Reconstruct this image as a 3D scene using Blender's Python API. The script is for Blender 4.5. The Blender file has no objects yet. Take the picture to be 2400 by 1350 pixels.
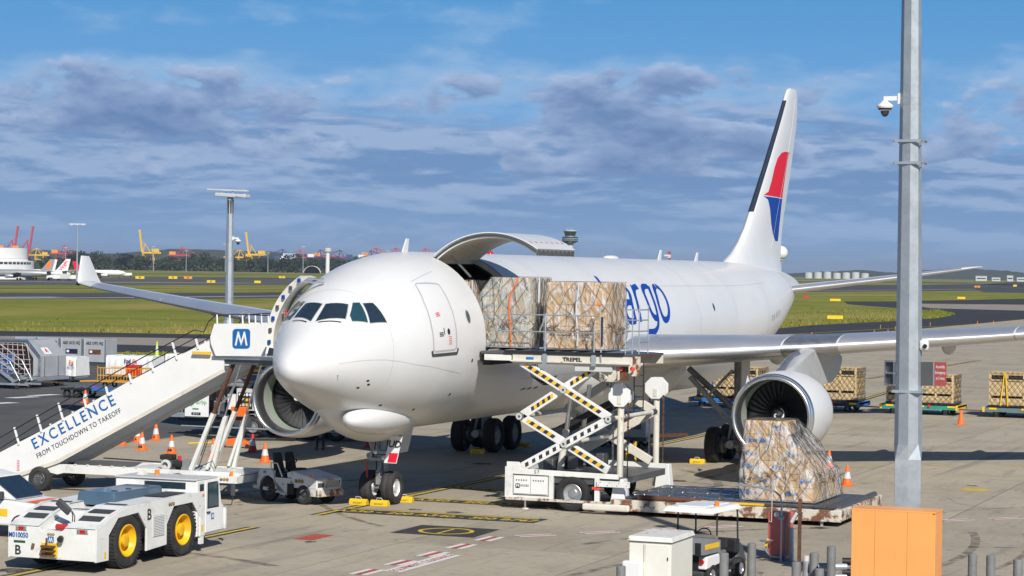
import bpy, math, random
import numpy as np
from mathutils import Vector, Matrix, Euler
random.seed(7)
sc = bpy.context.scene
R_ = math.radians
# ------------------------------------------------------------------ camera
CAM = Vector((30.43, -60.6, 7.37))
yaw, pit, rol = R_(21.226), R_(.42), R_(.857)
fw = Vector((-math.sin(yaw)*math.cos(pit), math.cos(yaw)*math.cos(pit), -math.sin(pit)))
r0 = fw.cross(Vector((0, 0, 1))).normalized(); u0 = r0.cross(fw)
cr_ = r0*math.cos(rol) + u0*math.sin(rol); cu_ = u0*math.cos(rol) - r0*math.sin(rol)
cd = bpy.data.cameras.new('camera'); cam = bpy.data.objects.new('camera', cd)
sc.collection.objects.link(cam)
cd.sensor_width = 36; cd.lens = 82.65; cd.clip_start = .5; cd.clip_end = 60000
cam.matrix_world = Matrix(((cr_.x, cu_.x, -fw.x, CAM.x), (cr_.y, cu_.y, -fw.y, CAM.y), (cr_.z, cu_.z, -fw.z, CAM.z), (0, 0, 0, 1)))
sc.camera = cam
# ------------------------------------------------------------------ sun, sky, exposure
SUN_EL, SUN_AZ = R_(36.5), math.atan2(.596, -.803)      # azimuth from +Y towards +X
sdir = Vector((math.sin(SUN_AZ)*math.cos(SUN_EL), math.cos(SUN_AZ)*math.cos(SUN_EL), math.sin(SUN_EL)))
sl = bpy.data.lights.new('sun', 'SUN'); sl.energy = 5.0; sl.angle = R_(.53); sl.color = (1, .955, .88)
so = bpy.data.objects.new('sun', sl); sc.collection.objects.link(so)
so.rotation_euler = sdir.to_track_quat('Z', 'Y').to_euler(); so.location = (0, 0, 60)
w = bpy.data.worlds.new('World'); sc.world = w; w.use_nodes = True
nt = w.node_tree; nt.nodes.clear()
def N(nt, t, **k):
    n = nt.nodes.new(t)
    for a, b in k.items():
        if a.startswith('i_'):
            n.inputs[int(a[2:])].default_value = b
        else: setattr(n, a, b)
    return n
def LK(nt, a, b): nt.links.new(a, b)
def MATH(nt, op, a, b=None, c=None, clamp=False):
    n = N(nt, 'ShaderNodeMath', operation=op, use_clamp=clamp)
    for i, v in enumerate((a, b, c)):
        if v is None: continue
        if hasattr(v, 'links'): nt.links.new(v, n.inputs[i])
        else: n.inputs[i].default_value = v
    return n.outputs[0]
def MIXC(nt, f, a, b, mode='MIX'):
    n = N(nt, 'ShaderNodeMix', data_type='RGBA', blend_type=mode)
    for i, v in ((0, f), (6, a), (7, b)):
        if hasattr(v, 'links'): nt.links.new(v, n.inputs[i])
        elif i == 0: n.inputs[0].default_value = v
        else: n.inputs[i].default_value = (*v[:3], 1)
    return n.outputs[2]
def RANGE(nt, v, a, b, c=0., d=1., smooth=False):
    n = N(nt, 'ShaderNodeMapRange', clamp=True, interpolation_type='SMOOTHSTEP' if smooth else 'LINEAR')
    nt.links.new(v, n.inputs[0])
    for i, x in enumerate((a, b, c, d)): n.inputs[i+1].default_value = x
    return n.outputs[0]
def NOISE(nt, vec, scale, detail=4, rough=.55, dist=0., dim='3D'):
    n = N(nt, 'ShaderNodeTexNoise', noise_dimensions=dim)
    n.inputs['Scale'].default_value = scale; n.inputs['Detail'].default_value = detail
    n.inputs['Roughness'].default_value = rough; n.inputs['Distortion'].default_value = dist
    if vec is not None: nt.links.new(vec, n.inputs['Vector'])
    return n.outputs[0]
SKY = .05
w.cycles.sampling_method = 'MANUAL'; w.cycles.sample_map_resolution = 512
sky = N(nt, 'ShaderNodeTexSky', sky_type='NISHITA', sun_disc=False, sun_elevation=SUN_EL, sun_rotation=SUN_AZ, altitude=10, air_density=1.0, dust_density=.25, ozone_density=3.0)
tc = N(nt, 'ShaderNodeTexCoord'); sep = N(nt, 'ShaderNodeSeparateXYZ'); LK(nt, tc.outputs['Generated'], sep.inputs[0])
az = MATH(nt, 'ARCTAN2', sep.outputs[0], sep.outputs[1]); el = MATH(nt, 'ARCSINE', sep.outputs[2])
def cloud_noise(dy, su, sv, detail=7, dist=.25, z=3.7):
    c = N(nt, 'ShaderNodeCombineXYZ')
    LK(nt, MATH(nt, 'MULTIPLY', az, su), c.inputs[0])
    LK(nt, MATH(nt, 'MULTIPLY', MATH(nt, 'ADD', el, dy), sv), c.inputs[1]); c.inputs[2].default_value = z
    return NOISE(nt, c.outputs[0], 1., detail, .55, dist)
K = 1/SKY
def kc(*c): return tuple(x*K for x in c)
def elramp(stops):      # piecewise value over elevation (0 .. .25 rad)
    r = N(nt, 'ShaderNodeValToRGB'); LK(nt, MATH(nt, 'MULTIPLY', el, 4.0), r.inputs[0]); e0 = r.color_ramp
    e0.elements[0].position = 0; e0.elements[0].color = (stops[0][1]+.5,)*3+(1,); e0.elements[-1].position = 1; e0.elements[-1].color = (stops[-1][1]+.5,)*3+(1,)
    for p, v in stops[1:-1]: e0.elements.new(p*4).color = (v+.5, v+.5, v+.5, 1)
    return MATH(nt, 'SUBTRACT', r.outputs[0], .5)
# low layered deck
nb1 = cloud_noise(0, 12, 62, 9, .15, 1.3); nb2 = cloud_noise(.003, 12, 62, 9, .15, 1.3)
deck = RANGE(nt, MATH(nt, 'ADD', nb1, elramp(((0, .16), (.02, .22), (.05, .18), (.064, .02), (.08, -.22), (1, -.35)))), .42, .58, 0, .92, True)
dsh = RANGE(nt, MATH(nt, 'ADD', MATH(nt, 'MULTIPLY', MATH(nt, 'SUBTRACT', nb1, nb2), 2.2), nb1), .36, .72, 0, 1, True)
deckc = MIXC(nt, dsh, kc(.155, .285, .53), kc(.33, .455, .68))
# cumulus heads above it
na1 = cloud_noise(0, 17, 40, 11, .1, 6.4); na2 = cloud_noise(.0045, 17, 40, 11, .1, 6.4)
da = MATH(nt, 'ADD', na1, elramp(((0, -.14), (.028, -.10), (.045, .0), (.06, .05), (.072, .03), (.083, -.02), (.094, -.15), (.14, -.22), (1, -.20))))
cum = RANGE(nt, da, .50, .56, 0, .97, True); cth = RANGE(nt, da, .52, .68, 0, 1, True)
csh = RANGE(nt, MATH(nt, 'SUBTRACT', na1, na2), -.07, .10, 0, 1, True)
cumc = MIXC(nt, csh, MIXC(nt, cth, kc(.19, .30, .54), kc(.105, .21, .43)), MIXC(nt, cth, kc(.42, .54, .76), kc(.225, .335, .575)))
veil = RANGE(nt, MATH(nt, 'ADD', da, MATH(nt, 'MULTIPLY', nb1, .5)), .58, .85, 0, .7, True)
skyb = MIXC(nt, 1., sky.outputs[0], (.42, .78, 1.16), 'MULTIPLY')
skyb = MIXC(nt, RANGE(nt, el, .06, .30, 1, 0., True), skyb, MIXC(nt, RANGE(nt, el, .02, .13, 0, 1), kc(.24, .44, .74), kc(.075, .32, .68)))
skyb = MIXC(nt, veil, skyb, kc(.37, .54, .77))
skyc = MIXC(nt, deck, skyb, deckc)
skyc = MIXC(nt, cum, skyc, cumc)
skyc = MIXC(nt, RANGE(nt, el, .0, .045, .75, 0., True), skyc, kc(.27, .45, .74))
bg = N(nt, 'ShaderNodeBackground'); bg.inputs[1].default_value = SKY; LK(nt, skyc, bg.inputs[0])
wo = N(nt, 'ShaderNodeOutputWorld'); LK(nt, bg.outputs[0], wo.inputs[0])
vs = sc.view_settings; vs.view_transform = 'Standard'; vs.look = 'None'; vs.gamma = 1; vs.exposure = .02; vs.use_curve_mapping = False
sc.cycles.max_bounces = 5; sc.cycles.diffuse_bounces = 2; sc.cycles.glossy_bounces = 3; sc.cycles.transparent_max_bounces = 6
# ------------------------------------------------------------------ helpers
COL = sc.collection
def thing(name, label, cat, loc=(0, 0, 0), rz=0., group=None):
    o = bpy.data.objects.new(name, None); COL.objects.link(o); o.empty_display_size = .3
    o.location = loc; o.rotation_euler = (0, 0, rz); o['label'] = label; o['category'] = cat
    if group: o['group'] = group
    return o
def tag(o, label, cat, group=None):
    o['label'] = label; o['category'] = cat
    if group: o['group'] = group
    return o
def dup(root, loc, rz=0., label=None, group=None, parent=None):
    r = root.copy(); COL.objects.link(r); r.location = loc; r.rotation_euler = (0, 0, rz)
    if label: r['label'] = label
    if group: r['group'] = group
    for ch in list(root.children):
        c = ch.copy(); COL.objects.link(c); c.parent = r
        for g in list(ch.children):
            d = g.copy(); COL.objects.link(d); d.parent = c
    return r
V = Vector
class MB:
    def __init__(s): s.v = []; s.f = []
    def add(s, vs, fs):
        n = len(s.v); s.v += [tuple(p) for p in vs]; s.f += [tuple(i+n for i in f) for f in fs]; return s
    def box(s, c, d, rx=0, ry=0, rz=0, top=None):
        """box of centre c, size d; top=(sx,sy) scales the upper face"""
        a, b, h = d[0]/2, d[1]/2, d[2]/2; tx, ty = top or (1, 1)
        P = [V((x*a, y*b, -h)) for x, y in ((-1, -1), (1, -1), (1, 1), (-1, 1))] + [V((x*a*tx, y*b*ty, h)) for x, y in ((-1, -1), (1, -1), (1, 1), (-1, 1))]
        if rx or ry or rz:
            m = Euler((rx, ry, rz)).to_matrix(); P = [m @ p for p in P]
        c = V(c)
        return s.add([p+c for p in P], [(3, 2, 1, 0), (4, 5, 6, 7), (0, 1, 5, 4), (1, 2, 6, 5), (2, 3, 7, 6), (3, 0, 4, 7)])
    def b2(s, x0, x1, y0, y1, z0, z1): return s.box(((x0+x1)/2, (y0+y1)/2, (z0+z1)/2), (abs(x1-x0), abs(y1-y0), abs(z1-z0)))
    def cyl(s, p0, p1, r0, r1=None, n=12, cap=True):
        p0, p1 = V(p0), V(p1); r1 = r0 if r1 is None else r1
        d = (p1-p0).normalized(); a = d.orthogonal().normalized(); b = d.cross(a)
        vs = []
        for k in range(n):
            t = 2*math.pi*k/n; e = a*math.cos(t)+b*math.sin(t); vs += [p0+e*r0, p1+e*r1]
        fs = [(2*k, (2*k+2) % (2*n), (2*k+3) % (2*n), 2*k+1) for k in range(n)]
        if cap: fs += [tuple(2*k for k in range(n))[::-1], tuple(2*k+1 for k in range(n))]
        return s.add(vs, fs)
    def beam(s, p0, p1, w, h, up=(0, 0, 1)):
        p0, p1 = V(p0), V(p1); d = (p1-p0).normalized(); u = V(up)
        sd = d.cross(u)
        if sd.length < 1e-4: sd = d.orthogonal()
        sd.normalize(); u = sd.cross(d)
        vs = [p+sd*x*w/2+u*y*h/2 for p in (p0, p1) for x, y in ((-1, -1), (1, -1), (1, 1), (-1, 1))]
        return s.add(vs, [(0, 1, 2, 3), (7, 6, 5, 4), (0, 4, 5, 1), (1, 5, 6, 2), (2, 6, 7, 3), (3, 7, 4, 0)])
    def lathe(s, prof, o=(0, 0, 0), ax=(0, 1, 0), n=24, closed=False):
        """prof: [(radius, height along ax)]"""
        o, d = V(o), V(ax).normalized(); a = d.orthogonal().normalized()
        if abs(d.z) < .9: a = d.cross(V((0, 0, 1))).normalized()
        b = d.cross(a); m = len(prof); vs = []
        for k in range(n):
            t = 2*math.pi*k/n; e = a*math.cos(t)+b*math.sin(t)
            vs += [o+d*h+e*r for r, h in prof]
        fs = []
        for k in range(n):
            k2 = (k+1) % n
            for j in range(m-1 if not closed else m): 
                j2 = (j+1) % m; fs.append((k*m+j, k2*m+j, k2*m+j2, k*m+j2))
        return s.add(vs, fs)
    def prism(s, poly, o, U, W, T):
        """polygon [(u,w)] in plane o + u*U + w*W, extruded by T"""
        o, U, W, T = V(o), V(U), V(W), V(T); n = len(poly)
        lo = [o+U*a+W*b for a, b in poly]
        fs = [tuple(range(n))[::-1], tuple(range(n, 2*n))]+[(k, (k+1) % n, n+(k+1) % n, n+k) for k in range(n)]
        if U.cross(W).dot(T) < 0: fs = [f[::-1] for f in fs]
        return s.add(lo+[p+T for p in lo], fs)
    def tube(s, pts, r, n=6, closed=False):
        pts = [V(p) for p in pts]; m = len(pts); vs = []; pa = None
        for i, p in enumerate(pts):
            q0 = pts[i-1] if i or closed else p; q1 = pts[(i+1) % m] if i < m-1 or closed else p
            d = (q1-q0).normalized()
            if pa is None: a = d.orthogonal().normalized()
            else:
                a = pa-d*pa.dot(d); a = a.normalized() if a.length > 1e-6 else d.orthogonal().normalized()
            pa = a; b = d.cross(a); rr = r[i] if isinstance(r, (list, tuple)) else r
            vs += [p+(a*math.cos(2*math.pi*k/n)+b*math.sin(2*math.pi*k/n))*rr for k in range(n)]
        fs = []
        for i in range(m if closed else m-1):
            i2 = (i+1) % m
            fs += [(i*n+k, i*n+(k+1) % n, i2*n+(k+1) % n, i2*n+k) for k in range(n)]
        if not closed: fs += [tuple(range(n))[::-1], tuple((m-1)*n+k for k in range(n))]
        return s.add(vs, fs)
    def grid(s, P, flip=False, cu=False, cv=False):
        """P[i][j] points"""
        m, n = len(P), len(P[0]); fs = []
        for i in range(m if cu else m-1):
            for j in range(n if cv else n-1):
                f = (i*n+j, ((i+1) % m)*n+j, ((i+1) % m)*n+(j+1) % n, i*n+(j+1) % n); fs.append(f[::-1] if flip else f)
        return s.add([p for r in P for p in r], fs)
    def poly(s, pts): return s.add(pts, [tuple(range(len(pts)))])
    def ball(s, c, r, n=10, sq=(1, 1, 1)):
        c = V(c); m = n//2+1
        return s.grid([[c+V((r*sq[0]*math.sin(math.pi*i/(m-1) if 0 < i < m-1 else (.001 if i == 0 else math.pi-.001))*math.cos(2*math.pi*j/n), r*sq[1]*math.sin(math.pi*i/(m-1) if 0 < i < m-1 else (.001 if i == 0 else math.pi-.001))*math.sin(2*math.pi*j/n), r*sq[2]*math.cos(math.pi*i/(m-1)))) for j in range(n)] for i in range(m)], cv=True)
    def mesh(s, name):
        m = bpy.data.meshes.new(name); m.from_pydata(s.v, [], s.f); m.update(); return m
    def build(s, name, mat, parent=None, smooth=None, bev=0., loc=None, rot=None, solid=0.):
        m = s.mesh(name); return mobj(name, m, mat, parent, smooth, bev, loc, rot, solid)
def mobj(name, m, mat, parent=None, smooth=None, bev=0., loc=None, rot=None, solid=0.):
    if mat is not None and not m.materials: m.materials.append(mat)
    if smooth is not None:
        m.shade_smooth()
        if smooth < 180: m.set_sharp_from_angle(angle=R_(smooth))
    o = bpy.data.objects.new(name, m); COL.objects.link(o)
    if parent is not None: o.parent = parent
    if loc is not None: o.location = loc
    if rot is not None: o.rotation_euler = rot
    if solid:
        k = o.modifiers.new('thick', 'SOLIDIFY'); k.thickness = solid; k.offset = -1
    if bev:
        k = o.modifiers.new('bevel', 'BEVEL'); k.width = bev; k.segments = 2; k.limit_method = 'ANGLE'; k.angle_limit = R_(40); k.harden_normals = False
    return o
def one(name, mat, parent, fn, *a, smooth=None, bev=0., **k):
    b = MB(); getattr(b, fn)(*a, **k); return b.build(name, mat, parent, smooth, bev)
_txt = {}
def text_mesh(s, size, extrude=.004, offset=0., space=1., align='CENTER', shear=0.):
    c = bpy.data.curves.new('lettering', 'FONT'); c.body = s; c.size = size; c.extrude = extrude; c.offset = offset
    c.align_x = align; c.align_y = 'CENTER'; c.space_character = space; c.shear = shear; c.resolution_u = 3
    o = bpy.data.objects.new('lettering', c); COL.objects.link(o)
    m = bpy.data.meshes.new_from_object(o.evaluated_get(bpy.context.evaluated_depsgraph_get()))
    bpy.data.objects.remove(o); bpy.data.curves.remove(c); m.materials.clear(); return m
def text(name, s, size, mat, parent, loc, U, W, sx=1., sy=1., **k):
    """lettering with reading direction U and up direction W at loc"""
    m = text_mesh(s, size, **k)
    U, W = V(U).normalized(), V(W).normalized(); Nn = U.cross(W)
    m.transform(Matrix(((U.x*sx, W.x*sy, Nn.x, 0), (U.y*sx, W.y*sy, Nn.y, 0), (U.z*sx, W.z*sy, Nn.z, 0), (0, 0, 0, 1))))
    return mobj(name, m, mat, parent, loc=loc)
# ------------------------------------------------------------------ materials
MATS = {}
def mat(name, c, r=.5, m=0., var=.12, vs=2.5, dirt=None, bump=0., bs=40., coat=0., sc3=(1, 1, 1), spec=.5, emit=0., alpha=1., trans=0., coord='pos', rnd=0., ior=1.45, dirt2=None):
    if name in MATS: return MATS[name]
    M = bpy.data.materials.new(name); M.use_nodes = True; t = M.node_tree; b = t.nodes['Principled BSDF']
    if coord == 'pos': vec = N(t, 'ShaderNodeNewGeometry').outputs['Position']
    else: vec = N(t, 'ShaderNodeTexCoord').outputs['Object']
    if sc3 != (1, 1, 1):
        mp = N(t, 'ShaderNodeMapping'); mp.inputs['Scale'].default_value = sc3; LK(t, vec, mp.inputs[0]); vec = mp.outputs[0]
    col = None
    nz = NOISE(t, vec, vs, 5, .6)
    f = RANGE(t, nz, .25, .75, 1-var, 1+var)
    cc = N(t, 'ShaderNodeCombineColor')
    for i in range(3): LK(t, MATH(t, 'MULTIPLY', f, c[i]), cc.inputs[i])
    col = cc.outputs[0]
    for dd in (dirt, dirt2):
        if dd:
            dc, lo, hi, ds, amt = dd
            dm = RANGE(t, NOISE(t, vec, ds, 7, .68, .2), lo, hi, 0, amt)
            col = MIXC(t, dm, col, dc)
    if rnd:
        oi = N(t, 'ShaderNodeObjectInfo'); col = MIXC(t, 1., col, (1, 1, 1), 'MULTIPLY') 
        g = RANGE(t, oi.outputs['Random'], 0, 1, 1-rnd, 1+rnd); vm = N(t, 'ShaderNodeVectorMath', operation='SCALE'); LK(t, col, vm.inputs[0]); LK(t, g, vm.inputs[3]); col = vm.outputs[0]
    LK(t, col, b.inputs['Base Color'])
    LK(t, RANGE(t, nz, .2, .8, max(.02, r-.06), min(1, r+.08)), b.inputs['Roughness'])
    b.inputs['Metallic'].default_value = m; b.inputs['Specular IOR Level'].default_value = spec
    b.inputs['Coat Weight'].default_value = coat; b.inputs['Coat Roughness'].default_value = .05; b.inputs['IOR'].default_value = ior
    if trans: b.inputs['Transmission Weight'].default_value = trans
    if alpha < 1: b.inputs['Alpha'].default_value = alpha
    if emit:
        LK(t, col, b.inputs['Emission Color']); b.inputs['Emission Strength'].default_value = emit
    if bump:
        bn = N(t, 'ShaderNodeBump'); bn.inputs['Strength'].default_value = bump; bn.inputs['Distance'].default_value = .02
        LK(t, NOISE(t, vec, bs, 4, .6), bn.inputs['Height']); LK(t, bn.outputs[0], b.inputs['Normal'])
    MATS[name] = M; return M
RUST = (.16, .055, .02); GRIME = (.06, .05, .04)
m_white = mat('white gloss aircraft paint', (.70, .70, .69), .36, var=.03, vs=.6, coat=.18, bump=.05, bs=.9, dirt=((.55, .54, .50), .62, .9, .5, .25))
m_wgse = mat('weathered white paint', (.74, .74, .70), .42, var=.09, vs=1.5, dirt=(GRIME, .56, .82, 1.6, .55), dirt2=(RUST, .65, .72, 4., .85))
m_wclean = mat('clean white panel paint', (.78, .78, .76), .35, var=.05, vs=1.2, dirt=(GRIME, .66, .85, 1.1, .25))
m_cream = mat('rusted cream paint', (.62, .57, .47), .55, var=.12, vs=2, dirt=(RUST, .48, .56, 2.6, .95), dirt2=(GRIME, .56, .75, 1.2, .7))
m_creamc = mat('worn cream paint', (.66, .62, .53), .5, var=.1, vs=2, dirt=(RUST, .62, .7, 3.2, .9), dirt2=(GRIME, .6, .8, 1.6, .6))
m_gwht = mat('grey white paint', (.56, .56, .54), .4, var=.08)
m_alu = mat('bare polished aluminium', (.78, .79, .80), .24, 1., var=.06, vs=1.1)
m_alud = mat('dull aluminium', (.56, .57, .58), .42, .9, var=.12, vs=3, dirt=(GRIME, .6, .8, 3, .4))
m_galv = mat('galvanised steel', (.42, .46, .49), .48, .55, var=.12, vs=2.2, dirt=((.30, .33, .35), .5, .7, 9, .5))
m_steel = mat('dark steel', (.16, .165, .17), .45, .7, var=.2, vs=5)
m_rust = mat('rusty steel', (.13, .06, .035), .75, .2, var=.4, vs=6, dirt=((.22, .09, .03), .5, .7, 4, .8))
m_black = mat('black rubber', (.022, .022, .023), .75, var=.25, vs=4, dirt=((.09, .085, .08), .55, .8, 2.5, .5), bump=.15, bs=60)
m_tyre = mat('worn tyre rubber', (.03, .03, .031), .8, var=.3, vs=5, dirt=((.11, .10, .09), .5, .8, 2, .55), bump=.2, bs=50)
m_blk = mat('black painted metal', (.02, .02, .022), .5, var=.2, vs=3, dirt=((.07, .065, .06), .55, .8, 3, .5))
m_dgrey = mat('dark grey plastic', (.06, .063, .068), .55, var=.15)
m_mgrey = mat('mid grey paint', (.22, .23, .24), .5, var=.12)
m_yel = mat('yellow paint', (.80, .50, .02), .45, var=.1, dirt=(GRIME, .6, .8, 3, .5))
m_yelm = mat('worn yellow line paint', (.60, .43, .04), .7, var=.2, vs=3, dirt=((.2, .17, .1), .52, .7, 2.5, .7))
m_blkm = mat('worn black line paint', (.035, .035, .036), .8, var=.25, vs=2, dirt=((.2, .19, .17), .58, .72, 3., .75))
m_whtm = mat('worn white line paint', (.72, .71, .68), .7, var=.1, vs=3, dirt=((.33, .31, .28), .55, .75, 3, .7))
m_redm = mat('worn red line paint', (.42, .08, .05), .7, var=.15, vs=3, dirt=((.33, .3, .27), .6, .78, 3, .6))
m_org = mat('fluorescent orange', (.90, .16, .02), .45, var=.08)
m_red = mat('red paint', (.55, .03, .03), .45, var=.15)
m_refl = mat('silver reflective sleeve', (.62, .65, .68), .4, .1, var=.12, vs=12)
m_blue = mat('blue livery paint', (.006, .06, .34), .6, var=.04, spec=.15)
m_navy = mat('dark navy paint', (.012, .02, .06), .3, var=.1)
m_lblue = mat('bright blue paint', (.02, .17, .52), .45, var=.1)
m_lred = mat('red livery paint', (.72, .018, .045), .6, var=.04, spec=.15)
m_glass = mat('dark cockpit glass', (.02, .035, .05), .06, 0, var=.1, spec=.9, coat=.6)
m_teal = mat('teal tinted glass', (.02, .065, .085), .07, 0, var=.1, spec=.9, coat=.6)
m_lens = mat('red lamp lens', (.45, .01, .01), .2, var=.1, coat=.5)
m_amber = mat('amber lamp lens', (.85, .22, .01), .2, var=.1, coat=.5)
m_text = mat('dark lettering', (.03, .032, .036), .6, var=.1)
m_textb = mat('blue lettering', (.010, .12, .38), .5, var=.06)
m_wtext = mat('white lettering', (.78, .78, .78), .5, var=.05)
def tyre(name, parent, c, r, wd, ax=(1, 0, 0), mt=None, n=28, lug=False):
    h = wd/2; ri = r*.56
    pr = [(ri, -h*.72), (ri*1.12, -h*.92), (r*.80, -h), (r*.93, -h*.88), (r*.985, -h*.62), (r, -h*.3), (r, h*.3), (r*.985, h*.62), (r*.93, h*.88), (r*.80, h), (ri*1.12, h*.92), (ri, h*.72)]
    if not lug: # circumferential grooves
        pr = pr[:5]+[(r, -h*.45), (r*.985, -h*.40), (r, -h*.35), (r, -h*.06), (r*.985, 0), (r, h*.06), (r, h*.35), (r*.985, h*.40), (r, h*.45)]+pr[7:]
    o = MB().lathe(pr, c, ax, n, closed=True).build(name, mt or m_tyre, parent, smooth=35)
    return o
def rim(name, parent, c, r, wd, ax, mt, n=20):
    h = wd/2
    pr = []
    for s_ in (1, -1):
        q = [(r, .70*h), (r*.93, .78*h), (r*.86, .55*h), (r*.5, .38*h), (r*.42, .62*h), (r*.30, .66*h), (.001, .66*h)]
        pr = ([(a, -b) for a, b in q][::-1]+pr) if s_ < 0 else pr+q
    return MB().lathe(pr, c, ax, n).build(name, mt, parent, smooth=35)
# ------------------------------------------------------------------ ground materials
def ground_mat(name, layers, r=.85, bump=.25, bs=8., rnd=0., spec=.3):
    """layers: base colour then (colour, scale, lo, hi, amount, stretch)"""
    M = bpy.data.materials.new(name); M.use_nodes = True; t = M.node_tree; b = t.nodes['Principled BSDF']
    pos = N(t, 'ShaderNodeNewGeometry').outputs['Position']; base = layers[0]
    cc = N(t, 'ShaderNodeRGB'); cc.outputs[0].default_value = (*base, 1); col = cc.outputs[0]
    for c, s, lo, hi, amt, st in layers[1:]:
        mp = N(t, 'ShaderNodeMapping'); mp.inputs['Scale'].default_value = st; LK(t, pos, mp.inputs[0])
        col = MIXC(t, RANGE(t, NOISE(t, mp.outputs[0], s, 6, .62, .3), lo, hi, 0, amt), col, c)
    if rnd:
        oi = N(t, 'ShaderNodeObjectInfo'); g = RANGE(t, oi.outputs['Random'], 0, 1, 1-rnd, 1+rnd)
        vm = N(t, 'ShaderNodeVectorMath', operation='SCALE'); LK(t, col, vm.inputs[0]); LK(t, g, vm.inputs[3]); col = vm.outputs[0]
    LK(t, col, b.inputs['Base Color']); b.inputs['Roughness'].default_value = r; b.inputs['Specular IOR Level'].default_value = spec
    bn = N(t, 'ShaderNodeBump'); bn.inputs['Strength'].default_value = bump; bn.inputs['Distance'].default_value = .02
    LK(t, NOISE(t, pos, bs, 5, .65), bn.inputs['Height']); LK(t, bn.outputs[0], b.inputs['Normal'])
    return M
g_conc = ground_mat('stained apron concrete', [(.41, .357, .268), ((.31, .268, .2), .22, .42, .68, .8, (1, 1, 1)), ((.43, .38, .315), .9, .5, .72, .6, (1, 1, 1)), ((.20, .18, .16), 1.0, .56, .70, .55, (1.6, .16, 1)), ((.22, .19, .155), 3.2, .54, .70, .6, (1, 1, 1)), ((.10, .09, .08), .6, .64, .76, .65, (1, .5, 1)), ((.17, .15, .13), .35, .60, .70, .5, (2.6, .12, 1))], rnd=.085, bump=.4, bs=5.)
g_joint = ground_mat('dark slab joint sealant', [(.06, .056, .05), ((.16, .15, .135), 1., .45, .7, .8, (1, 1, 1))])
g_asph = ground_mat('grey apron asphalt', [(.105, .103, .100), ((.075, .073, .072), .15, .42, .65, .8, (1, 1, 1)), ((.15, .145, .135), .7, .52, .75, .6, (1, .4, 1)), ((.06, .06, .06), 2.5, .6, .75, .5, (1, 1, 1))])
g_tar = ground_mat('dark taxiway asphalt', [(.045, .044, .047), ((.032, .032, .034), .1, .42, .65, .8, (1, 1, 1)), ((.07, .068, .067), .4, .55, .75, .6, (1, .3, 1))])
g_rwy = ground_mat('runway asphalt', [(.075, .074, .076), ((.05, .05, .052), .05, .42, .65, .8, (1, .25, 1)), ((.10, .098, .095), .2, .55, .75, .6, (1, .2, 1))])
g_beige = ground_mat('pale taxiway concrete', [(.31, .27, .225), ((.24, .21, .175), .12, .45, .7, .7, (1, .3, 1)), ((.38, .34, .29), .5, .55, .75, .5, (1, 1, 1))])
g_grass = ground_mat('mown airfield grass', [(.195, .215, .036), ((.13, .17, .024), .035, .38, .62, .85, (1, 1, 1)), ((.32, .27, .09), .025, .47, .62, .85, (1, .4, 1)), ((.27, .245, .06), .15, .46, .62, .7, (1, .5, 1)), ((.08, .12, .02), .5, .58, .72, .6, (1, .6, 1)), ((.22, .21, .08), 1.6, .56, .74, .5, (1, 1, 1))], bump=1., bs=2.2, spec=.03)
def sheet(name, pts, z, m, parent=None, kind='structure'):
    o = MB().poly([(x, y, z) for x, y in pts]).build(name, m, parent)
    if parent is None: o['kind'] = kind
    return o
def ring(pts):   # ensure upward facing
    a = sum(pts[i-1][0]*pts[i][1]-pts[i][0]*pts[i-1][1] for i in range(len(pts)))
    return pts if a > 0 else pts[::-1]
Gz = -.024
ground = sheet('ground', ring([(-16000, -3000), (16000, -3000), (16000, 24000), (-16000, 24000)]), Gz, g_grass)
sheet('taxiway', ring([(-400, 60), (-114.4, 158.2), (-105.7, 161.6), (-93.6, 164.4), (-78, 190), (-62, 222), (-52.5, 252.4), (-54.1, 279), (-52.9, 301.6), (-51.5, 326.8), (-51.6, 364), (-56.5, 407), (-69.4, 456), (-84.4, 484.7), (-109, 539), (-126, 607), (-116, 636.6), (-105.7, 805), (300, 1200), (300, -120), (-400, -120)]), -.020, g_tar)
sheet('taxiway_concrete', ring([(-400, 45), (-104.2, 142.8), (-93.8, 148.7), (-86.2, 151.1), (-74, 160), (-66, 168), (-62, 150), (-68, 136), (-74.5, 129.8), (-82.4, 129.6), (-400, 28)]), -.016, g_beige)
sheet('taxiway_crossing', ring([(-104, 581), (-74.6, 607.6), (150, 800), (150, 470), (-55.1, 483.6), (-79, 495.8)]), -.016, g_beige)
sheet('grass_verge', ring([(-400, 10), (-72.5, 112.8), (-68.8, 115), (-58, 122), (-50, 130), (-47, 122), (-54, 104), (-60.3, 100), (-65.4, 100.9), (-400, -4)]), -.012, g_grass)
sheet('runway', ring([(-330, -200), (-241.6, 350), (-226, 400), (-224, 942), (-213, 1092), (-206, 1426), (-190, 3000), (-480, 3400), (-399, 1806), (-330, 1100), (-283, 532), (-300, 439), (-400, -200)]), -.020, g_rwy)
def strip(name, pts, wd, z, m, parent=None):
    L, Rr = [], []
    for i, p in enumerate(pts):
        a, b = pts[max(i-1, 0)], pts[min(i+1, len(pts)-1)]; dx, dy = b[0]-a[0], b[1]-a[1]; l = math.hypot(dx, dy); nx, ny = -dy/l*wd/2, dx/l*wd/2
        L.append((p[0]+nx, p[1]+ny)); Rr.append((p[0]-nx, p[1]-ny))
    b = MB()
    for i in range(len(pts)-1): b.poly([(*q, z) for q in ring([L[i], L[i+1], Rr[i+1], Rr[i]])])
    o = b.build(name, m, parent)
    if parent is None: o['kind'] = 'structure'
    return o
strip('runway_edge_line', [(-270, 100), (-247.2, 358.7), (-244, 414), (-245, 470), (-247, 1029), (-242, 1112), (-240, 2200)], 2.4, -.016, m_whtm)
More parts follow.
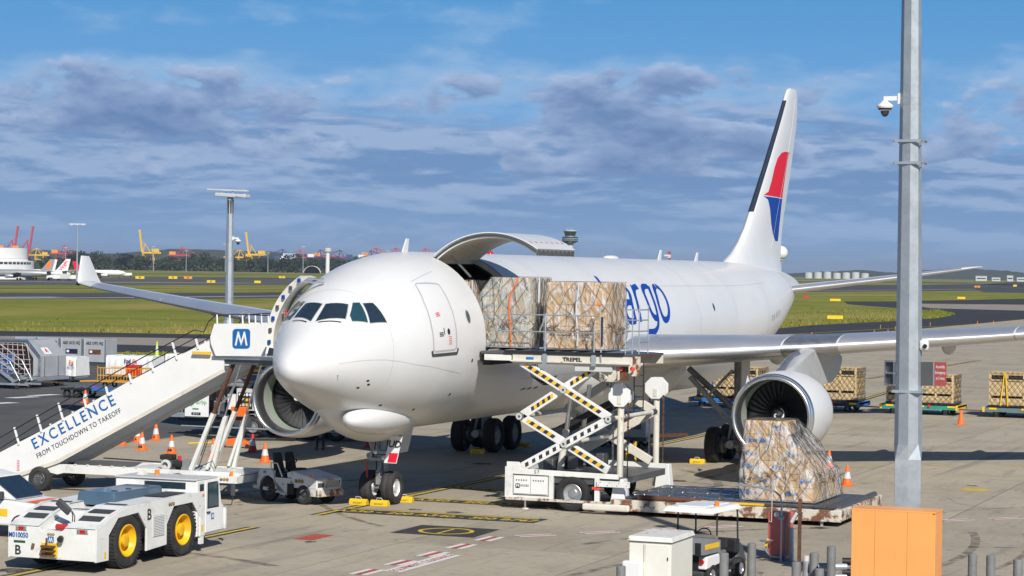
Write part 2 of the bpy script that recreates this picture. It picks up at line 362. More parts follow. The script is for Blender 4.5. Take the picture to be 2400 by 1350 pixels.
strip('runway_side_stripe', [(-262, 330), (-257, 372), (-254, 392)], 4, -.016, m_whtm)
sheet('remote_apron', ring([(-360, -100), (-408, 601), (-416, 664), (-414, 795), (-420, 1500), (-640, 1500), (-657, 1264), (-657, 1055), (-628, 934), (-560, -100)]), -.020, g_asph)
strip('remote_apron_lane', [(-480, 300), (-511, 758), (-491, 787), (-470, 900)], 22, -.016, g_beige)
strip('perimeter_road', [(-340, 300), (-356, 523), (-350, 586), (-328, 642), (-290, 900)], 9, -.020, g_tar)
strip('far_taxiway', [(-980, 900), (-976, 1575), (-1053, 2027), (-1035, 2186), (-900, 3200)], 60, -.020, g_rwy)
strip('far_pavement', [(-2300, 1900), (-2000, 2700), (-1560, 2880), (-1150, 3040), (-700, 3220)], 420, -.020, g_beige)
for i, (pts, wd) in enumerate([([(-700, 1150), (-640, 2000), (-560, 4000)], 70), ([(-150, 1150), (-330, 2100), (-700, 4600)], 60), ([(60, 1500), (-500, 2800), (-1200, 4300)], 70)]):
    strip('distant_taxiway', pts, wd, -.016, g_rwy)
# apron
apron_tar = sheet('apron_asphalt', ring([(-400, -120), (-19.3, -120), (-19.3, 70), (-30, 110), (-47, 122), (-54, 104), (-60.3, 100), (-65.4, 100.9), (-400, -4)]), -.010, g_asph)
apron = sheet('apron', ring([(-19.3, -120), (-19.3, 70), (-30, 110), (-44, 160), (-41.8, 209), (-38, 237), (-36.6, 256.6), (-36.3, 292), (-37, 370), (-20, 480), (300, 480), (300, -120)]), -.010, g_conc)
SX0, SY0, SS = 17.0-6.1*6, 9.5-6.1*4, 6.1
sheet('slab_bed', ring([(SX0, SY0), (SX0+SS*9, SY0), (SX0+SS*9, SY0+SS*15), (SX0, SY0+SS*15)]), -.0065, g_joint, apron)
sm = MB().b2(-SS/2+.018, SS/2-.018, -SS/2+.018, SS/2-.018, -.0065, 0).mesh('slab')
sm.materials.append(g_conc)
for i in range(9):
    for j in range(15):
        mobj('slab', sm, None, apron, loc=(SX0+SS*(i+.5), SY0+SS*(j+.5), random.uniform(-.0008, .0008)))
# painted markings
Z1, Z2, Z3 = .0046, .0066, .0086
def rect(name, x0, x1, y0, y1, z, m, par=None):
    return sheet(name, [(x0, y0), (x1, y0), (x1, y1), (x0, y1)], z, m, par or apron)
def line(name, pts, wd, z, m): return strip(name, pts, wd, z, m, apron)
for a, b in (((-.72, -26), (-.36, -1.2)), ((-.28, 2.6), (-.27, 4.2)), ((-.27, 4.9), (-.1, 46)), ((-.1, 46), (-.7, 78)), ((-.7, 78), (-2.2, 100)), ((-6.8, 106), (-6.6, 150))):
    line('lead_in_border', [a, b], .44, Z1, m_blkm); line('lead_in_line', [a, b], .16, Z2, m_yelm)
def bar(x0, x1, y, dep, s):
    rect('stop_bar_panel', x0, x1+.25, y-dep, y+.12, Z1, m_blkm); rect('stop_bar', x0, x1, y-.16, y+.02, Z2, m_yelm)
    if s: text('stop_bar_lettering', s, .62, m_yelm, apron, ((x0+x1)/2+.1, y-.16-(dep-.2)/2, Z2), (1, 0, 0), (0, 1, 0), sx=.9, sy=1.05, extrude=.0006, offset=.012)
bar(-.4, 2.1, 13.2, .75, 'A330-200'); bar(-.2, 6.0, 8.95, .95, 'A330 - 200 A340 - 300'); bar(-.4, 6.0, 4.85, 1.2, 'A330 - 200 A340 - 300 B767')
rect('bar_panel', 2.6, 4.4, 9.9, 11.6, Z1, m_blkm)
sheet('stand_number_panel', ring([(3.57, 1.67), (6.0, 1.64), (6.1, -.63), (3.58, -.64)]), Z1, m_blkm, apron)
rb = MB(); rn = 40
for k in range(rn):
    a, b = 2*math.pi*k/rn, 2*math.pi*(k+1)/rn
    rb.poly([(4.82+.80*math.cos(a), .5+.80*math.sin(a), Z2), (4.82+.80*math.cos(b), .5+.80*math.sin(b), Z2), (4.82+.67*math.cos(b), .5+.67*math.sin(b), Z2), (4.82+.67*math.cos(a), .5+.67*math.sin(a), Z2)][::-1][::-1])
rb.build('stand_ring', m_yelm, apron); line('stand_tick', [(4.82, -.2), (4.82, 1.05)], .09, Z2, m_yelm)
def dash(x, y, a, ln=1.1, wd=.5):
    dx, dy = math.sin(a)*ln, math.cos(a)*ln
    line('clearance_dash', [(x, y), (x+dx, y+dy)], wd, Z1, m_whtm); line('clearance_stripe', [(x, y), (x+dx, y+dy)], wd*.36, Z2, m_redm)
for y in (-11.2, -9.2, -7.18, -5.14, -3.2, -1.2): dash(6.58, y, 0.02)
for x, y in ((7.05, .3), (8.4, 1.9), (9.75, 3.5), (11.1, 5.1), (12.2, 7.3), (13.2, 9.5), (14.5, 10.0), (16.9, 10.4), (18.2, 11.7), (19.6, 13.0)): dash(x, y, .72, 1.15, .42)
sheet('clearance_panel', ring([(6.84, -8.3), (6.84, -4.39), (7.34, -4.5), (7.34, -8.3)]), Z1, m_whtm, apron)
text('clearance_lettering', 'EQUIPMENT CLEARANCE', .36, m_redm, apron, (7.09, -6.38, Z2), (0, 1, 0), (-1, 0, 0), sx=.92, sy=.95, extrude=.0006, offset=.004)
MB().cyl((15.96, 21.3, Z1-.002), (15.96, 21.3, Z2), .5, n=28).build('yellow_disc_mark', m_yelm, apron)
for x, y in ((9.8, 29.6), (12.4, 31.0), (15.0, 32.5), (17.6, 34.0)): line('yellow_dash_mark', [(x, y), (x+.95, y+.35)], .14, Z1, m_yelm)
rect('faded_red_mark', 1.9, 2.5, -3.3, -1.9, Z1, m_redm)
for x, y in ((-39.4, 45), (-41.5, 50.4), (-41.8, 53)): sheet('faded_pink_dash', ring([(x-.6, y-1), (x+.2, y-1), (x+.6, y+1), (x-.2, y+1)]), -.004, m_whtm, apron_tar)
line('apron_crossing_line', [(-30, 100), (0.9, 98.8), (2.9, 96.9), (30, 84)], .18, Z1, m_yelm)
line('apron_inner_line', [(-.5, 75.7), (-1.3, 87)], .2, Z1, m_yelm)
strip('taxi_centre_line', [(-45, 205), (-42, 240), (-40, 275), (-34, 320), (-20, 360), (20, 420)], .3, -.012, m_yelm)
# hairline cracks and a drain grate
for k in range(14):
    x, y = random.uniform(-8, 22), random.uniform(-13, 30); a = random.uniform(-.6, .6); pts = [(x, y)]
    for q in range(8):
        a += random.uniform(-.35, .35); x += .55*math.sin(a); y += .8*math.cos(a); pts.append((x, y))
    line('crack', pts, .016, .0015, g_joint)
# rubber marks and oil drips worn into the concrete
def wear_mat(nm, c, s, lo, hi, amax):
    M = bpy.data.materials.new(nm); M.use_nodes = True; t = M.node_tree; b = t.nodes['Principled BSDF']; pos = N(t, 'ShaderNodeNewGeometry').outputs['Position']
    b.inputs['Base Color'].default_value = (*c, 1); b.inputs['Roughness'].default_value = .8; LK(t, RANGE(t, NOISE(t, pos, s, 5, .65), lo, hi, 0, amax), b.inputs['Alpha']); return M
m_rub = wear_mat('rubber deposit', (.05, .046, .042), 2.2, .38, .66, .5); m_oil = wear_mat('oil stain', (.035, .03, .026), 5., .30, .55, .7)
rw = random.Random(17)
for k in range(16):
    x, y = rw.uniform(-6, 20), rw.uniform(-14, 20); a = rw.choice((0, 0, 1.5, .8, -.7))+rw.uniform(-.2, .2); c = rw.uniform(-.06, .06); pts = []
    for q in range(14): pts.append((x, y)); a += c; x += .7*math.sin(a); y += .7*math.cos(a)
    line('tyre_mark', pts, rw.uniform(.16, .34), .0016+.00005*k, m_rub)
    if k % 2: line('tyre_mark', [(p+1.5*math.cos(a), r-1.5*math.sin(a)) for p, r in pts], .2, .0026+.00003*k, m_rub)
for k in range(46):
    x, y = rw.uniform(-9, 21), rw.uniform(-13, 24); r = abs(rw.gauss(0, .22))+.05; b = MB(); b.poly([(x+r*rw.uniform(.6, 1.2)*math.cos(2*math.pi*q/11), y+r*rw.uniform(.6, 1.2)*math.sin(2*math.pi*q/11), .0034+.00002*k) for q in range(11)]); b.build('oil_spot', m_oil, apron)
# grass tufts along the near edges of the field (nobody could count them)
tb_ = MB(); rt = random.Random(21)
GE = [(-230, 118), (-114.4, 158.6), (-105.7, 162), (-93.6, 164.8), (-78, 190.5), (-62, 222.5), (-52.7, 252.6), (-54.2, 279), (-53, 301.6), (-51.6, 326.8), (-51.7, 364), (-56.6, 407), (-69.5, 456)]
def tuft(x, y, s):
    for q in range(3):
        a = rt.uniform(0, 6.28); dx, dy = math.cos(a)*s*.5, math.sin(a)*s*.5; h = s*rt.uniform(.5, 1.1); lx, ly = rt.uniform(-.3, .3)*s, rt.uniform(-.3, .3)*s
        tb_.poly([(x-dx, y-dy, Gz-.02), (x+dx, y+dy, Gz-.02), (x+dx*.4+lx, y+dy*.4+ly, h), (x-dx*.4+lx, y-dy*.4+ly, h)])
for i in range(len(GE)-1):
    a, b = GE[i], GE[i+1]; L = math.hypot(b[0]-a[0], b[1]-a[1]); nx, ny = -(b[1]-a[1])/L, (b[0]-a[0])/L
    for k in range(int(L*14)):
        t = rt.random(); d = abs(rt.gauss(0, 1))**1.6*14+.1; tuft(a[0]+(b[0]-a[0])*t+nx*d, a[1]+(b[1]-a[1])*t+ny*d, rt.uniform(.10, .30) if d > 2 else rt.uniform(.15, .42))
for k in range(1500):
    t = rt.random(); d = rt.uniform(-5.5, 5.5); tuft(-150+t*86, 85+t*22+d, rt.uniform(.12, .3))
o = tb_.build('grass_tufts', g_grass); o['kind'] = 'stuff'; o['label'] = 'rough grass tufts along the edges of the airfield grass'
# ------------------------------------------------------------------ aircraft
CZ = 5.12
FS = [(0, -.62, -.74, .06), (.08, -.44, -.91, .25), (.25, -.25, -1.07, .46), (.6, .02, -1.25, .73), (1.0, .27, -1.42, .97), (1.5, .57, -1.60, 1.23), (2.0, .92, -1.78, 1.48), (2.6, 1.33, -1.98, 1.76), (3.2, 1.66, -2.16, 2.0), (4, 2.02, -2.38, 2.28), (5, 2.37, -2.58, 2.53), (6, 2.60, -2.72, 2.69), (7.5, 2.78, -2.80, 2.80), (9, 2.82, -2.82, 2.82), (38, 2.82, -2.82, 2.82), (42, 2.82, -2.45, 2.78), (46, 2.80, -1.65, 2.52), (50, 2.70, -.45, 1.98), (53, 2.52, .45, 1.42), (55.5, 2.25, 1.0, .92), (57.3, 1.95, 1.25, .5), (58.2, 1.7, 1.35, .25), (58.5, 1.55, 1.42, .1)]
FA = np.array(FS)
def fsec(Y):
    i = int(np.clip(np.searchsorted(FA[:, 0], Y)-1, 0, len(FA)-2)); o = []
    def tg(k, c):
        if k == 0: return (FA[1, c]-FA[0, c])/(FA[1, 0]-FA[0, 0])
        if k == len(FA)-1: return (FA[k, c]-FA[k-1, c])/(FA[k, 0]-FA[k-1, 0])
        d0 = (FA[k, c]-FA[k-1, c])/(FA[k, 0]-FA[k-1, 0]); d1 = (FA[k+1, c]-FA[k, c])/(FA[k+1, 0]-FA[k, 0])
        return 0 if d0*d1 <= 0 else 2*d0*d1/(d0+d1)
    h = FA[i+1, 0]-FA[i, 0]; t = (Y-FA[i, 0])/h
    for c in (1, 2, 3):
        m0, m1 = tg(i, c)*h, tg(i+1, c)*h
        o.append((2*t**3-3*t*t+1)*FA[i, c]+(t**3-2*t*t+t)*m0+(-2*t**3+3*t*t)*FA[i+1, c]+(t**3-t*t)*m1)
    return o
def fp(Y, deg, off=0.):
    a = R_(deg); t, b, wd = fsec(Y); zc, hh = (t+b)/2, (t-b)/2
    p = V((wd*math.sin(a), Y, CZ+zc+hh*math.cos(a)))
    if off:
        e = .02; ea = .5
        def q(y, d):
            aa = R_(d); t2, b2, w2 = fsec(max(0, min(58.5, y))); return V((w2*math.sin(aa), y, CZ+(t2+b2)/2+(t2-b2)/2*math.cos(aa)))
        n = (q(Y+e, deg)-q(Y-e, deg)).cross(q(Y, deg+ea)-q(Y, deg-ea))
        if n.length > 1e-9:
            n.normalize(); ctr = V((0, Y, CZ+zc))
            if n.dot(p-ctr) < 0: n = -n
            p = p+n*off
    return p
plane = thing('cargo_aircraft', 'large white wide-body cargo aircraft with its side cargo door raised', 'aircraft', (0, 0, 0))
def sub(o, par=None): o.parent = par or plane; return o
D0, D1, DA0, DA1 = 8.3, 11.9, 19.5, 101.
Ys = sorted(set([round(y, 3) for y in list(np.linspace(0, .6, 9))+list(np.linspace(.6, 9, 36))+[D0, D1]+list(np.linspace(9, 38, 20))+list(np.linspace(38, 58.5, 34))]))
As = sorted(set([round(a, 2) for a in list(np.linspace(-180, 180, 73)[:-1])+[DA0, DA1]]))
fb = MB(); vid = {}
for i, Y in enumerate(Ys):
    for j, a in enumerate(As): vid[i, j] = len(fb.v); fb.v.append(tuple(fp(Y, a)))
for i in range(len(Ys)-1):
    for j in range(len(As)):
        j2 = (j+1) % len(As); ya, aa = Ys[i], As[j]
        if D0-.01 <= ya < D1-.01 and DA0-.01 <= aa < DA1-.01: continue
        fb.f.append((vid[i, j], vid[i, j2], vid[i+1, j2], vid[i+1, j]))
fb.f.append(tuple(vid[0, j] for j in range(len(As)))[::-1])
fus = fb.build('fuselage', m_white, plane, smooth=180)
m_liner = mat('cargo hold liner', (.42, .41, .37), .6, var=.15, dirt=(GRIME, .55, .8, 2, .6))
m_frame = mat('primed door frame', (.70, .69, .63), .5, var=.12, vs=6, dirt=(GRIME, .62, .8, 4, .4))
# hold interior
hb = MB()
hb.grid([[(2.62*math.sin(R_(a)), y, CZ+2.62*math.cos(R_(a))) for a in range(-100, 20, 8)] for y in (7.2, 17.5)])
hb.grid([[(2.62*math.sin(R_(a)), y, CZ+2.62*math.cos(R_(a))) for a in (12, 40, 70, 101)] for y in (D1+.06, 17.5)])
hb.grid([[(2.62*math.sin(R_(a)), y, CZ+2.62*math.cos(R_(a))) for a in (12, 40, 70, 101)] for y in (7.2, D0-.06)])
for y in (7.2, 17.5): hb.poly([(2.6*math.sin(R_(a)), y, CZ+2.6*math.cos(R_(a))) for a in range(-104, 105, 8)])
hb.build('cargo_hold', m_liner, plane)
one('hold_floor', m_alud, plane, 'b2', -2.6, 2.62, 7.2, 17.5, 4.50, 4.62)
# frame around the opening
jb = MB()
for Y, s in ((D0, -1), (D1, 1)):
    pa = [[(r*math.sin(R_(a)), Y+s*y, CZ+r*math.cos(R_(a))) for r, y in ((2.80, .002), (2.62, .002), (2.62, .07))] for a in np.linspace(DA0, DA1, 22)]
    jb.grid(pa)
for a in (DA0, DA1): jb.poly([(r*math.sin(R_(a)), y, CZ+r*math.cos(R_(a))) for r, y in ((2.81, D0), (2.81, D1), (2.6, D1), (2.6, D0))])
jb.build('door_frame', m_frame, plane)
rib = MB().grid([[(r*math.sin(R_(a)), y, CZ+r*math.cos(R_(a))) for r, y in ((2.61, -.03), (2.50, -.03), (2.50, .03), (2.61, .03))] for a in range(-90, 16, 6)]).mesh('hold_rib'); rib.materials.append(m_frame)
for k in range(9): mobj('hold_rib', rib, None, plane, loc=(0, 8.2+.95*k, 0))
for x in (-1.6, -.5, .6, 1.7): one('roller_track', m_steel, plane, 'b2', x-.08, x+.08, 7.4, 16.8, 4.62, 4.66)
for k in range(14): one('sill_latch', m_alud, plane, 'b2', 2.5, 2.68, D0+.1+k*.25, D0+.2+k*.25, 4.62, 4.74)
# raised main deck door
HX, HZ = 2.82*math.sin(R_(DA0)), CZ+2.82*math.cos(R_(DA0)); rotd = R_(63)
def dpt(a, r, y):
    x, z = r*math.sin(R_(a))-HX, CZ+r*math.cos(R_(a))-HZ
    return (HX+x*math.cos(rotd)-z*math.sin(rotd), y, HZ+.03+x*math.sin(rotd)+z*math.cos(rotd))
ang = np.linspace(DA0+.6, 98, 26)
db = MB(); y0, y1 = D0+.03, D1-.03
db.grid([[dpt(a, 2.82, y) for a in ang] for y in (y0, y1)]); db.grid([[dpt(a, 2.79, y) for a in ang] for y in (y0, y1)], flip=True)
for y, s in ((y0, 1), (y1, 0)): db.grid([[dpt(a, r, y) for a in ang] for r in (2.79, 2.82)], flip=bool(s))
for a in (ang[0], ang[-1]): db.poly([dpt(a, 2.79, y0), dpt(a, 2.82, y0), dpt(a, 2.82, y1), dpt(a, 2.79, y1)])
cdoor = db.build('cargo_door', m_white, plane, smooth=30)
ib = MB(); ib.grid([[dpt(a, 2.64, y) for a in ang] for y in (y0+.05, y1-.05)], flip=True)
for y, s in ((y0+.05, 1), (y1-.05, 0)): ib.grid([[dpt(a, r, y) for a in ang] for r in (2.64, 2.79)], flip=bool(s))
for a in (ang[0], ang[-1]): ib.poly([dpt(a, 2.64, y0+.05), dpt(a, 2.79, y0+.05), dpt(a, 2.79, y1-.05), dpt(a, 2.64, y1-.05)])
ib.build('door_liner', m_frame, cdoor, smooth=30)
for y in (y0+.02, y1-.02): MB().tube([dpt(a, 2.72, y) for a in ang], .035, 6).build('door_seal', m_dgrey, cdoor)
for y in (D0+.9,):
    b = MB(); b.beam(dpt(24, 2.64, y), (1.9, y, 7.15), .07, .05); b.build('door_actuator', m_alud, cdoor)
for k in range(9):
    b = MB(); y = D0+.22+k*.39; b.b2(-.05, .05, -.06, .06, -.12, .05)
    p = dpt(98.4, 2.72, y); b.build('door_latch', m_steel, cdoor, loc=p)
m_mred = mat('red marking film', (.7, .08, .05), .5)
for k in range(7):
    y = D0+.35+k*.48; b = MB(); b.poly([dpt(88, 2.825, y), dpt(90.4, 2.825, y+.09), dpt(90.4, 2.825, y-.09)][::-1]); b.build('door_arrow_mark', m_mred, cdoor)
# ribbons on the skin
def ribbon(name, path, wd, m, par, off=.006, closed=False):
    pts = [fp(y, a, off) for y, a in path]; n = len(pts); P = []
    for i in range(n):
        q0 = pts[i-1] if i or closed else pts[i]; q1 = pts[(i+1) % n] if i < n-1 or closed else pts[i]
        d = (q1-q0).normalized(); nn = (fp(*path[i], .1)-fp(*path[i], .05)).normalized(); sd = d.cross(nn).normalized()*wd/2
        P.append([pts[i]+sd, pts[i]-sd])
    b = MB(); b.grid(P, cu=closed)
    o = b.build(name, m, par); return o
m_seam = mat('panel seam grey', (.42, .43, .45), .5)
def spl(pts, k=6, closed=False):
    out = []; n = len(pts)
    for i in range(n if closed else n-1):
        p = [pts[(i+d) % n] if closed else pts[max(0, min(n-1, i+d))] for d in (-1, 0, 1, 2)]
        for q in range(k):
            t = q/k; out.append(tuple(.5*((2*p[1][c])+(-p[0][c]+p[2][c])*t+(2*p[0][c]-5*p[1][c]+4*p[2][c]-p[3][c])*t*t+(-p[0][c]+3*p[1][c]-3*p[2][c]+p[3][c])*t**3) for c in (0, 1)))
    if not closed: out.append(pts[-1])
    return out
def dense(pts, k=8, closed=False):
    out = []; n = len(pts)
    for i in range(n if closed else n-1):
        a, b = pts[i], pts[(i+1) % n]; out += [(a[0]+(b[0]-a[0])*q/k, a[1]+(b[1]-a[1])*q/k) for q in range(k)]
    if not closed: out.append(pts[-1])
    return out
dl = dense([(5.18, 42), (5.28, 41.2), (6.22, 46.0), (6.34, 47), (6.25, 62), (6.18, 80), (6.15, 91.5), (6.05, 93), (4.95, 93), (4.85, 91.5), (4.85, 74), (4.95, 57)], 5, True)
pdoor = ribbon('crew_door', dl, .055, m_seam, plane, closed=True)
ribbon('door_sill_plate', dense([(4.78, 92.2), (4.82, 95.6), (6.22, 95.6), (6.25, 92.2)], 5), .10, m_dgrey, pdoor)
def patch(name, pts, m, par, off=.006, k=4):
    pts = dense(pts, k, True); cy = sum(p[0] for p in pts)/len(pts); ca = sum(p[1] for p in pts)/len(pts)
    b = MB(); n = len(pts); rings = []
    for f in (1., .66, .33): rings.append([fp(cy+(y-cy)*f, ca+(a-ca)*f, off) for y, a in pts])
    b.grid(rings, cv=True); c = len(b.v); b.v.append(tuple(fp(cy, ca, off))); q = len(b.v)-1-n
    for i in range(n): b.f.append((q+(i+1) % n, q+i, c))
    o = b.build(name, m, par, smooth=180); return o
def ell(y, a, ry, ra, n=14): return [(y+ry*math.cos(2*math.pi*k/n), a+ra*math.sin(2*math.pi*k/n)) for k in range(n)]
patch('door_window', ell(5.72, 80.5, .08, 2.2), m_glass, pdoor, k=1)
patch('window_ring', ell(7.15, 72.8, .14, 4.6), m_mgrey, plane, .004, 1); patch('cabin_window', ell(7.15, 72.8, .10, 3.8), m_teal, plane, .008, 1)
patch('cabin_window', ell(34.2, 72.2, .11, 3.6), m_navy, plane, .006, 1)
for k, (y, a, s) in enumerate(((5.25, 66.5, .34), (5.2, 80.5, .36))): 
    for q in range(3): ribbon('door_placard', dense([(y+.0, a+q*1.1), (y+s*.6, a+q*1.1)], 3), .03, m_mred if k == 0 else m_text, pdoor, .005)
for q in range(5): ribbon('door_placard', dense([(5.68+.02*(q % 2), 84+q*1.2), (5.86, 84+q*1.2)], 3), .02, m_mred, pdoor, .005)
ribbon('door_arrow', dense([(5.47, 77.5), (5.47, 82)], 3), .04, m_text, pdoor, .005)
# cockpit windows, mirrored
m_winfr = mat('window frame grey', (.30, .31, .32), .4, var=.1)
W2 = [(2.37, 2.2), (2.57, 23.2), (2.1, 33), (1.67, 3.6)]; W3 = [(2.7, 25.8), (2.84, 30.4), (2.53, 51.8), (2.18, 40.6), (2.28, 33.6)]; W4 = [(2.89, 33.2), (3.15, 38.6), (3.11, 60.3), (2.58, 53.8)]
for s in (1, -1):
    for k, Wn in enumerate((W2, W3, W4)):
        pts = [(y, a*s) for y, a in Wn]; cy = sum(p[0] for p in pts)/len(pts); ca = sum(p[1] for p in pts)/len(pts)
        fr = patch('cockpit_window', [(cy+(y-cy)*1.07, ca+(a-ca)*1.07) for y, a in pts], m_winfr, plane, .004)
        patch('pane', pts, m_glass if k == 0 or k == 2 else m_teal, fr, .010)
    wp = ribbon('wiper', dense([(1.62, 8*s), (1.92, 33*s)], 6), .03, m_blk, plane, .03)
# skin details
for y in (15.3, 20.8, 26.4, 32, 37.5, 43): ribbon('skin_joint', [(y, a) for a in range(0, 131, 5)], .014, m_seam, plane, .004)
ribbon('skin_joint', [(3.1, a) for a in range(-60, 121, 6)], .012, m_seam, plane, .003)
for a_ in (52, 118): ribbon('lap_joint', [(y, a_) for y in np.linspace(12.2, 44, 30)], .012, m_seam, plane, .004)
for y_, a_ in ((1.2, 108),): MB().cyl(fp(y_, a_), fp(y_, a_, .10), .015, .008, n=6).build('pitot_probe', m_alud, plane)
ribbon('radome_line', dense([(1.2, 88), (1.9, 90), (4., 101), (6.8, 110)], 8), .02, m_gwht, plane, .004)
ribbon('strake_line', dense([(5.1, 38.5), (6.7, 35.5)], 6), .02, m_seam, plane, .004)
for y, a in ((2.35, 116.5), (2.45, 121), (2.15, 126.5), (6.75, 125.5), (7.35, 101.5), (3.6, 142), (5.3, 140)):
    patch('static_port', ell(y, a, .06, 1.3, 8), m_text, plane, .005, 1)
for y, a in ((13.0, 128), (13.6, 128), (14.2, 128), (15.5, 120)): ribbon('drain_slot', dense([(y, a), (y+.3, a-1)], 3), .07, m_text, plane, .004)
# titles on the side: strokes of the word seen behind the pallets
def letter(path, wd=.25, closed=False): return ribbon('title_letter', path, wd, m_blue, plane, .006, closed)
letter(dense([(21.32, 42), (21.2, 50), (21.1, 66), (21.1, 82)], 6)); letter(dense([(22.2, 52), (21.25, 66), (22.1, 82)], 6))
letter(spl([(23.0, 52.5), (23.6, 53), (23.8, 58), (23.55, 66), (23.45, 75), (23.5, 82)])); letter(spl([(23.5, 66.5), (23.0, 66.5), (22.65, 70), (22.55, 76), (22.8, 81), (23.5, 81)]))
letter(dense([(24.65, 51.5), (24.3, 62), (24.1, 72), (24.1, 82)], 5)); letter(spl([(24.35, 60), (24.7, 54), (25.25, 52.4)]))
letter(spl([(26.6, 52.6), (26.0, 52.6), (25.62, 57), (25.5, 65), (25.55, 74), (25.85, 79), (26.25, 79.5)])); letter(spl([(26.65, 51.5), (26.4, 60), (26.3, 70), (26.25, 80), (26.15, 86), (25.75, 90), (24.95, 90.4)]))
letter(spl([(27.6, 52), (27.92, 56), (27.98, 64), (27.9, 72), (27.6, 79.5), (27.15, 81.4), (26.85, 78), (26.75, 70), (26.95, 61), (27.2, 54.5)], 5, True))
for k, (y, a) in enumerate(((43.6, 91), (44.0, 91), (44.5, 90.5), (44.9, 90), (45.4, 90))): ribbon('registration_letter', dense([(y, a-3), (y+.15, a), (y, a+3)], 3), .07, m_mgrey, plane, .005)
# nose gear blister and belly fairing
def pod(name, y0, y1, hw, zb, ztop, m, n=28, pw=1.0, fl=1.0):
    P = []
    for i in range(n+1):
        t = i/n; Y = y0+(y1-y0)*t; e = max(.0, math.sin(math.pi*t))**.55 if pw == 1 else max(0., math.sin(math.pi*t**pw))**.5
        P.append([(hw*e*math.copysign(abs(math.sin(a))**fl, math.sin(a)), Y, ztop-(ztop-zb)*e*abs(math.cos(a))**fl if True else 0) for a in np.linspace(-math.pi/2, math.pi/2, 25)])
    b = MB(); b.grid(P); return b.build(name, m, plane, smooth=180)
pod('nose_gear_fairing', 2.3, 10.2, 1.30, 1.98, 3.6, m_white)
for s in (1,): MB().ball((s*.72, 5.1, 2.86), 1., 32, (.70, 2.5, .56)).build('gear_blister', m_white, plane, smooth=180)
pod('belly_fairing', 15.2, 36.5, 3.15, 1.92, 4.3, m_white, 40, 1., .72)
# blade antennas and lights
for y, h in ((8.0, .46), (34.8, .44), (40.2, .4)):
    b = MB(); z = fp(y, 0).z-.03; b.prism([(0, 0), (.42, 0), (.52, h), (.34, h)], (-.02, y, z), (0, 1, 0), (0, 0, 1), (.04, 0, 0)); b.build('blade_antenna', m_white, plane)
b = MB(); b.ball((0, 28.6, fp(28.6, 0).z), .5, 12, (.6, 1.2, .22)); b.build('satellite_dome', m_white, plane, smooth=180)
b = MB(); b.ball((0, 15.6, fp(15, 0).z), .12, 8); b.build('beacon_lamp', m_lens, plane, smooth=180)
# wings
def foil(c, t, n=11):
    xs = [.5*(1-math.cos(math.pi*i/n)) for i in range(n+1)]
    yt = lambda x: 5*t*(.2969*math.sqrt(x)-.126*x-.3516*x*x+.2843*x**3-.1015*x**4)
    up = [(x*c, (yt(x)+.018*math.sin(math.pi*x))*c) for x in xs]; lo = [(x*c, (-yt(x)*.9+.018*math.sin(math.pi*x))*c) for x in xs]
    return up[::-1]+lo[1:]
WS = [(1.2, 18.3, 11.2, 4.18, .135), (2.9, 19.36, 10.6, 4.32, .135), (6, 21.3, 8.9, 4.5, .125), (9.4, 23.46, 7.3, 4.72, .115), (15, 26.99, 5.9, 5.15, .105), (21, 30.77, 4.5, 5.68, .10), (25, 33.29, 3.6, 6.05, .10), (28.2, 35.3, 2.9, 6.35, .10), (29.4, 36.35, 2.4, 6.47, .09)]
m_wing = mat('grey wing skin', (.60, .61, .62), .36, .0, var=.05, vs=.8, dirt=((.35, .36, .38), .55, .75, 1.2, .4))
m_slat = mat('polished slat metal', (.84, .84, .84), .3, .75, var=.05, vs=.7, sc3=(1, 1, 3))
def wsec(x):
    for i in range(len(WS)-1):
        a, b = WS[i], WS[i+1]
        if a[0] <= x <= b[0]: t = (x-a[0])/(b[0]-a[0]); return [a[k]+(b[k]-a[k])*t for k in range(5)]
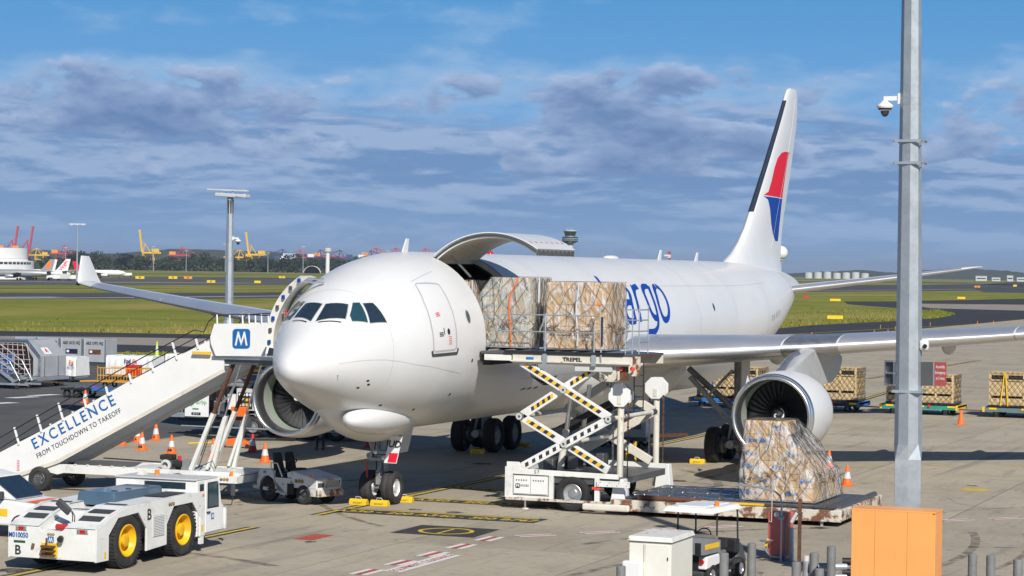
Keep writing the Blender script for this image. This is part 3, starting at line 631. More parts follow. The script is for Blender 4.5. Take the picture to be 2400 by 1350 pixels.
def wing(s):
    xs = [1.2, 2.9, 4.4, 6, 7.8, 9.4, 11, 13, 15, 17, 19, 21, 23, 25, 26.8, 28.2, 29.4]; P = []
    for x in xs:
        _, y, c, z, t = wsec(x); P.append([(s*x, y+u, z+v-u*.035) for u, v in foil(c, t)])
    b = MB(); b.grid(P, flip=s < 0); b.poly(P[-1])
    wg = b.build('wing', m_wing, plane, smooth=50)
    # slats: leading edge skins between seams
    seams = [3.4, 8.55, 10.35, 16.2, 22.2, 28.0]
    for k in range(len(seams)-1):
        a, e = seams[k]+.03, seams[k+1]-.03; Q = []
        for x in np.linspace(a, e, 7):
            _, y, c, z, t = wsec(x); F = foil(c*1., t, 26); m_ = len(F)//2
            sel = F[m_-9:m_+7]; Q.append([(s*x, y+u-.012, z+v*1.02-u*.035) for u, v in sel])
        b = MB(); b.grid(Q, flip=s < 0); b.build('slat', m_slat if k != 1 else m_alud, wg, smooth=180)
    # winglet
    x, y, c, z, t = WS[-1]; Q = []
    for k, (dx, dy, dz, cc) in enumerate(((0, 0, 0, 2.35), (.12, .12, .12, 2.1), (.22, .35, .45, 1.7), (.30, .7, 1.32, .75))):
        F = foil(cc, .09); Q.append([(s*(x+dx+(-v if k > 1 else -v*.4)), y+dy+u, z+dz+(v if k < 1 else 0)-u*.03) for u, v in F])
    b = MB(); b.grid(Q, flip=s < 0); b.poly(Q[-1]); b.build('winglet', m_white, wg, smooth=60)
    b = MB(); b.ball((s*29.5, 36.5, 6.45), .13, 8, (.5, 1.5, .8)); b.build('navigation_light', m_navy, wg, smooth=180)
    for x in (6.6, 13.0, 17.0, 21.2):
        _, y, c, z, t = wsec(x); L = 3.3 if x < 10 else 2.7; n = 12; Q = []; ys = y+c-L*.62
        for i in range(n+1):
            q = i/n; e = math.sin(math.pi*min(1, q*.92+.03))**.8; Q.append([(s*x+.22*e*math.sin(a), ys+L*q, z-(c*.62+L*q*.5)*.035-.02-.62*e*(math.cos(a)*.5+.5)+.12) for a in np.linspace(0, 2*math.pi, 12, endpoint=False)])
        b = MB(); b.grid(Q, cv=True, flip=True); b.build('flap_track_fairing', m_gwht, wg, smooth=180)
    # trailing edge flap line
    b = MB()
    for x0, x1 in ((3.2, 9.0), (9.6, 20.5)):
        L = []
        for x in (x0, x1):
            _, y, c, z, t = wsec(x); L.append((s*x, y+c*.72, z+.09*t*c*3.2-c*.72*.035))
        b.tube(L, .02, 5)
    b.build('flap_seam', m_seam, wg)
    return wg
for s in (1, -1): wing(s)
# engines
m_lip = mat('satin inlet lip', (.74, .75, .76), .34, 1., var=.04, vs=1)
m_fan = mat('dark titanium fan blade', (.10, .10, .105), .42, .35, var=.2, vs=3)
m_green = mat('green acoustic liner', (.27, .34, .25), .5, var=.1)
m_duct = mat('pale inlet duct', (.46, .47, .44), .35, .35, var=.08)
def blade_mesh():
    P = []
    for i in range(7):
        t = i/6; r = .34+(1.20-.34)*t; tw = R_(22+44*t); ch = .20+.16*t*(1.3-.5*t)
        a0 = .10*t*t; row = []
        for q in (-1, -.4, .4, 1):
            u = ch*q; dy = u*math.cos(tw); da = u*math.sin(tw)/r+a0; row.append((r*math.sin(da), -dy*.8+.03*(1-q*q), r*math.cos(da)))
        P.append(row)
    b = MB(); b.grid(P); m = b.mesh('fan_blade'); m.materials.append(m_fan); m.shade_smooth(); return m
bm_ = blade_mesh(); m_pyl = mat('grey pylon paint', (.40, .41, .41), .4, var=.1)
def engine(s):
    ex, ey, ez = s*9.37, 18.55, 2.45; n = 56
    out = [(1.44, .10), (1.475, .28), (1.52, .7), (1.545, 1.3), (1.53, 2.1), (1.46, 2.9), (1.34, 3.6), (1.20, 4.2), (1.13, 4.25), (1.1, 3.6)]
    eng = MB().lathe(out, (ex, ey, ez), (0, 1, 0), n).build('engine', m_white, plane, smooth=40)
    MB().lathe([(1.235, .62), (1.24, .34), (1.262, .16), (1.30, .05), (1.345, .0), (1.39, .02), (1.425, .07), (1.452, .15), (1.482, .30)], (ex, ey, ez), (0, 1, 0), n).build('inlet_lip', m_lip, eng, smooth=180)
    MB().lathe([(1.236, .60), (1.225, .95)], (ex, ey, ez), (0, 1, 0), n).build('inlet_duct', m_duct, eng, smooth=180)
    MB().lathe([(1.226, .94), (1.225, 1.32)], (ex, ey, ez), (0, 1, 0), n).build('acoustic_liner', m_green, eng, smooth=180)
    MB().lathe([(1.225, 1.3), (1.22, 1.9), (.2, 1.95)], (ex, ey, ez), (0, 1, 0), n).build('fan_case', m_blk, eng, smooth=40)
    MB().lathe([(.01, .86), (.08, .90), (.2, 1.05), (.30, 1.25), (.345, 1.5), (.345, 1.7)], (ex, ey, ez), (0, 1, 0), 32).build('spinner', m_blk, eng, smooth=180)
    b = MB(); pts = []
    for k in range(34):
        t = k/33; a = t*5.6+(2.0 if s > 0 else 3.5); r = .05+.19*t; h = float(np.interp(r, (.01, .08, .2, .30), (.86, .90, 1.05, 1.25))); pts.append((ex+r*math.cos(a), ey+h-.03, ez+r*math.sin(a)))
    b.tube(pts, [.016+.02*math.sin(math.pi*k/33) for k in range(34)], 5); b.build('spinner_spiral', m_wtext, eng)
    for k in range(34):
        o = mobj('fan_blade', bm_, None, eng, loc=(ex, ey+1.55, ez)); o.rotation_euler = (0, 2*math.pi*k/34, 0)
    MB().lathe([(.78, 3.6), (.80, 4.3), (.68, 5.0), (.55, 5.5), (.50, 5.45), (.5, 4)], (ex, ey, ez), (0, 1, 0), 32).build('core_cowl', m_alud, eng, smooth=40)
    MB().lathe([(.42, 5.2), (.3, 5.8), (.02, 6.3)], (ex, ey, ez), (0, 1, 0), 24).build('exhaust_cone', m_steel, eng, smooth=180)
    # pylon
    P = []
    for y, zl, zu, hw in ((20.4, 3.85, 3.95, .05), (21.1, 3.7, 4.1, .16), (22.2, 3.6, 4.42, .24), (23.3, 3.5, 4.68, .27), (24.6, 3.3, 4.75, .27), (26.6, 3.35, 4.55, .24), (28.2, 3.7, 4.4, .14), (29.0, 4.1, 4.25, .04)):
        P.append([(ex-hw, y, zl), (ex-hw, y, zu-.1), (ex-hw*.5, y, zu), (ex+hw*.5, y, zu), (ex+hw, y, zu-.1), (ex+hw, y, zl)])
    b = MB(); b.grid(P, cv=True, flip=True); b.build('pylon', m_pyl, eng, smooth=40)
    b = MB(); b.tube([(ex-.35, 20.7, 3.85), (ex-.33, 21.4, 4.02), (ex-.25, 22.1, 4.3), (ex-.1, 22.6, 4.5)], [.12, .17, .17, .14], 10); b.build('precooler_fairing', m_alud, eng, smooth=60)
    b = MB(); b.prism([(0, 0), (1.0, .12), (1.3, .42), (.25, .05)], (ex+s*(-1.25), ey+1.0, ez+.95), (0, 1, 0), (-.6*s, 0, .8), (.02, 0, .02)); b.build('nacelle_strake', m_white, eng)
for s in (1, -1): engine(s)
# fin and tailplane
FN = [(7.2, 44.3, 11.2, .80), (7.7, 44.7, 10.6, .60), (8.0, 45.3, 9.8, .48), (8.3, 46.2, 9.0, .4), (8.9, 47.35, 7.9, .34), (9.6, 48.4, 7.0, .31), (10.37, 49.25, 6.45, .29), (12.68, 51.75, 5.2, .24), (15.15, 54.3, 3.7, .18), (16.5, 55.6, 2.5, .14), (16.8, 56.0, 1.95, .10), (16.9, 56.4, 1.4, .04)]
def finx(z, y):
    for i in range(len(FN)-1):
        if FN[i][0] <= z <= FN[i+1][0]:
            t = (z-FN[i][0])/(FN[i+1][0]-FN[i][0]); a = [FN[i][k]+(FN[i+1][k]-FN[i][k])*t for k in range(4)]
            u = min(max((y-a[1])/a[2], 0.0), 1); return a[3]*(2.969*math.sqrt(u)-1.26*u-3.516*u*u+2.843*u**3-1.015*u**4)
    return 0
P = []
for z, y, c, hw in FN:
    us = [.5*(1-math.cos(math.pi*i/12)) for i in range(13)]; f = lambda u: hw*(2.969*math.sqrt(u)-1.26*u-3.516*u*u+2.843*u**3-1.015*u**4)
    P.append([(f(u), y+c*u, z) for u in us[::-1]]+[(-f(u), y+c*u, z) for u in us[1:]])
b = MB(); b.grid(P, flip=True); b.poly(P[-1]); fin = b.build('fin', m_white, plane, smooth=50)
def fedge(z):
    for i in range(len(FN)-1):
        if FN[i][0] <= z <= FN[i+1][0]: t = (z-FN[i][0])/(FN[i+1][0]-FN[i][0]); return FN[i][1]+(FN[i+1][1]-FN[i][1])*t, FN[i][2]+(FN[i+1][2]-FN[i][2])*t
Q = []
for z in np.linspace(10.4, 16.2, 14):
    y, c = fedge(z); Q.append([(finx(z, y+q)*sg+.006*sg, y+q-.012, z) for sg, q in ((1, .2), (1, .11), (1, .04), (1, .0), (-1, .04), (-1, .11), (-1, .2))])
b = MB(); b.grid(Q); b.build('fin_leading_edge', mat('slate erosion strip', (.035, .045, .07), .4, .2), fin, smooth=180)
def finpatch(name, poly_l, poly_r, m):
    for sg in (1, -1):
        Q = []
        for (yl, z), (yr, z2) in zip(poly_l, poly_r): Q.append([(sg*(finx(z, yl+(yr-yl)*q/4)+.008), yl+(yr-yl)*q/4, z) for q in range(5)])
        b = MB(); b.grid(Q, flip=sg > 0); b.build(name, m, fin, smooth=180)
finpatch('red_emblem', [(50.9, 11.25), (51.7, 11.45), (52.3, 12.0), (52.9, 12.7), (53.5, 13.2), (54.3, 13.5), (55.2, 13.6)], [(54.9, 11.25), (54.9, 11.45), (55.15, 12.0), (55.5, 12.7), (55.8, 13.2), (56.0, 13.5), (56.3, 13.6)], m_lred)
finpatch('blue_emblem', [(50.9, 11.2), (51.6, 11.05), (52.0, 10.6), (52.3, 9.95), (52.8, 9.4), (53.5, 9.05)], [(54.9, 11.2), (54.8, 11.05), (54.7, 10.6), (54.5, 9.95), (54.35, 9.4), (54.2, 9.05)], m_blue)
b = MB(); b.tube([(finx(z, fedge(z)[0]+fedge(z)[1]*.68)+.006, fedge(z)[0]+fedge(z)[1]*.68, z) for z in np.linspace(8.7, 16.4, 12)], .012, 4); b.build('rudder_seam', m_seam, fin)
for s in (1, -1):
    P = []
    for x, y, c, z, t in ((.6, 49.6, 5.3, 6.45, .10), (1.5, 50.3, 4.9, 6.6, .10), (5.5, 53.3, 3.4, 7.2, .10), (9.2, 56.1, 2.0, 7.8, .09), (9.7, 56.9, 1.3, 7.9, .06)):
        P.append([(s*x, y+u, z+v*.9) for u, v in foil(c, t)])
    b = MB(); b.grid(P, flip=s < 0); b.poly(P[-1]); tp = b.build('tailplane', m_white, plane, smooth=50)
    Q = []
    for x, y, c, z in ((1.7, 50.45, 4.8, 6.63), (5.5, 53.3, 3.4, 7.2), (9.0, 55.95, 2.05, 7.77)):
        F = foil(c, .10, 26); m_ = len(F)//2; Q.append([(s*x, y+u-.012, z+v*.92) for u, v in F[m_-6:m_+6]])
    b = MB(); b.grid(Q, flip=s < 0); b.build('tailplane_leading_edge', m_slat, tp, smooth=180)
    patch('tailplane_cutout', [(50.0, 38*s), (55.2, 30*s), (55.0, 70*s), (52.5, 100*s), (50.2, 90*s)], m_gwht, plane, .01, 5)
# landing gear
m_rimw = mat('white wheel rim', (.68, .68, .66), .4, .2, var=.12, dirt=(GRIME, .55, .8, 8, .5))
m_gear = mat('grey gear leg paint', (.36, .37, .37), .4, .3, var=.2, vs=6, dirt=(GRIME, .5, .75, 7, .7))
ng = one('nose_gear', m_gear, plane, 'cyl', (0, 6.67, .55), (0, 6.95, 2.5), .11, .13, smooth=60)
for x in (-.37, .37):
    t_ = tyre('tyre', ng, (x, 6.67, .525), .525, .42, (1, .0, 0)); rim('rim', ng, (x, 6.67, .525), .29, .40, (1, 0, 0), m_rimw)
b = MB(); b.cyl((-.5, 6.67, .525), (.5, 6.67, .525), .07); b.cyl((0, 6.7, .8), (0, 6.78, 1.45), .16); b.b2(-.34, .34, 6.45, 6.9, 1.36, 1.46); b.b2(-.3, .3, 6.5, 6.85, 1.58, 1.66); b.cyl((-.46, 6.6, 1.5), (.46, 6.6, 1.5), .075); b.cyl((-.3, 6.5, 1.4), (-.3, 6.5, 1.62), .06)
b.cyl((.3, 6.5, 1.4), (.3, 6.5, 1.62), .06); b.build('steering_collar', m_gear, ng, smooth=50)
b = MB(); b.beam((-.06, 6.55, .62), (-.02, 6.45, 1.0), .14, .06); b.beam((-.02, 6.45, 1.0), (0, 6.6, 1.38), .14, .06); b.build('torque_link', m_gear, ng)
b = MB(); b.cyl((0, 6.9, 1.7), (0, 8.6, 2.6), .09); b.cyl((.18, 6.8, 1.7), (.45, 6.9, 2.5), .04); b.cyl((-.18, 6.8, 1.7), (-.45, 6.9, 2.5), .04); b.build('drag_strut', m_gear, ng, smooth=60)
b = MB(); b.ball((.16, 6.5, 1.45), .11, 10); b.ball((-.13, 6.5, 1.62), .09, 10); b.build('taxi_light', m_alu, ng, smooth=180)
for p0, p1 in (((.12, 6.5, 1.3), (.1, 6.5, .75)), ((-.12, 6.52, 1.5), (-.13, 6.5, .7)), ((.2, 6.6, 2.3), (.22, 6.5, 1.4)), ((-.2, 6.6, 2.3), (-.22, 6.5, 1.4))):
    b = MB(); b.tube([p0, ((p0[0]+p1[0])/2+.05, p0[1]-.06, (p0[2]+p1[2])/2), p1], .018, 5); b.build('hydraulic_hose', m_blk, ng)
b = MB(); b.beam((-.34, 6.3, 1.34), (-.3, 6.25, .62), .06, .012, (0, 1, 0)); b.build('warning_streamer', m_red, ng)
for s in (1, -1):
    b = MB(); b.prism([(-.35, 0), (.55, 0), (.35, -.82), (-.2, -.82)], (s*.62, 7.1, 2.42), (0, 1, 0), (s*.18, -.12, 1), (s*.035, 0, 0)); b.build('gear_door', m_gwht, ng)
b = MB(); b.prism([(.56, 0), (.98, 0), (.78, -.84), (.36, -.84)], (0, 6.05, 2.18), (1, 0, 0), (.0, 0, 1), (0, .03, 0)); pl = b.build('gear_plate', m_wtext, ng)
b = MB(); b.prism([(.55, -.52), (.84, -.52), (.77, -.82), (.48, -.82)], (0, 6.045, 2.18), (1, 0, 0), (0, 0, 1), (0, .03, 0)); b.build('plate_band', m_lred, ng)
text('gear_lettering', 'UD', .30, m_text, ng, (.73, 6.035, 1.93), (1, 0, -.02), (.22, 0, 1), extrude=.003, offset=.008)
for s in (1, -1):
    X, Y = s*5.34, 28.85
    mg = one('main_gear', m_gear, plane, 'cyl', (X, Y, .9), (X, Y+.1, 4.3), .20, .24, n=16, smooth=60)
    b = MB(); b.cyl((X, Y-1.25, .74), (X, Y+1.25, .70), .16); b.cyl((X, Y, 1.9), (s*3.2, Y+.2, 3.6), .12); b.cyl((X+.1, Y-.25, 1.2), (X+.1, Y-.25, 3.6), .06); b.cyl((X-.15, Y-.9, .9), (X-.1, Y-.3, 2.2), .05); b.build('bogie_beam', m_gear, mg, smooth=60)
    b = MB(); b.beam((X, Y-.2, 1.25), (X-s*1.9, Y-.4, 3.3), .28, .18); b.beam((X-s*.2, Y-.3, 3.6), (X-s*1.2, Y-.4, 2.5), .10, .10); b.build('side_stay', m_gear, mg)
    b = MB(); b.b2(X+s*.28-.02, X+s*.28+.02, Y-.75, Y+.45, 1.9, 4.2); b.build('leg_door', m_gwht, mg)
    for dy in (-.99, .99):
        one('axle', m_gear, mg, 'cyl', (X-.75, Y+dy, .7), (X+.75, Y+dy, .7), .11, smooth=60)
        for dx in (-.70, .70):
            tyre('tyre', mg, (X+dx, Y+dy, .70), .70, .50, (1, 0, 0), m_black); rim('rim', mg, (X+dx, Y+dy, .70), .39, .46, (1, 0, 0), m_gear)
            b = MB(); b.lathe([(.12, -.1), (.30, -.1), (.32, -.04), (.32, .1), (.12, .1)], (X+dx*.52, Y+dy, .7), (1, 0, 0), 14); b.build('brake_pack', m_steel, mg, smooth=30)
# starboard door standing open
b = MB(); P1, P2 = [], []
for i in range(15):
    a = R_(-(31+4.5*i)); x, z = 2.34*math.sin(a), CZ+2.34*math.cos(a)
    P1.append([(x, 3.2, z), (x-.12, 4.2, z)]); P2.append([(x+.2, 3.3, z-.05), (x+.06, 4.2, z-.05)])
b.grid(P1); b.grid(P2, flip=True); b.grid([[P1[i][0], P2[i][0]] for i in range(15)], flip=True); b.grid([[P1[i][1], P2[i][1]] for i in range(15)])
b.poly([P1[0][0], P1[0][1], P2[0][1], P2[0][0]]); b.poly([P1[-1][0], P1[-1][1], P2[-1][1], P2[-1][0]])
od = b.build('open_crew_door', m_frame, plane, smooth=40)
for i in range(1, 14, 2):
    p = V(P1[i][0]); b = MB(); b.b2(p.x+.07, p.x+.14, 3.17, 3.26, p.z-.1, p.z+.02); b.build('door_stop', m_blue if i % 4 == 1 else m_steel, od)
for q in (((-1.2, 3.3, 7.05), (-.55, 3.5, 7.02), .03), ((-1.2, 3.3, 6.95), (-.55, 3.5, 6.92), .03), ((-2.0, 3.6, 6.0), (-1.8, 4.0, 5.9), .05)): one('door_arm', m_alu, od, 'cyl', *q, smooth=60)
b = MB(); b.beam((-1.72, 3.28, 6.1), (-1.70, 3.28, 5.75), .05, .012, (0, 1, 0)); b.build('door_streamer', m_red, od)
# ------------------------------------------------------------------ ground equipment
def rebase(root, loc):
    root.location = loc; T = Matrix.Translation(-V(loc))
    for ch in root.children: ch.matrix_parent_inverse = T
    return root
def rrect(x0, x1, y0, y1, r, n=4):
    out = []
    for cx, cy, a0 in ((x1-r, y0+r, -90), (x1-r, y1-r, 0), (x0+r, y1-r, 90), (x0+r, y0+r, 180)):
        out += [(cx+r*math.cos(R_(a0+90*k/n)), cy+r*math.sin(R_(a0+90*k/n))) for k in range(n+1)]
    return out
def logo_m(par, o, U, W, s, sub_=True):
    """blue rounded square with a white M; o is its centre"""
    U, W = V(U).normalized(), V(W).normalized(); Nn = U.cross(W); o = V(o)
    b = MB(); b.prism(rrect(-s/2, s/2, -s/2, s/2, s*.18), o, U, W, Nn*.006); lg = b.build('emblem', m_textb, par)
    z = o+Nn*.007; h = s*.36
    for pl in ([(-.36, -.34), (-.26, -.34), (-.17, .12), (.0, -.36), (.17, .12), (.26, -.34), (.36, -.34), (.21, .36), (.14, .36), (.0, -.10), (-.14, .36), (-.21, .36)],):
        b = MB(); b.prism([(a*s, c*s) for a, c in pl], z, U, W, Nn*.004); b.build('emblem_letter', m_wtext, lg if sub_ else par)
    return lg
def tga(par, o, U, W, s):
    U, W = V(U).normalized(), V(W).normalized(); Nn = U.cross(W); o = V(o)
    for k, ch in enumerate('TGA'):
        c = o+U*s*1.08*(k-1); b = MB(); b.cyl(c, c+Nn*.004, s*.5, n=18); d = b.build('round_sticker', m_text, par)
        text('sticker_letter', ch, s*.75, m_yel, d, c+Nn*.005, U, W, extrude=.002, offset=.004)
# ---- passenger stair truck on the starboard side
st = thing('boarding_stairs', 'white mobile boarding stairs with blue lettering leaning up to the open crew door', 'stairs')
NY, FY = 4.95, 7.0
side_poly = [(-13.6, .05), (-10.68, 1.02), (-4.7, 4.12), (-4.7, 4.62), (-5.05, 5.12), (-8.1, 3.66), (-11.4, 1.92), (-12.86, 1.2), (-13.9, .6)]
for Yy in (NY, FY): one('side_panel', m_wclean, st, 'prism', side_poly, (0, Yy, 0), (1, 0, 0), (0, 0, 1), (0, .05, 0))
for Yy, dy in ((NY, -.02), (FY, .05)):
    b = MB(); b.beam((-10.7, Yy+.02, .98), (-4.7, Yy+.02, 4.10), .09, .12); b.beam((-13.6, Yy+.02, .0), (-10.7, Yy+.02, .98), .09, .12); b.build('stringer', m_creamc, st)
for k in range(21):
    t = k/20; one('step', m_alud, st, 'box', (-12.9+8.0*t, (NY+FY)/2+.02, .42+4.15*t), (.30, 1.9, .035))
    if k % 2: one('step_bracket', m_creamc, st, 'beam', (-12.6+8.0*t, NY+.06, .2+4.15*t), (-12.6+8.0*t+.28, NY+.06, .2+4.15*t), .05, .03)
# platform
plp = [(-5.12, 5.15), (-4.98, 5.57), (-3.05, 5.61), (-2.98, 5.3), (-3.15, 4.9), (-3.22, 4.60), (-4.92, 4.56), (-5.1, 4.95)]
one('platform_panel', m_wclean, st, 'prism', plp, (0, NY-.14, 0), (1, 0, 0), (0, 0, 1), (0, .05, 0))
one('platform_panel', m_wclean, st, 'prism', plp, (0, FY+.12, 0), (1, 0, 0), (0, 0, 1), (0, .05, 0))
one('platform_wing', m_mgrey, st, 'prism', [(-3.2, 4.6), (-2.78, 4.62), (-2.82, 5.35), (-2.98, 5.3)], (0, NY+.0, 0), (1, 0, 0), (0, 0, 1), (0, .04, 0))
one('platform_deck', m_alud, st, 'b2', -5.1, -2.75, NY-.05, FY+.1, 4.46, 4.56)
one('platform_beam', m_steel, st, 'b2', -5.05, -2.9, NY+.05, NY+.16, 4.30, 4.46); one('platform_beam', m_steel, st, 'b2', -5.05, -2.9, FY-.1, FY, 4.30, 4.46)
logo_m(st, (-4.02, NY-.142, 5.12), (1, 0, .02), (0, 0, 1), .62)
one('canopy_lip', m_yel, st, 'b2', -5.75, -5.1, NY-.16, NY-.1, 4.60, 4.68)
def rail(par, name, pts, r, m): return MB().tube(pts, r, 6).build(name, m, par)
for Yy in (NY-.04, FY+.06):
    rail(st, 'handrail', [(-13.7, Yy, 1.35), (-12.86, Yy, 1.68), (-8.1, Yy, 4.18), (-5.75, Yy, 5.35), (-5.4, Yy, 5.30), (-5.25, Yy, 5.62), (-5.0, Yy, 5.82), (-4.3, Yy, 5.88), (-2.95, Yy, 5.86)], .018, m_blk)
    rail(st, 'handrail', [(-13.5, Yy, .95), (-11.4, Yy, 2.18), (-8.1, Yy, 3.92), (-5.5, Yy, 5.2)], .016, m_blk)
    for x in (-13.0, -12.15, -11.3, -10.5, -9.65, -8.85, -8.0, -7.2, -6.35, -5.6):
        z = 1.2+(x+12.86)*(3.66-1.2)/(12.86-8.1) if x < -8.1 else 3.66+(x+8.1)*(5.12-3.66)/3.05
        lg = .46 if int(abs(x)*10) % 2 else .22
        one('rail_post', m_wclean, st, 'beam', (x, Yy+.02, z-.1), (x-lg*.42, Yy+.02, z+lg), .06, .05)
    for x in (-4.9, -4.45, -4.0, -3.55, -3.1): one('rail_post', m_wclean, st, 'beam', (x, Yy-.06, 5.55), (x-.04, Yy-.02, 5.85), .04, .04)
# lettering on the near side
ux = V((2.99, 0, 1.56)).normalized(); uz = V((-ux.z, 0, ux.x))
tp = V((-10.08, NY-.008, 2.14))
text('slogan_lettering', 'EXCELLENCE', .50, m_textb, st, tp+uz*.13, ux, uz, sx=.93, space=1.33, extrude=.003, offset=.006)
text('slogan_lettering', 'FROM TOUCHDOWN TO TAKEOFF', .235, m_text, st, tp-uz*.27+ux*.02, ux, uz, sx=.85, space=1.12, extrude=.003)
# chassis
for Yy in (NY+.05, FY-.1):
    one('chassis_rail', m_wgse, st, 'prism', [(-12.3, .22), (-11.75, .22), (-11.7, .5), (-11.3, .66), (-10.75, .56), (-10.5, .62), (-4.15, .62), (-4.15, .9), (-10.45, .9), (-11.2, .86), (-12.2, .55)], (0, Yy, 0), (1, 0, 0), (0, 0, 1), (0, .07, 0))
one('chassis_deck', m_wgse, st, 'b2', -8.3, -4.1, NY+.12, FY-.1, .82, .875); one('front_beam', m_wgse, st, 'b2', -5.6, -4.1, NY-.15, FY+.15, .58, .80)
one('cross_shaft', m_blk, st, 'cyl', (-10.2, FY-.05, .98), (-7.6, FY-.05, .93), .02)
for k in range(6): one('shaft_clamp', m_creamc, st, 'b2', -10.1+k*.45, -10.04+k*.45, NY+.03, NY+.09, .89, .93)
for x in (-11.35, -6.3):
    one('axle', m_steel, st, 'cyl', (x, NY+.1, .40), (x, FY-.1, .40), .06)
    for Yy in (NY+.02, FY-.02):
        w_ = tyre('wheel', st, (x, Yy, .40), .40, .30, (0, 1, 0)); rim('rim', w_, (x, Yy, .40), .225, .29, (0, 1, 0), m_steel)
        for k in range(8):
            a = 2*math.pi*k/8; one('wheel_nut', m_alu, w_, 'cyl', (x+.11*math.cos(a), Yy-.10, .40+.11*math.sin(a)), (x+.11*math.cos(a), Yy-.135, .40+.11*math.sin(a)), .02, n=6)
one('hazard_post', m_wtext, st, 'b2', -12.22, -12.12, NY-.02, NY+.02, .55, 1.02)
for k in range(5): one('hazard_band', m_lred, st, 'prism', [(0, 0), (.05, .04), (.10, 0), (.10, .03), (.05, .07), (0, .03)], (-12.22, NY-.024, .6+.075*k), (1, 0, 0), (0, 0, 1), (0, -.003, 0))
# lift struts
for y in (NY+.25, FY-.35):
    for x0, x1 in ((-5.95, -4.45),):
        p0, p1 = V((x0, y, .9)), V((x1, y, 4.4)); pm = p0.lerp(p1, .52)
        one('lift_strut', m_wgse, st, 'beam', p0, pm, .16, .12); one('strut_slider', m_rust, st, 'beam', pm, p1, .11, .09)
    one('lift_cylinder', m_wgse, st, 'cyl', (-5.45, y+.12, .95), (-4.85, y+.12, 2.6), .055); one('cylinder_rod', m_alu, st, 'cyl', (-4.85, y+.12, 2.6), (-4.3, y+.12, 4.3), .03)
    one('lift_strut', m_wgse, st, 'beam', (-5.2, y, .9), (-4.72, y, 2.65), .11, .10)
rail(st, 'hydraulic_hose', [(-5.6, NY+.1, 1.0), (-5.25, NY+.05, 1.9), (-4.95, NY+.0, 2.6), (-5.15, NY+.02, 2.3), (-5.5, NY+.05, 1.4)], .014, m_blk)
rail(st, 'hydraulic_hose', [(-5.0, NY+.1, 1.0), (-5.05, NY+.0, 1.25), (-5.35, NY-.05, 1.1), (-5.5, NY, .95)], .014, m_blk)
# engine unit on the chassis
one('engine_block', m_dgrey, st, 'b2', -7.05, -6.55, NY+.3, NY+.75, .88, 1.18, bev=.03); one('fuel_tank', m_black, st, 'b2', -7.12, -6.7, NY+.28, NY+.68, 1.18, 1.34, bev=.04)
b = MB(); b.lathe([(.02, 0), (.17, .02), (.18, .1), (.1, .12)], (-6.85, NY+.3, 1.02), (0, -1, 0), 20); b.build('flywheel_cover', m_gwht, st, smooth=40)
one('extinguisher', m_red, st, 'cyl', (-6.45, NY+.4, 1.0), (-6.45, NY+.4, 1.32), .06); one('battery_box', m_mgrey, st, 'b2', -6.35, -6.05, NY+.3, NY+.6, .88, 1.2, bev=.02)
one('air_filter', m_black, st, 'cyl', (-6.6, NY+.3, 1.08), (-6.3, NY+.3, 1.08), .1); one('warning_lamp', m_amber, st, 'cyl', (-4.35, NY-.05, .8), (-4.35, NY-.05, .95), .05)
one('tow_bar', m_wgse, st, 'beam', (-4.1, 6.0, .42), (-3.4, 5.6, .40), .12, .1); one('tow_eye', m_rust, st, 'beam', (-3.4, 5.6, .40), (-3.05, 5.45, .38), .07, .06)
tga(st, (-4.55, NY-.152, .69), (1, 0, 0), (0, 0, 1), .10)
rebase(st, (-8.5, 6, 0))
# ---- pushback tractor
tg = thing('pushback_tractor', 'low white pushback tractor with big yellow wheels and a B on its side', 'tractor')
XL, XR = -1.22, 1.32; XI = .74
prof = [(-12.45, .32), (-12.45, 1.12), (-12.15, 1.22), (-11.75, 1.36), (-11.0, 1.55), (-7.35, 1.62), (-7.35, .42)]
ar = lambda yc: [(yc+.92, .30), (yc+.92, .85), (yc+.55, 1.36), (yc-.5, 1.36), (yc-.86, .92), (yc-.86, .30)]
out_ = [(-12.45, .30), (-11.86, .30)]+[(-11.86, .92), (-11.42, 1.31), (-10.42, 1.36), (-10.02, .92), (-10.02, .34)]+[(-8.98, .40)]+[(-8.98, .92), (-8.62, 1.36), (-7.62, 1.38), (-7.2, .95), (-7.2, .42)]+[(-6.95, .42), (-6.95, 1.63), (-11.0, 1.56), (-11.75, 1.37), (-12.15, 1.22), (-12.45, 1.12)]
for x, t in ((XR-.05, .05), (XL, .05)): one('side_panel', m_wgse, tg, 'prism', out_, (x, 0, 0), (0, 1, 0), (0, 0, 1), (t, 0, 0), bev=.008)
for x0, x1 in ((.42, XR-.05), (XL+.05, -.34)):
    cy = [(-12.45, 1.12), (-12.15, 1.22), (-11.75, 1.37), (-11.0, 1.56), (-6.95, 1.63)]
    b = MB(); b.grid([[(x, y, z) for x in (x0, x1)] for y, z in cy], flip=False); b.grid([[(x, y, z-.06) for x in (x0, x1)] for y, z in cy], flip=True)
    b.build('fender_top', m_wgse, tg)
    one('fender_inner', m_wgse, tg, 'prism', [(-12.4, .5), (-12.4, 1.1), (-12.15, 1.2), (-11.75, 1.35), (-11.0, 1.54), (-6.95, 1.6), (-6.95, .5)], (x0 if x0 > 0 else x1-.03, 0, 0), (0, 1, 0), (0, 0, 1), (.03, 0, 0))
    for y0, y1, z0, z1 in ((-12.05, -11.8, 1.262, 1.362), (-11.6, -10.7, 1.425, 1.575), (-8.9, -7.7, 1.61, 1.628)):
        a, c = x0+.12, x1-.1; b = MB(); b.poly([(a, y0, z0+.012), (c, y0, z0+.012), (c, y1, z1+.012), (a, y1, z1+.012)]); b.build('grip_pad', m_dgrey, tg)
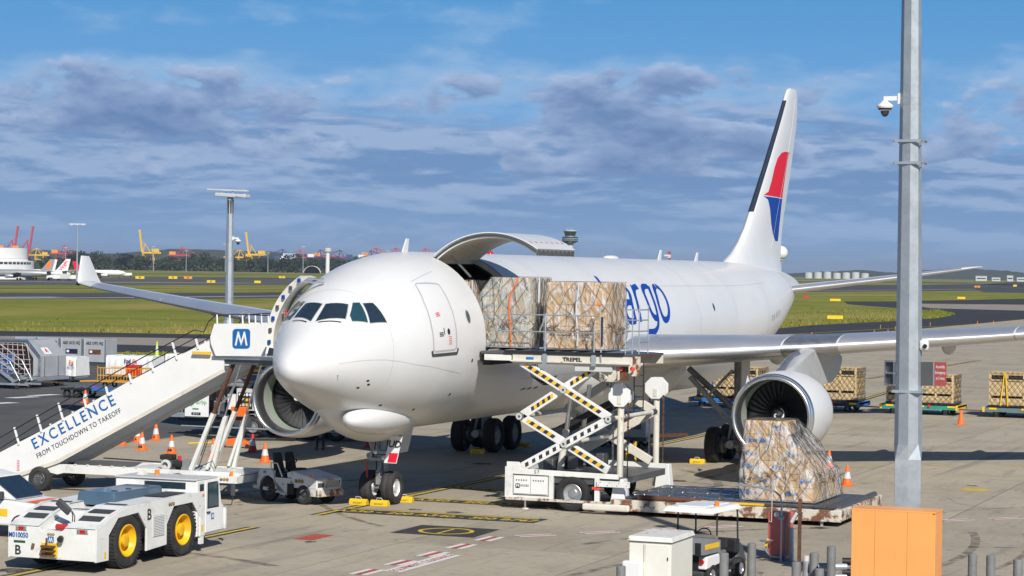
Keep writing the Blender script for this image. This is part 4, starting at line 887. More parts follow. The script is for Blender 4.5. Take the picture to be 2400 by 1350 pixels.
one('rear_panel', m_wgse, tg, 'prism', [(XL+.05, .32), (XR-.05, .32), (XR-.05, 1.10), (.42, 1.10), (.28, .98), (-.24, .98), (-.34, 1.10), (XL+.05, 1.10)], (0, -12.45, 0), (1, 0, 0), (0, 0, 1), (0, .06, 0), bev=.01)
one('core_body', m_wgse, tg, 'b2', -.34, .42, -12.3, -7.0, .45, 1.0); one('deck_step', m_wgse, tg, 'b2', -.335, .415, -11.3, -7.0, 1.0, 1.42)
b = MB(); b.poly([(-.335, -12.0, 1.01), (.415, -12.0, 1.01), (.415, -11.3, 1.42), (-.335, -11.3, 1.42)]); b.build('deck_ramp', m_wgse, tg)
for y, z in ((-11.0, 1.426), (-10.2, 1.426)): one('deck_slot', m_dgrey, tg, 'b2', -.28, .36, y, y+.14, z-.004, z+.004)
one('underbody', m_blk, tg, 'b2', XL+.35, XR-.4, -11.9, -6.2, .28, .46)
m_ehood = mat('slate blue hood', (.07, .12, .17), .3, var=.08, coat=.3)
one('engine_hood', m_ehood, tg, 'box', (.0, -9.1, 1.64), (1.15, 2.5, .34), top=(.94, .97), bev=.05)
for y in (-9.9, -9.2, -8.3): one('hood_latch', m_steel, tg, 'b2', .2, .34, y, y+.06, 1.81, 1.83)
# cab
cab = one('cab', m_wgse, tg, 'prism', [(-7.35, 1.45), (-7.35, 1.92), (-6.25, 1.92), (-5.95, 1.2), (-5.82, 1.12), (-5.82, .5), (-7.35, .42)], (XL+.02, 0, 0), (0, 1, 0), (0, 0, 1), (XR-XL-.04, 0, 0), bev=.03)
one('cab_roof', m_gwht, tg, 'b2', XL+.02, XR-.02, -7.4, -6.2, 1.92, 1.96, bev=.015)
one('rear_window', m_glass, tg, 'b2', -.3, .95, -7.362, -7.35, 1.68, 1.86)
dr = one('cab_door', m_wclean, tg, 'prism', [(-6.93, .5), (-6.08, .52), (-6.02, 1.1), (-6.2, 1.88), (-6.93, 1.88)], (XR-.018, 0, 0), (0, 1, 0), (0, 0, 1), (.03, 0, 0), bev=.01)
one('window_gasket', m_blk, dr, 'prism', [(-6.84, 1.14), (-6.20, 1.14), (-6.24, 1.78), (-6.30, 1.84), (-6.80, 1.84), (-6.84, 1.80)], (XR+.012, 0, 0), (0, 1, 0), (0, 0, 1), (.006, 0, 0))
one('door_glass', m_teal, dr, 'prism', [(-6.80, 1.18), (-6.24, 1.18), (-6.28, 1.77), (-6.32, 1.80), (-6.78, 1.80)], (XR+.02, 0, 0), (0, 1, 0), (0, 0, 1), (.004, 0, 0))
one('door_handle', m_blk, dr, 'b2', XR+.012, XR+.05, -6.88, -6.72, 1.02, 1.06)
one('cab_pillar_window', m_glass, tg, 'b2', XR-.02, XR-.015+.008, -7.22, -7.0, 1.1, 1.82)
one('front_bumper', m_wgse, tg, 'b2', XL+.1, XR+.02, -5.84, -5.74, .5, 1.12, bev=.02)
rail(tg, 'mirror_arm', [(XR, -5.9, 1.15), (XR+.22, -5.85, 1.18), (XR+.24, -5.82, 1.42)], .015, m_blk); one('mirror', m_dgrey, tg, 'b2', XR+.17, XR+.30, -5.86, -5.78, 1.40, 1.72, bev=.03)
# wheels
m_yrim = mat('yellow wheel paint', (.85, .47, .01), .4, var=.12, vs=4, dirt=((.30, .16, .03), .52, .8, 3, .6))
for y in (-10.94, -8.10):
    for s in (1, -1):
        x = (XR-.19) if s > 0 else (XL+.19); wl = tyre('wheel', tg, (x, y, .70), .70, .40, (1, 0, 0), n=44, lug=True)
        b = MB(); b.lathe([(.40, .14), (.415, .19), (.385, .20), (.36, .12), (.28, .0), (.17, .02), (.16, .14), (.10, .16), (.001, .16)], (x, y, .70), (s, 0, 0), 32); b.build('rim', m_yrim, wl, smooth=35)
        for k in range(10):
            a = 2*math.pi*k/10; one('wheel_nut', m_yrim, wl, 'cyl', (x+s*.01, y+.23*math.cos(a), .7+.23*math.sin(a)), (x+s*.05, y+.23*math.cos(a), .7+.23*math.sin(a)), .018, n=6)
        b = MB()
        for k in range(44):
            a = 2*math.pi*k/44; b.box((x, y+.695*math.cos(a), .7+.695*math.sin(a)), (.37, .05, .022), rx=a-math.pi/2)
        t_ = b.build('tread', m_tyre, wl); t_['kind'] = 'stuff'
# rear fittings
for x in (-.83, .93):
    hs = one('tail_lamp', m_gwht, tg, 'b2', x-.16, x+.16, -12.475, -12.45, .995, 1.105)
    one('lamp_lens', m_lens, hs, 'b2', x-.08, x+.08, -12.485, -12.475, 1.005, 1.095); one('lamp_lens', m_alu, hs, 'b2', x-.15, x-.09, -12.485, -12.475, 1.005, 1.095); one('lamp_lens', m_alu, hs, 'b2', x+.09, x+.15, -12.485, -12.475, 1.005, 1.095)
hk = one('tow_hitch', m_yel, tg, 'b2', -.22, .22, -12.52, -12.45, .38, .72)
for z in (.42, .53, .64): one('hitch_jaw', m_rust, hk, 'prism', [(-.21, 0), (.21, 0), (.19, -.2), (.06, -.24), (-.12, -.22)], (0, -12.5, z), (1, 0, 0), (0, 1, 0), (0, 0, .03))
one('hitch_pin', m_rust, hk, 'cyl', (.0, -12.62, .40), (.0, -12.62, .86), .025)
one('work_lamp', m_blk, tg, 'cyl', (.35, -12.52, .86), (.38, -12.62, .84), .075, n=16); one('tow_eye', m_rust, tg, 'cyl', (-.48, -12.5, .58), (-.48, -12.46, .68), .04)
ex = one('extinguisher', m_red, tg, 'cyl', (.02, -12.18, 1.10), (.42, -12.22, 1.10), .075, n=16, smooth=50); one('extinguisher_valve', m_blk, ex, 'box', (.46, -12.22, 1.10), (.08, .06, .1))
rail(tg, 'mirror_arm', [(.40, -12.1, 1.05), (.42, -12.1, 1.40), (.38, -12.1, 1.50)], .014, m_blk); rail(tg, 'mirror_arm', [(.46, -12.1, 1.05), (.48, -12.1, 1.38), (.40, -12.1, 1.50)], .014, m_blk)
one('mirror', m_dgrey, tg, 'box', (.17, -12.12, 1.60), (.46, .10, .22), ry=R_(38), bev=.05)
text('fleet_lettering', 'M010050', .175, m_textb, tg, (-.92, -12.458, .87), (1, 0, 0), (0, 0, 1), sx=.86, extrude=.003, offset=.004)
text('fleet_letter', 'B', .33, m_text, tg, (-.93, -12.458, .49), (1, 0, 0), (0, 0, 1), extrude=.003, offset=.006)
text('fleet_letter', 'B', .40, m_text, tg, (XR+.006, -9.90, 1.25), (0, 1, 0), (0, 0, 1), extrude=.003, offset=.006)
one('inspection_sticker', mat('dark green film', (.02, .09, .05), .5), tg, 'b2', -1.05, -.72, -12.456, -12.451, .68, .74)
logo_m(tg, (.02, -12.455, .80), (1, 0, 0), (0, 0, 1), .17); logo_m(dr, (XR+.014, -6.55, .92), (0, 1, 0), (0, 0, 1), .17, False)
tga(tg, (.02, -12.456, .935), (1, 0, 0), (0, 0, 1), .065); tga(tg, (XR+.004, -8.75, 1.43), (0, 1, 0), (0, 0, 1), .10)
gr = one('side_grille', m_gwht, tg, 'b2', XR, XR+.012, -9.72, -9.13, .66, 1.22)
for k in range(13): one('grille_slat', m_wclean, gr, 'box', (XR+.022, -9.425, .69+.041*k), (.012, .55, .026), ry=R_(35))
one('hazard_sticker', m_yel, tg, 'b2', XR+.001, XR+.005, -12.08, -11.99, .36, .52); one('hazard_sticker', m_yel, tg, 'b2', XR+.001, XR+.005, -7.14, -7.04, .56, .72); one('side_marker', m_amber, tg, 'b2', XR, XR+.02, -7.12, -7.03, 1.50, 1.55)
one('steps_bracket', m_wgse, tg, 'b2', XR-.08, XR-.0, -7.16, -7.0, .22, .44); one('beacon', m_amber, tg, 'cyl', (-.35, -6.6, 1.96), (-.35, -6.6, 2.10), .07); one('antenna_base', m_creamc, tg, 'box', (-.75, -6.7, 2.0), (.26, .26, .12), top=(.3, .3))
rebase(tg, (0, -9.5, 0)); tg.scale = (.965, .965, .965); tg.location = (-.12, -9.35, 0)
# ---- baggage tractor (local frame, faces +x)
bt = thing('baggage_tractor', 'small scuffed white open baggage tractor parked by the nose wheel', 'tractor', (-2.55, 5.95, 0), R_(-17))
m_scuf = mat('scuffed white paint', (.66, .65, .61), .45, var=.1, vs=3, dirt=((.05, .045, .04), .56, .74, 2.4, .75), dirt2=(RUST, .61, .70, 4, .9))
one('rear_body', m_scuf, bt, 'prism', [(-1.18, .35), (-1.22, .62), (-1.02, 1.0), (-.55, 1.0), (-.42, .62), (-.2, .28), (.0, .24), (.0, .34), (-.33, .38), (-.42, .55), (-.52, .72), (-.72, .82), (-.92, .78), (-1.06, .62), (-1.1, .42)], (0, -.6, 0), (1, 0, 0), (0, 0, 1), (0, .1, 0), bev=.01)
one('rear_body', m_scuf, bt, 'prism', [(-1.18, .35), (-1.22, .62), (-1.02, 1.0), (-.55, 1.0), (-.42, .62), (-.2, .28), (.0, .24), (.0, .34), (-.33, .38), (-.42, .55), (-.52, .72), (-.72, .82), (-.92, .78), (-1.06, .62), (-1.1, .42)], (0, .5, 0), (1, 0, 0), (0, 0, 1), (0, .1, 0), bev=.01)
one('rear_deck', m_scuf, bt, 'b2', -1.15, -.5, -.52, .52, .86, .98); one('rear_plate', m_scuf, bt, 'b2', -1.2, -1.1, -.55, .55, .35, .95)
one('floor', m_blk, bt, 'b2', -.6, .35, -.55, .55, .3, .38); one('sill_panel', m_scuf, bt, 'b2', -.42, .25, -.6, -.54, .3, .78, bev=.01); one('step_well', m_black, bt, 'b2', .12, .38, -.615, -.50, .28, .62)
one('hood', m_scuf, bt, 'prism', [(.18, .5), (.05, .95), (.3, 1.02), (1.18, .86), (1.34, .8), (1.34, .5)], (0, -.58, 0), (1, 0, 0), (0, 0, 1), (0, 1.16, 0), bev=.03)
one('nose', m_scuf, bt, 'prism', [(.62, .34), (.62, .55), (.9, .55), (1.34, .55), (1.38, .52), (1.38, .28), (1.0, .28), (.93, .42), (.8, .46)], (0, -.57, 0), (1, 0, 0), (0, 0, 1), (0, 1.14, 0))
one('front_bumper', m_cream, bt, 'b2', 1.33, 1.43, -.6, .6, .27, .48, bev=.02)
gl = one('radiator_grille', m_blk, bt, 'b2', 1.335, 1.35, -.16, .48, .50, .74)
for k in range(9): one('grille_bar', m_creamc, gl, 'box', (1.356, -.12+.07*k, .62), (.012, .03, .30), rx=R_(25))
one('head_lamp', m_dgrey, bt, 'b2', 1.335, 1.352, -.52, -.24, .56, .70); one('amber_lamp', m_amber, bt, 'cyl', (1.05, -.56, .86), (1.05, -.56, .93), .05)
for x, r in ((-.73, .37), (.78, .31)):
    for s in (-1, 1):
        wl = tyre('wheel', bt, (x, s*.49, r), r, .24, (0, 1, 0)); rim('rim', wl, (x, s*.49, r), r*.56, .23, (0, 1, 0), m_dgrey)
for y in (-.3, .24):
    se = one('seat', m_black, bt, 'b2', -.55, -.1, y-.2, y+.2, .82, .94, bev=.04); one('seat_back', m_black, bt, 'box', (-.58, y, 1.22), (.14, .42, .62), ry=R_(-12), top=(1, .75), bev=.05)
rail(bt, 'seat_rail', [(-.62, -.58, .95), (-.62, -.58, 1.22), (-.35, -.58, 1.22), (-.12, -.58, .80)], .022, m_wtext)
one('steering_column', m_black, bt, 'cyl', (.15, -.2, .9), (-.05, -.2, 1.22), .05); b = MB(); b.tube([(-.08+.06*math.cos(a)*1.6, -.2+.19*math.sin(a), 1.25+.19*math.cos(a)*.55) for a in np.linspace(0, 2*math.pi, 20, endpoint=False)], .018, 6, True); b.build('steering_wheel', m_blk, bt)
one('dashboard', m_black, bt, 'b2', .02, .3, -.4, .1, .92, 1.08, bev=.03); tga(bt, (.60, -.584, .72), (1, 0, 0), (0, 0, 1), .12)
b = MB(); b.prism(rrect(-.06, .06, -.06, .06, .01), (.2, -.582, .75), (1, 0, 0), (0, 0, 1), (0, -.004, 0)); b.build('letter_plate', m_text, bt); text('plate_letter', 'M', .10, m_wtext, bt, (.2, -.588, .75), (1, 0, 0), (0, 0, 1), extrude=.002, offset=.003)
text('maker_lettering', 'TOYOTA', .07, m_redm, bt, (1.352, .05, .775), (0, 1, 0), (0, 0, 1), extrude=.002); text('fleet_number', 'GIS', .10, m_lblue, bt, (-.88, -.606, .92), (1, 0, 0), (0, 0, 1), extrude=.002, offset=.003)
# ---- white utility at the left edge
pk = thing('utility_vehicle', 'white utility vehicle with a yellow side stripe, cut off by the left edge', 'car')
PY = -6.9
one('body', m_wclean, pk, 'prism', [(-9.6, .35), (-9.6, 1.05), (-8.2, 1.08), (-5.0, 1.02), (-3.75, .92), (-3.55, .7), (-3.55, .35)], (0, PY, 0), (1, 0, 0), (0, 0, 1), (0, 1.75, 0), bev=.06)
one('cabin', m_wclean, pk, 'prism', [(-8.2, 1.05), (-7.9, 1.66), (-6.2, 1.70), (-5.7, 1.60), (-4.85, 1.03)], (0, PY+.1, 0), (1, 0, 0), (0, 0, 1), (0, 1.55, 0), bev=.06)
one('side_window', m_glass, pk, 'prism', [(-7.0, 1.1), (-6.9, 1.6), (-6.2, 1.62), (-5.75, 1.5), (-5.15, 1.1)], (0, PY+.085, 0), (1, 0, 0), (0, 0, 1), (0, .02, 0))
one('rear_window', m_glass, pk, 'prism', [(-8.0, 1.1), (-7.8, 1.58), (-7.06, 1.6), (-7.1, 1.1)], (0, PY+.085, 0), (1, 0, 0), (0, 0, 1), (0, .02, 0))
one('windscreen', m_glass, pk, 'prism', [(-5.66, 1.56), (-4.9, 1.06), (-4.86, 1.08), (-5.62, 1.58)], (0, PY+.22, 0), (1, 0, 0), (0, 0, 1), (0, 1.3, 0))
one('side_stripe', m_yel, pk, 'b2', -9.5, -5.0, PY-.008, PY-.002, .60, .80); one('door_handle', m_dgrey, pk, 'b2', -6.75, -6.55, PY-.03, PY, .93, .97)
one('wing_mirror', m_dgrey, pk, 'box', (-5.15, PY-.12, 1.17), (.14, .22, .2), bev=.04); one('hood_stripe', m_org, pk, 'b2', -4.6, -4.2, PY+.2, PY+1.5, .985, .99)
for x in (-8.4, -4.6):
    for y in (PY+.12, PY+1.63):
        wl = tyre('wheel', pk, (x, y, .36), .36, .25, (0, 1, 0)); rim('rim', wl, (x, y, .36), .21, .24, (0, 1, 0), m_alud)
rebase(pk, (-6.5, PY+.9, 0)); pk.location.x += .2
# ------------------------------------------------------------------ cargo loader
ld = thing('cargo_loader', 'white scissor-lift cargo loader with hazard striped arms raised to the cargo door', 'loader')
NYl, FYl = 7.35, 12.2
m_haz = mat('hazard yellow', (.78, .47, .02), .5, var=.12)
def hazard(par, p0, p1, y, w_, n, m1=None):
    """separate dark and yellow plates along an arm"""
    p0, p1 = V(p0), V(p1); d = (p1-p0).normalized(); u = V((-d.z, 0, d.x)); L = (p1-p0).length; s = L/n
    for k in range(n):
        c = p0+d*s*(k+.5); q = s*.5; sh = .35*w_
        b = MB(); b.prism([(-q-sh/2, -w_/2), (q-sh/2, -w_/2), (q+sh/2, w_/2), (-q+sh/2, w_/2)], (c.x, y, c.z), d, u, (0, -.004, 0))
        b.build('hazard_stripe', (m1 or m_haz) if k % 2 else m_text, par)
for Yy, near in ((NYl+.25, True), (FYl-.35, False)):
    for p0, p1, rg in (((4.32, 1.25), (7.2, 2.85), 'b'), ((7.15, 1.28), (4.3, 2.82), 'y'), ((4.3, 2.88), (6.85, 4.52), 'y2'), ((7.22, 2.9), (4.3, 4.55), 'y')):
        off = .0 if rg in ('b', 'y2') else .14
        y = Yy+off if not near else Yy+(.0 if (rg == 'b' or p0[0] > 7.2) else .16)
        arm = one('scissor_arm', m_creamc if not near else m_wgse, ld, 'beam', (p0[0], y, p0[1]), (p1[0], y, p1[1]), .12, .27, bev=.015)
        if near:
            a, c = V((p0[0], y, p0[1])), V((p1[0], y, p1[1])); yy = y-.062
            if p0[0] < p1[0] and rg == 'b': hazard(arm, a.lerp(c, .06), a.lerp(c, .92), yy, .12, 22, m_wtext)
            elif rg == 'y2': hazard(arm, a.lerp(c, .12), a.lerp(c, .40), yy, .12, 8); hazard(arm, a.lerp(c, .62), a.lerp(c, .95), yy, .12, 9)
            elif p0[1] > 2: hazard(arm, a.lerp(c, .10), a.lerp(c, .95), yy, .12, 22)
            else: hazard(arm, a.lerp(c, .05), a.lerp(c, .42), yy, .12, 9); hazard(arm, a.lerp(c, .62), a.lerp(c, .94), yy, .12, 8)
    for x, z in ((5.76, 2.05), (5.72, 3.72), (4.28, 2.85), (7.2, 2.87)): 
        pv = one('pivot_pin', m_steel, ld, 'cyl', (x, Yy-.1, z), (x, Yy+.32, z), .10, n=16); b = MB(); b.lathe([(.045, 0), (.10, .0), (.10, .02), (.045, .02)], (x, Yy-.12, z), (0, 1, 0), 16, True); b.build('pin_washer', m_gwht, pv)
for x, z in ((4.3, 2.85), (7.2, 2.87), (5.75, 2.05)): one('cross_tube', m_creamc, ld, 'cyl', (x, NYl+.3, z), (x, FYl-.3, z), .07)
for y in (9.0, 10.6):
    one('lift_cylinder', m_alu, ld, 'cyl', (5.3, y, 2.35), (5.5, y, 3.75), .075, n=14, smooth=60); one('cylinder_body', m_creamc, ld, 'cyl', (5.1, y, 1.0), (5.3, y, 2.4), .11, n=14, smooth=60)
for k in range(6):
    y = NYl+.3+.07*k; z0 = 4.5; pts = [(4.5+.03*k, y, z0), (4.62+.04*k, y, 4.1-.03*k), (5.0+.05*k, y, 3.85), (5.45, y+.05, 3.95), (5.9, y+.1, 3.75-.05*k)]; rail(ld, 'hydraulic_hose', pts, .017, m_blk)
for k in range(5): one('valve_block', m_blk if k % 2 else m_steel, ld, 'box', (4.75+.42*k, 9.1+.5*(k % 2), 1.25+.06*k), (.36, .5, .4), bev=.03)
for y in (9.3, 10.9): one('scissor_tie', m_blk, ld, 'beam', (4.6, y, 2.2), (6.9, y, 3.4), .14, .18)
# chassis
CH = [(3.95, .35), (3.95, 1.45), (4.35, 1.45), (4.42, 1.25), (7.6, 1.20), (7.6, 1.05), (4.15, 1.08), (4.15, .42), (5.35, .42), (5.35, .35)]
for Yy in (NYl, FYl-.08): one('chassis_frame', m_wgse, ld, 'prism', CH, (0, Yy, 0), (1, 0, 0), (0, 0, 1), (0, .08, 0), bev=.008)
one('chassis_floor', m_steel, ld, 'b2', 4.0, 7.6, NYl+.08, FYl-.08, .85, 1.05); one('front_plate', m_wgse, ld, 'b2', 3.9, 3.95, NYl, FYl, .35, 1.3)
for x0, x1 in ((4.2, 4.74), (4.76, 5.3)): 
    cb = one('cabinet_door', m_wclean, ld, 'b2', x0, x1, NYl-.015, NYl+.01, .48, 1.02, bev=.008)
    for k in range(5): one('switch', m_text if k % 2 else m_rust, cb, 'b2', x0+.08+.08*k, x0+.11+.08*k, NYl-.03, NYl-.015, .88, .92)
one('cabinet', m_gwht, ld, 'b2', 4.17, 5.33, NYl+.012, NYl+1.4, .45, 1.04)
one('frame_post', m_wgse, ld, 'b2', 5.36, 5.5, NYl-.02, NYl+.08, .35, 1.08); one('frame_post', m_wgse, ld, 'b2', 6.85, 7.0, NYl-.02, NYl+.08, .3, 1.08); one('red_handle', m_mred, ld, 'b2', 6.78, 7.06, NYl-.06, NYl-.02, .72, .80)
b = MB(); b.prism(rrect(-.07, .07, -.07, .07, .015), (4.33, NYl-.018, .72), (1, 0, 0), (0, 0, 1), (0, -.004, 0)); b.build('name_plate', m_navy, ld)
text('plate_letter', 'M', .12, m_wtext, ld, (4.33, NYl-.025, .72), (1, 0, 0), (0, 0, 1), extrude=.002, offset=.004); text('name_lettering', 'ENZIES', .09, m_text, ld, (4.56, NYl-.02, .73), (1, 0, 0), (0, 0, 1), extrude=.002); text('fleet_number', '57', .15, m_text, ld, (4.95, NYl-.006, 1.16), (1, 0, 0), (0, 0, 1), extrude=.002, space=1.3)
one('skirt_beam', m_cream, ld, 'b2', 3.95, 7.4, NYl-.06, NYl, .28, .36); one('jack_leg', m_alu, ld, 'cyl', (4.55, NYl+.1, .0), (4.55, NYl+.1, .35), .04); one('jack_foot', m_wgse, ld, 'cyl', (4.55, NYl+.1, .0), (4.55, NYl+.1, .03), .1)
one('wheel_well', m_blk, ld, 'b2', 5.5, 6.85, NYl+.15, NYl+.2, .3, 1.05)
for y in (NYl+.12, FYl-.3):
    wl = tyre('wheel', ld, (6.12, y, .55), .55, .34, (0, 1, 0), m_black); rim('rim', wl, (6.12, y, .55), .31, .33, (0, 1, 0), m_alud)
# masts with octagonal guards
for x, y in ((7.32, 8.35), (6.85, 13.45)):
    base = .35; ms = one('mast', m_creamc, ld, 'cyl', (x, y, base), (x, y, 3.75), .105, n=18, smooth=60)
    b = MB(); b.prism([(.38*math.cos(R_(22.5+45*k)), .38*math.sin(R_(22.5+45*k))) for k in range(8)], (x, y-.12, 3.58), (1, 0, 0), (0, 0, 1), (0, -.05, 0)); b.build('chain_guard', m_wclean, ms)
    b = MB(); b.prism([(.38*math.cos(R_(22.5+45*k)), .38*math.sin(R_(22.5+45*k))) for k in range(8)], (x, y+.15, 3.58), (1, 0, 0), (0, 0, 1), (0, -.05, 0)); b.build('chain_guard', m_wclean, ms)
    one('guard_bracket', m_creamc, ms, 'b2', x-.06, x+.06, y-.19, y-.172, 3.3, 3.56)
    for dx in (-.24, .24):
        for k in range(26 if dx < 0 else 13): one('chain_link', m_rust if dx > 0 else m_steel, ms, 'box', (x+dx, y, 3.3-.1*k), (.06 if k % 2 else .035, .035 if k % 2 else .06, .09))
    one('chain_rod', m_rust, ms, 'cyl', (x+.24, y, .6), (x+.24, y, 2.0), .018)
one('mast_foot', m_wclean, ld, 'box', (7.55, 7.75, .62), (.5, .6, .85), top=(.6, .7), bev=.02); one('mast_foot', m_wclean, ld, 'box', (7.2, 13.3, .7), (.55, .4, .8), top=(.7, .8), bev=.02)
one('mast_plate', m_wgse, ld, 'b2', 6.95, 8.0, NYl-.1, NYl-.05, .82, 1.0)
for k in range(8): one('plate_bolt', m_steel, ld, 'cyl', (7.0+.06*(k % 2)+.30*(k//2), NYl-.115, .87+.08*(k % 2)), (7.0+.06*(k % 2)+.30*(k//2), NYl-.1, .87+.08*(k % 2)), .014, n=6)
one('service_ladder', m_yel, ld, 'b2', 6.12, 6.17, 12.45, 12.5, .75, 1.85)
one('service_ladder', m_yel, ld, 'b2', 6.44, 6.49, 12.45, 12.5, .75, 1.85)
for k in range(4): one('ladder_rung', m_yel, ld, 'b2', 6.17, 6.44, 12.45, 12.5, .85+.3*k, .89+.3*k)
# raised platform
PZ = 4.86; UYl = 10.55
for Yy in (NYl+.1, UYl): one('platform_beam', m_creamc, ld, 'b2', 4.05, 7.95, Yy, Yy+.1, 4.50, 4.80, bev=.01)
one('platform_flange', m_creamc, ld, 'b2', 4.0, 7.9, NYl+.04, NYl+.1, 4.56, 4.60); one('platform_deck', m_steel, ld, 'b2', 3.0, 7.95, NYl+.1, UYl+.1, 4.78, PZ); one('deck_edge', m_blk, ld, 'b2', 3.8, 7.7, NYl+.02, NYl+.1, PZ-.02, PZ+.05)
one('bridge_arm', m_wgse, ld, 'b2', 3.1, 4.0, NYl+.12, NYl+.22, 4.58, 4.76); one('bridge_roller', m_blk, ld, 'cyl', (2.85, NYl+.5, 4.74), (2.85, UYl-.2, 4.74), .09); one('bridge_bumper', m_black, ld, 'b2', 2.86, 3.1, NYl+.6, UYl-.3, 4.4, 4.62)
for k in range(8): one('deck_roller', m_alud, ld, 'cyl', (3.2+.55*k, NYl+.3, PZ+.0), (3.2+.55*k, UYl, PZ+.0), .05)
text('maker_lettering', 'TREPEL', .17, m_text, ld, (6.02, NYl+.092, 4.66), (1, 0, 0), (0, 0, 1), sx=1.15, extrude=.003, offset=.006); one('side_sticker', m_lblue, ld, 'b2', 4.5, 4.75, NYl+.092, NYl+.098, 4.63, 4.71)
one('lower_tray', m_gwht, ld, 'b2', 6.1, 7.3, NYl+.15, NYl+.9, 4.32, 4.50)
for y in (NYl+.06,):
    for z in (6.02, 5.50): rail(ld, 'guard_rail', [(3.7, y, z), (6.95, y, z)], .022, m_galv)
    rail(ld, 'guard_rail', [(3.7, y, 6.02), (3.45, y, 5.50)], .022, m_galv); rail(ld, 'guard_rail', [(5.15, y, 6.02), (4.95, y, 5.5)], .022, m_galv)
    for x in (5.14, 6.74): one('rail_post', m_galv, ld, 'cyl', (x, y, 4.55), (x, y, 5.75 if x > 6 else 6.02), .024, n=8); one('post_socket', m_galv, ld, 'b2', x-.07, x+.07, y-.05, y+.02, 4.48, 4.82)
one('lamp_post', m_galv, ld, 'cyl', (6.98, NYl+.05, 4.6), (6.92, NYl+.05, 6.35), .025, n=8); one('warning_lamp', m_amber, ld, 'box', (6.88, NYl+.05, 6.38), (.14, .1, .08), bev=.02); one('lamp_shaft', m_blk, ld, 'cyl', (7.0, NYl+.03, 5.1), (7.0, NYl+.03, 6.0), .03)
# operator cage
for x in (7.45, 7.95):
    for z in (5.2, 5.55, 5.9, 6.2): pass
for z in (5.22, 5.56, 5.90, 6.22): rail(ld, 'cage_rail', [(7.42, 8.4, z), (7.86, 8.4, z), (7.86, 9.3, z)], .02, m_galv)
for x, y in ((7.42, 8.4), (7.64, 8.4), (7.86, 8.4), (7.86, 9.3)): one('cage_post', m_galv, ld, 'cyl', (x, y, PZ-.1), (x, y, 6.35 if x > 7.8 else 6.22), .02, n=8)
one('cage_floor', m_rust, ld, 'b2', 7.35, 8.0, 8.2, 9.5, PZ-.12, PZ-.04); one('operator_bracket', m_rust, ld, 'b2', 7.5, 7.75, NYl+.3, NYl+.4, 4.05, 4.72); one('operator_bracket', m_cream, ld, 'b2', 7.15, 7.4, NYl+.25, NYl+.35, 4.15, 4.75); one('operator_bracket', m_cream, ld, 'b2', 7.85, 8.1, NYl+.4, NYl+.5, 4.2, 4.8)
for x in (7.55, 7.92): one('red_knob', m_mred, ld, 'cyl', (x, NYl+.22, 4.42), (x, NYl+.3, 4.42), .07)
for x in (7.75, 8.05): one('hanging_ladder', m_blk, ld, 'b2', x-.015, x+.015, 8.3, 8.33, 3.1, 4.6)
for k in range(4): one('ladder_step', m_blk, ld, 'b2', 7.77, 8.03, 8.3, 8.33, 3.2+.33*k, 3.23+.33*k)
# rear bed
for Yy in (NYl-.35, FYl+.2): one('bed_beam', m_cream, ld, 'b2', 7.5, 14.6, Yy, Yy+.22, .14, .48, bev=.02)
one('bed_end', m_cream, ld, 'b2', 14.35, 14.62, NYl-.3, FYl+.35, .16, .50, bev=.03); one('bed_end_roller', m_steel, ld, 'cyl', (14.45, NYl+.1, .54), (14.45, FYl, .54), .09, n=12)
one('front_skid', m_creamc, ld, 'b2', 6.6, 8.1, NYl-.45, NYl-.2, .12, .32, bev=.05); one('red_tube', m_rust, ld, 'cyl', (8.3, NYl-.15, .55), (10.4, NYl-.15, .55), .085, n=12)
one('edge_strip', m_yel, ld, 'b2', 10.6, 12.2, NYl-.1, NYl+.0, .49, .55); one('bed_floor', m_blk, ld, 'b2', 7.6, 14.4, NYl-.12, FYl+.2, .36, .44)
sl_ = MB().b2(-.19, .19, -2.2, 2.2, -.03, .03).mesh('bed_slat'); sl_.materials.append(m_steel)
for k in range(17): mobj('bed_slat', sl_, None, ld, loc=(7.85+.4*k, 9.75, .50))
rl_ = MB().cyl((-.16, 0, 0), (.16, 0, 0), .05, n=8).mesh('bed_caster'); rl_.materials.append(m_alu)
for k in range(9):
    for q in range(3): mobj('bed_caster', rl_, None, ld, loc=(8.05+.4*k, 8.1+1.4*q+.2*(k%2), .54))
one('bed_leg', m_galv, ld, 'cyl', (14.0, NYl-.2, .0), (14.0, NYl-.2, .2), .05)
for x in (8.5, 9.6, 11.3, 12.5, 13.4): one('bed_gusset', m_cream, ld, 'prism', [(-.12, .02), (.12, .02), (0, .14)], (x, NYl-.352, .3), (1, 0, 0), (0, 0, 1), (0, -.012, 0))
rebase(ld, (8, 9.8, 0))
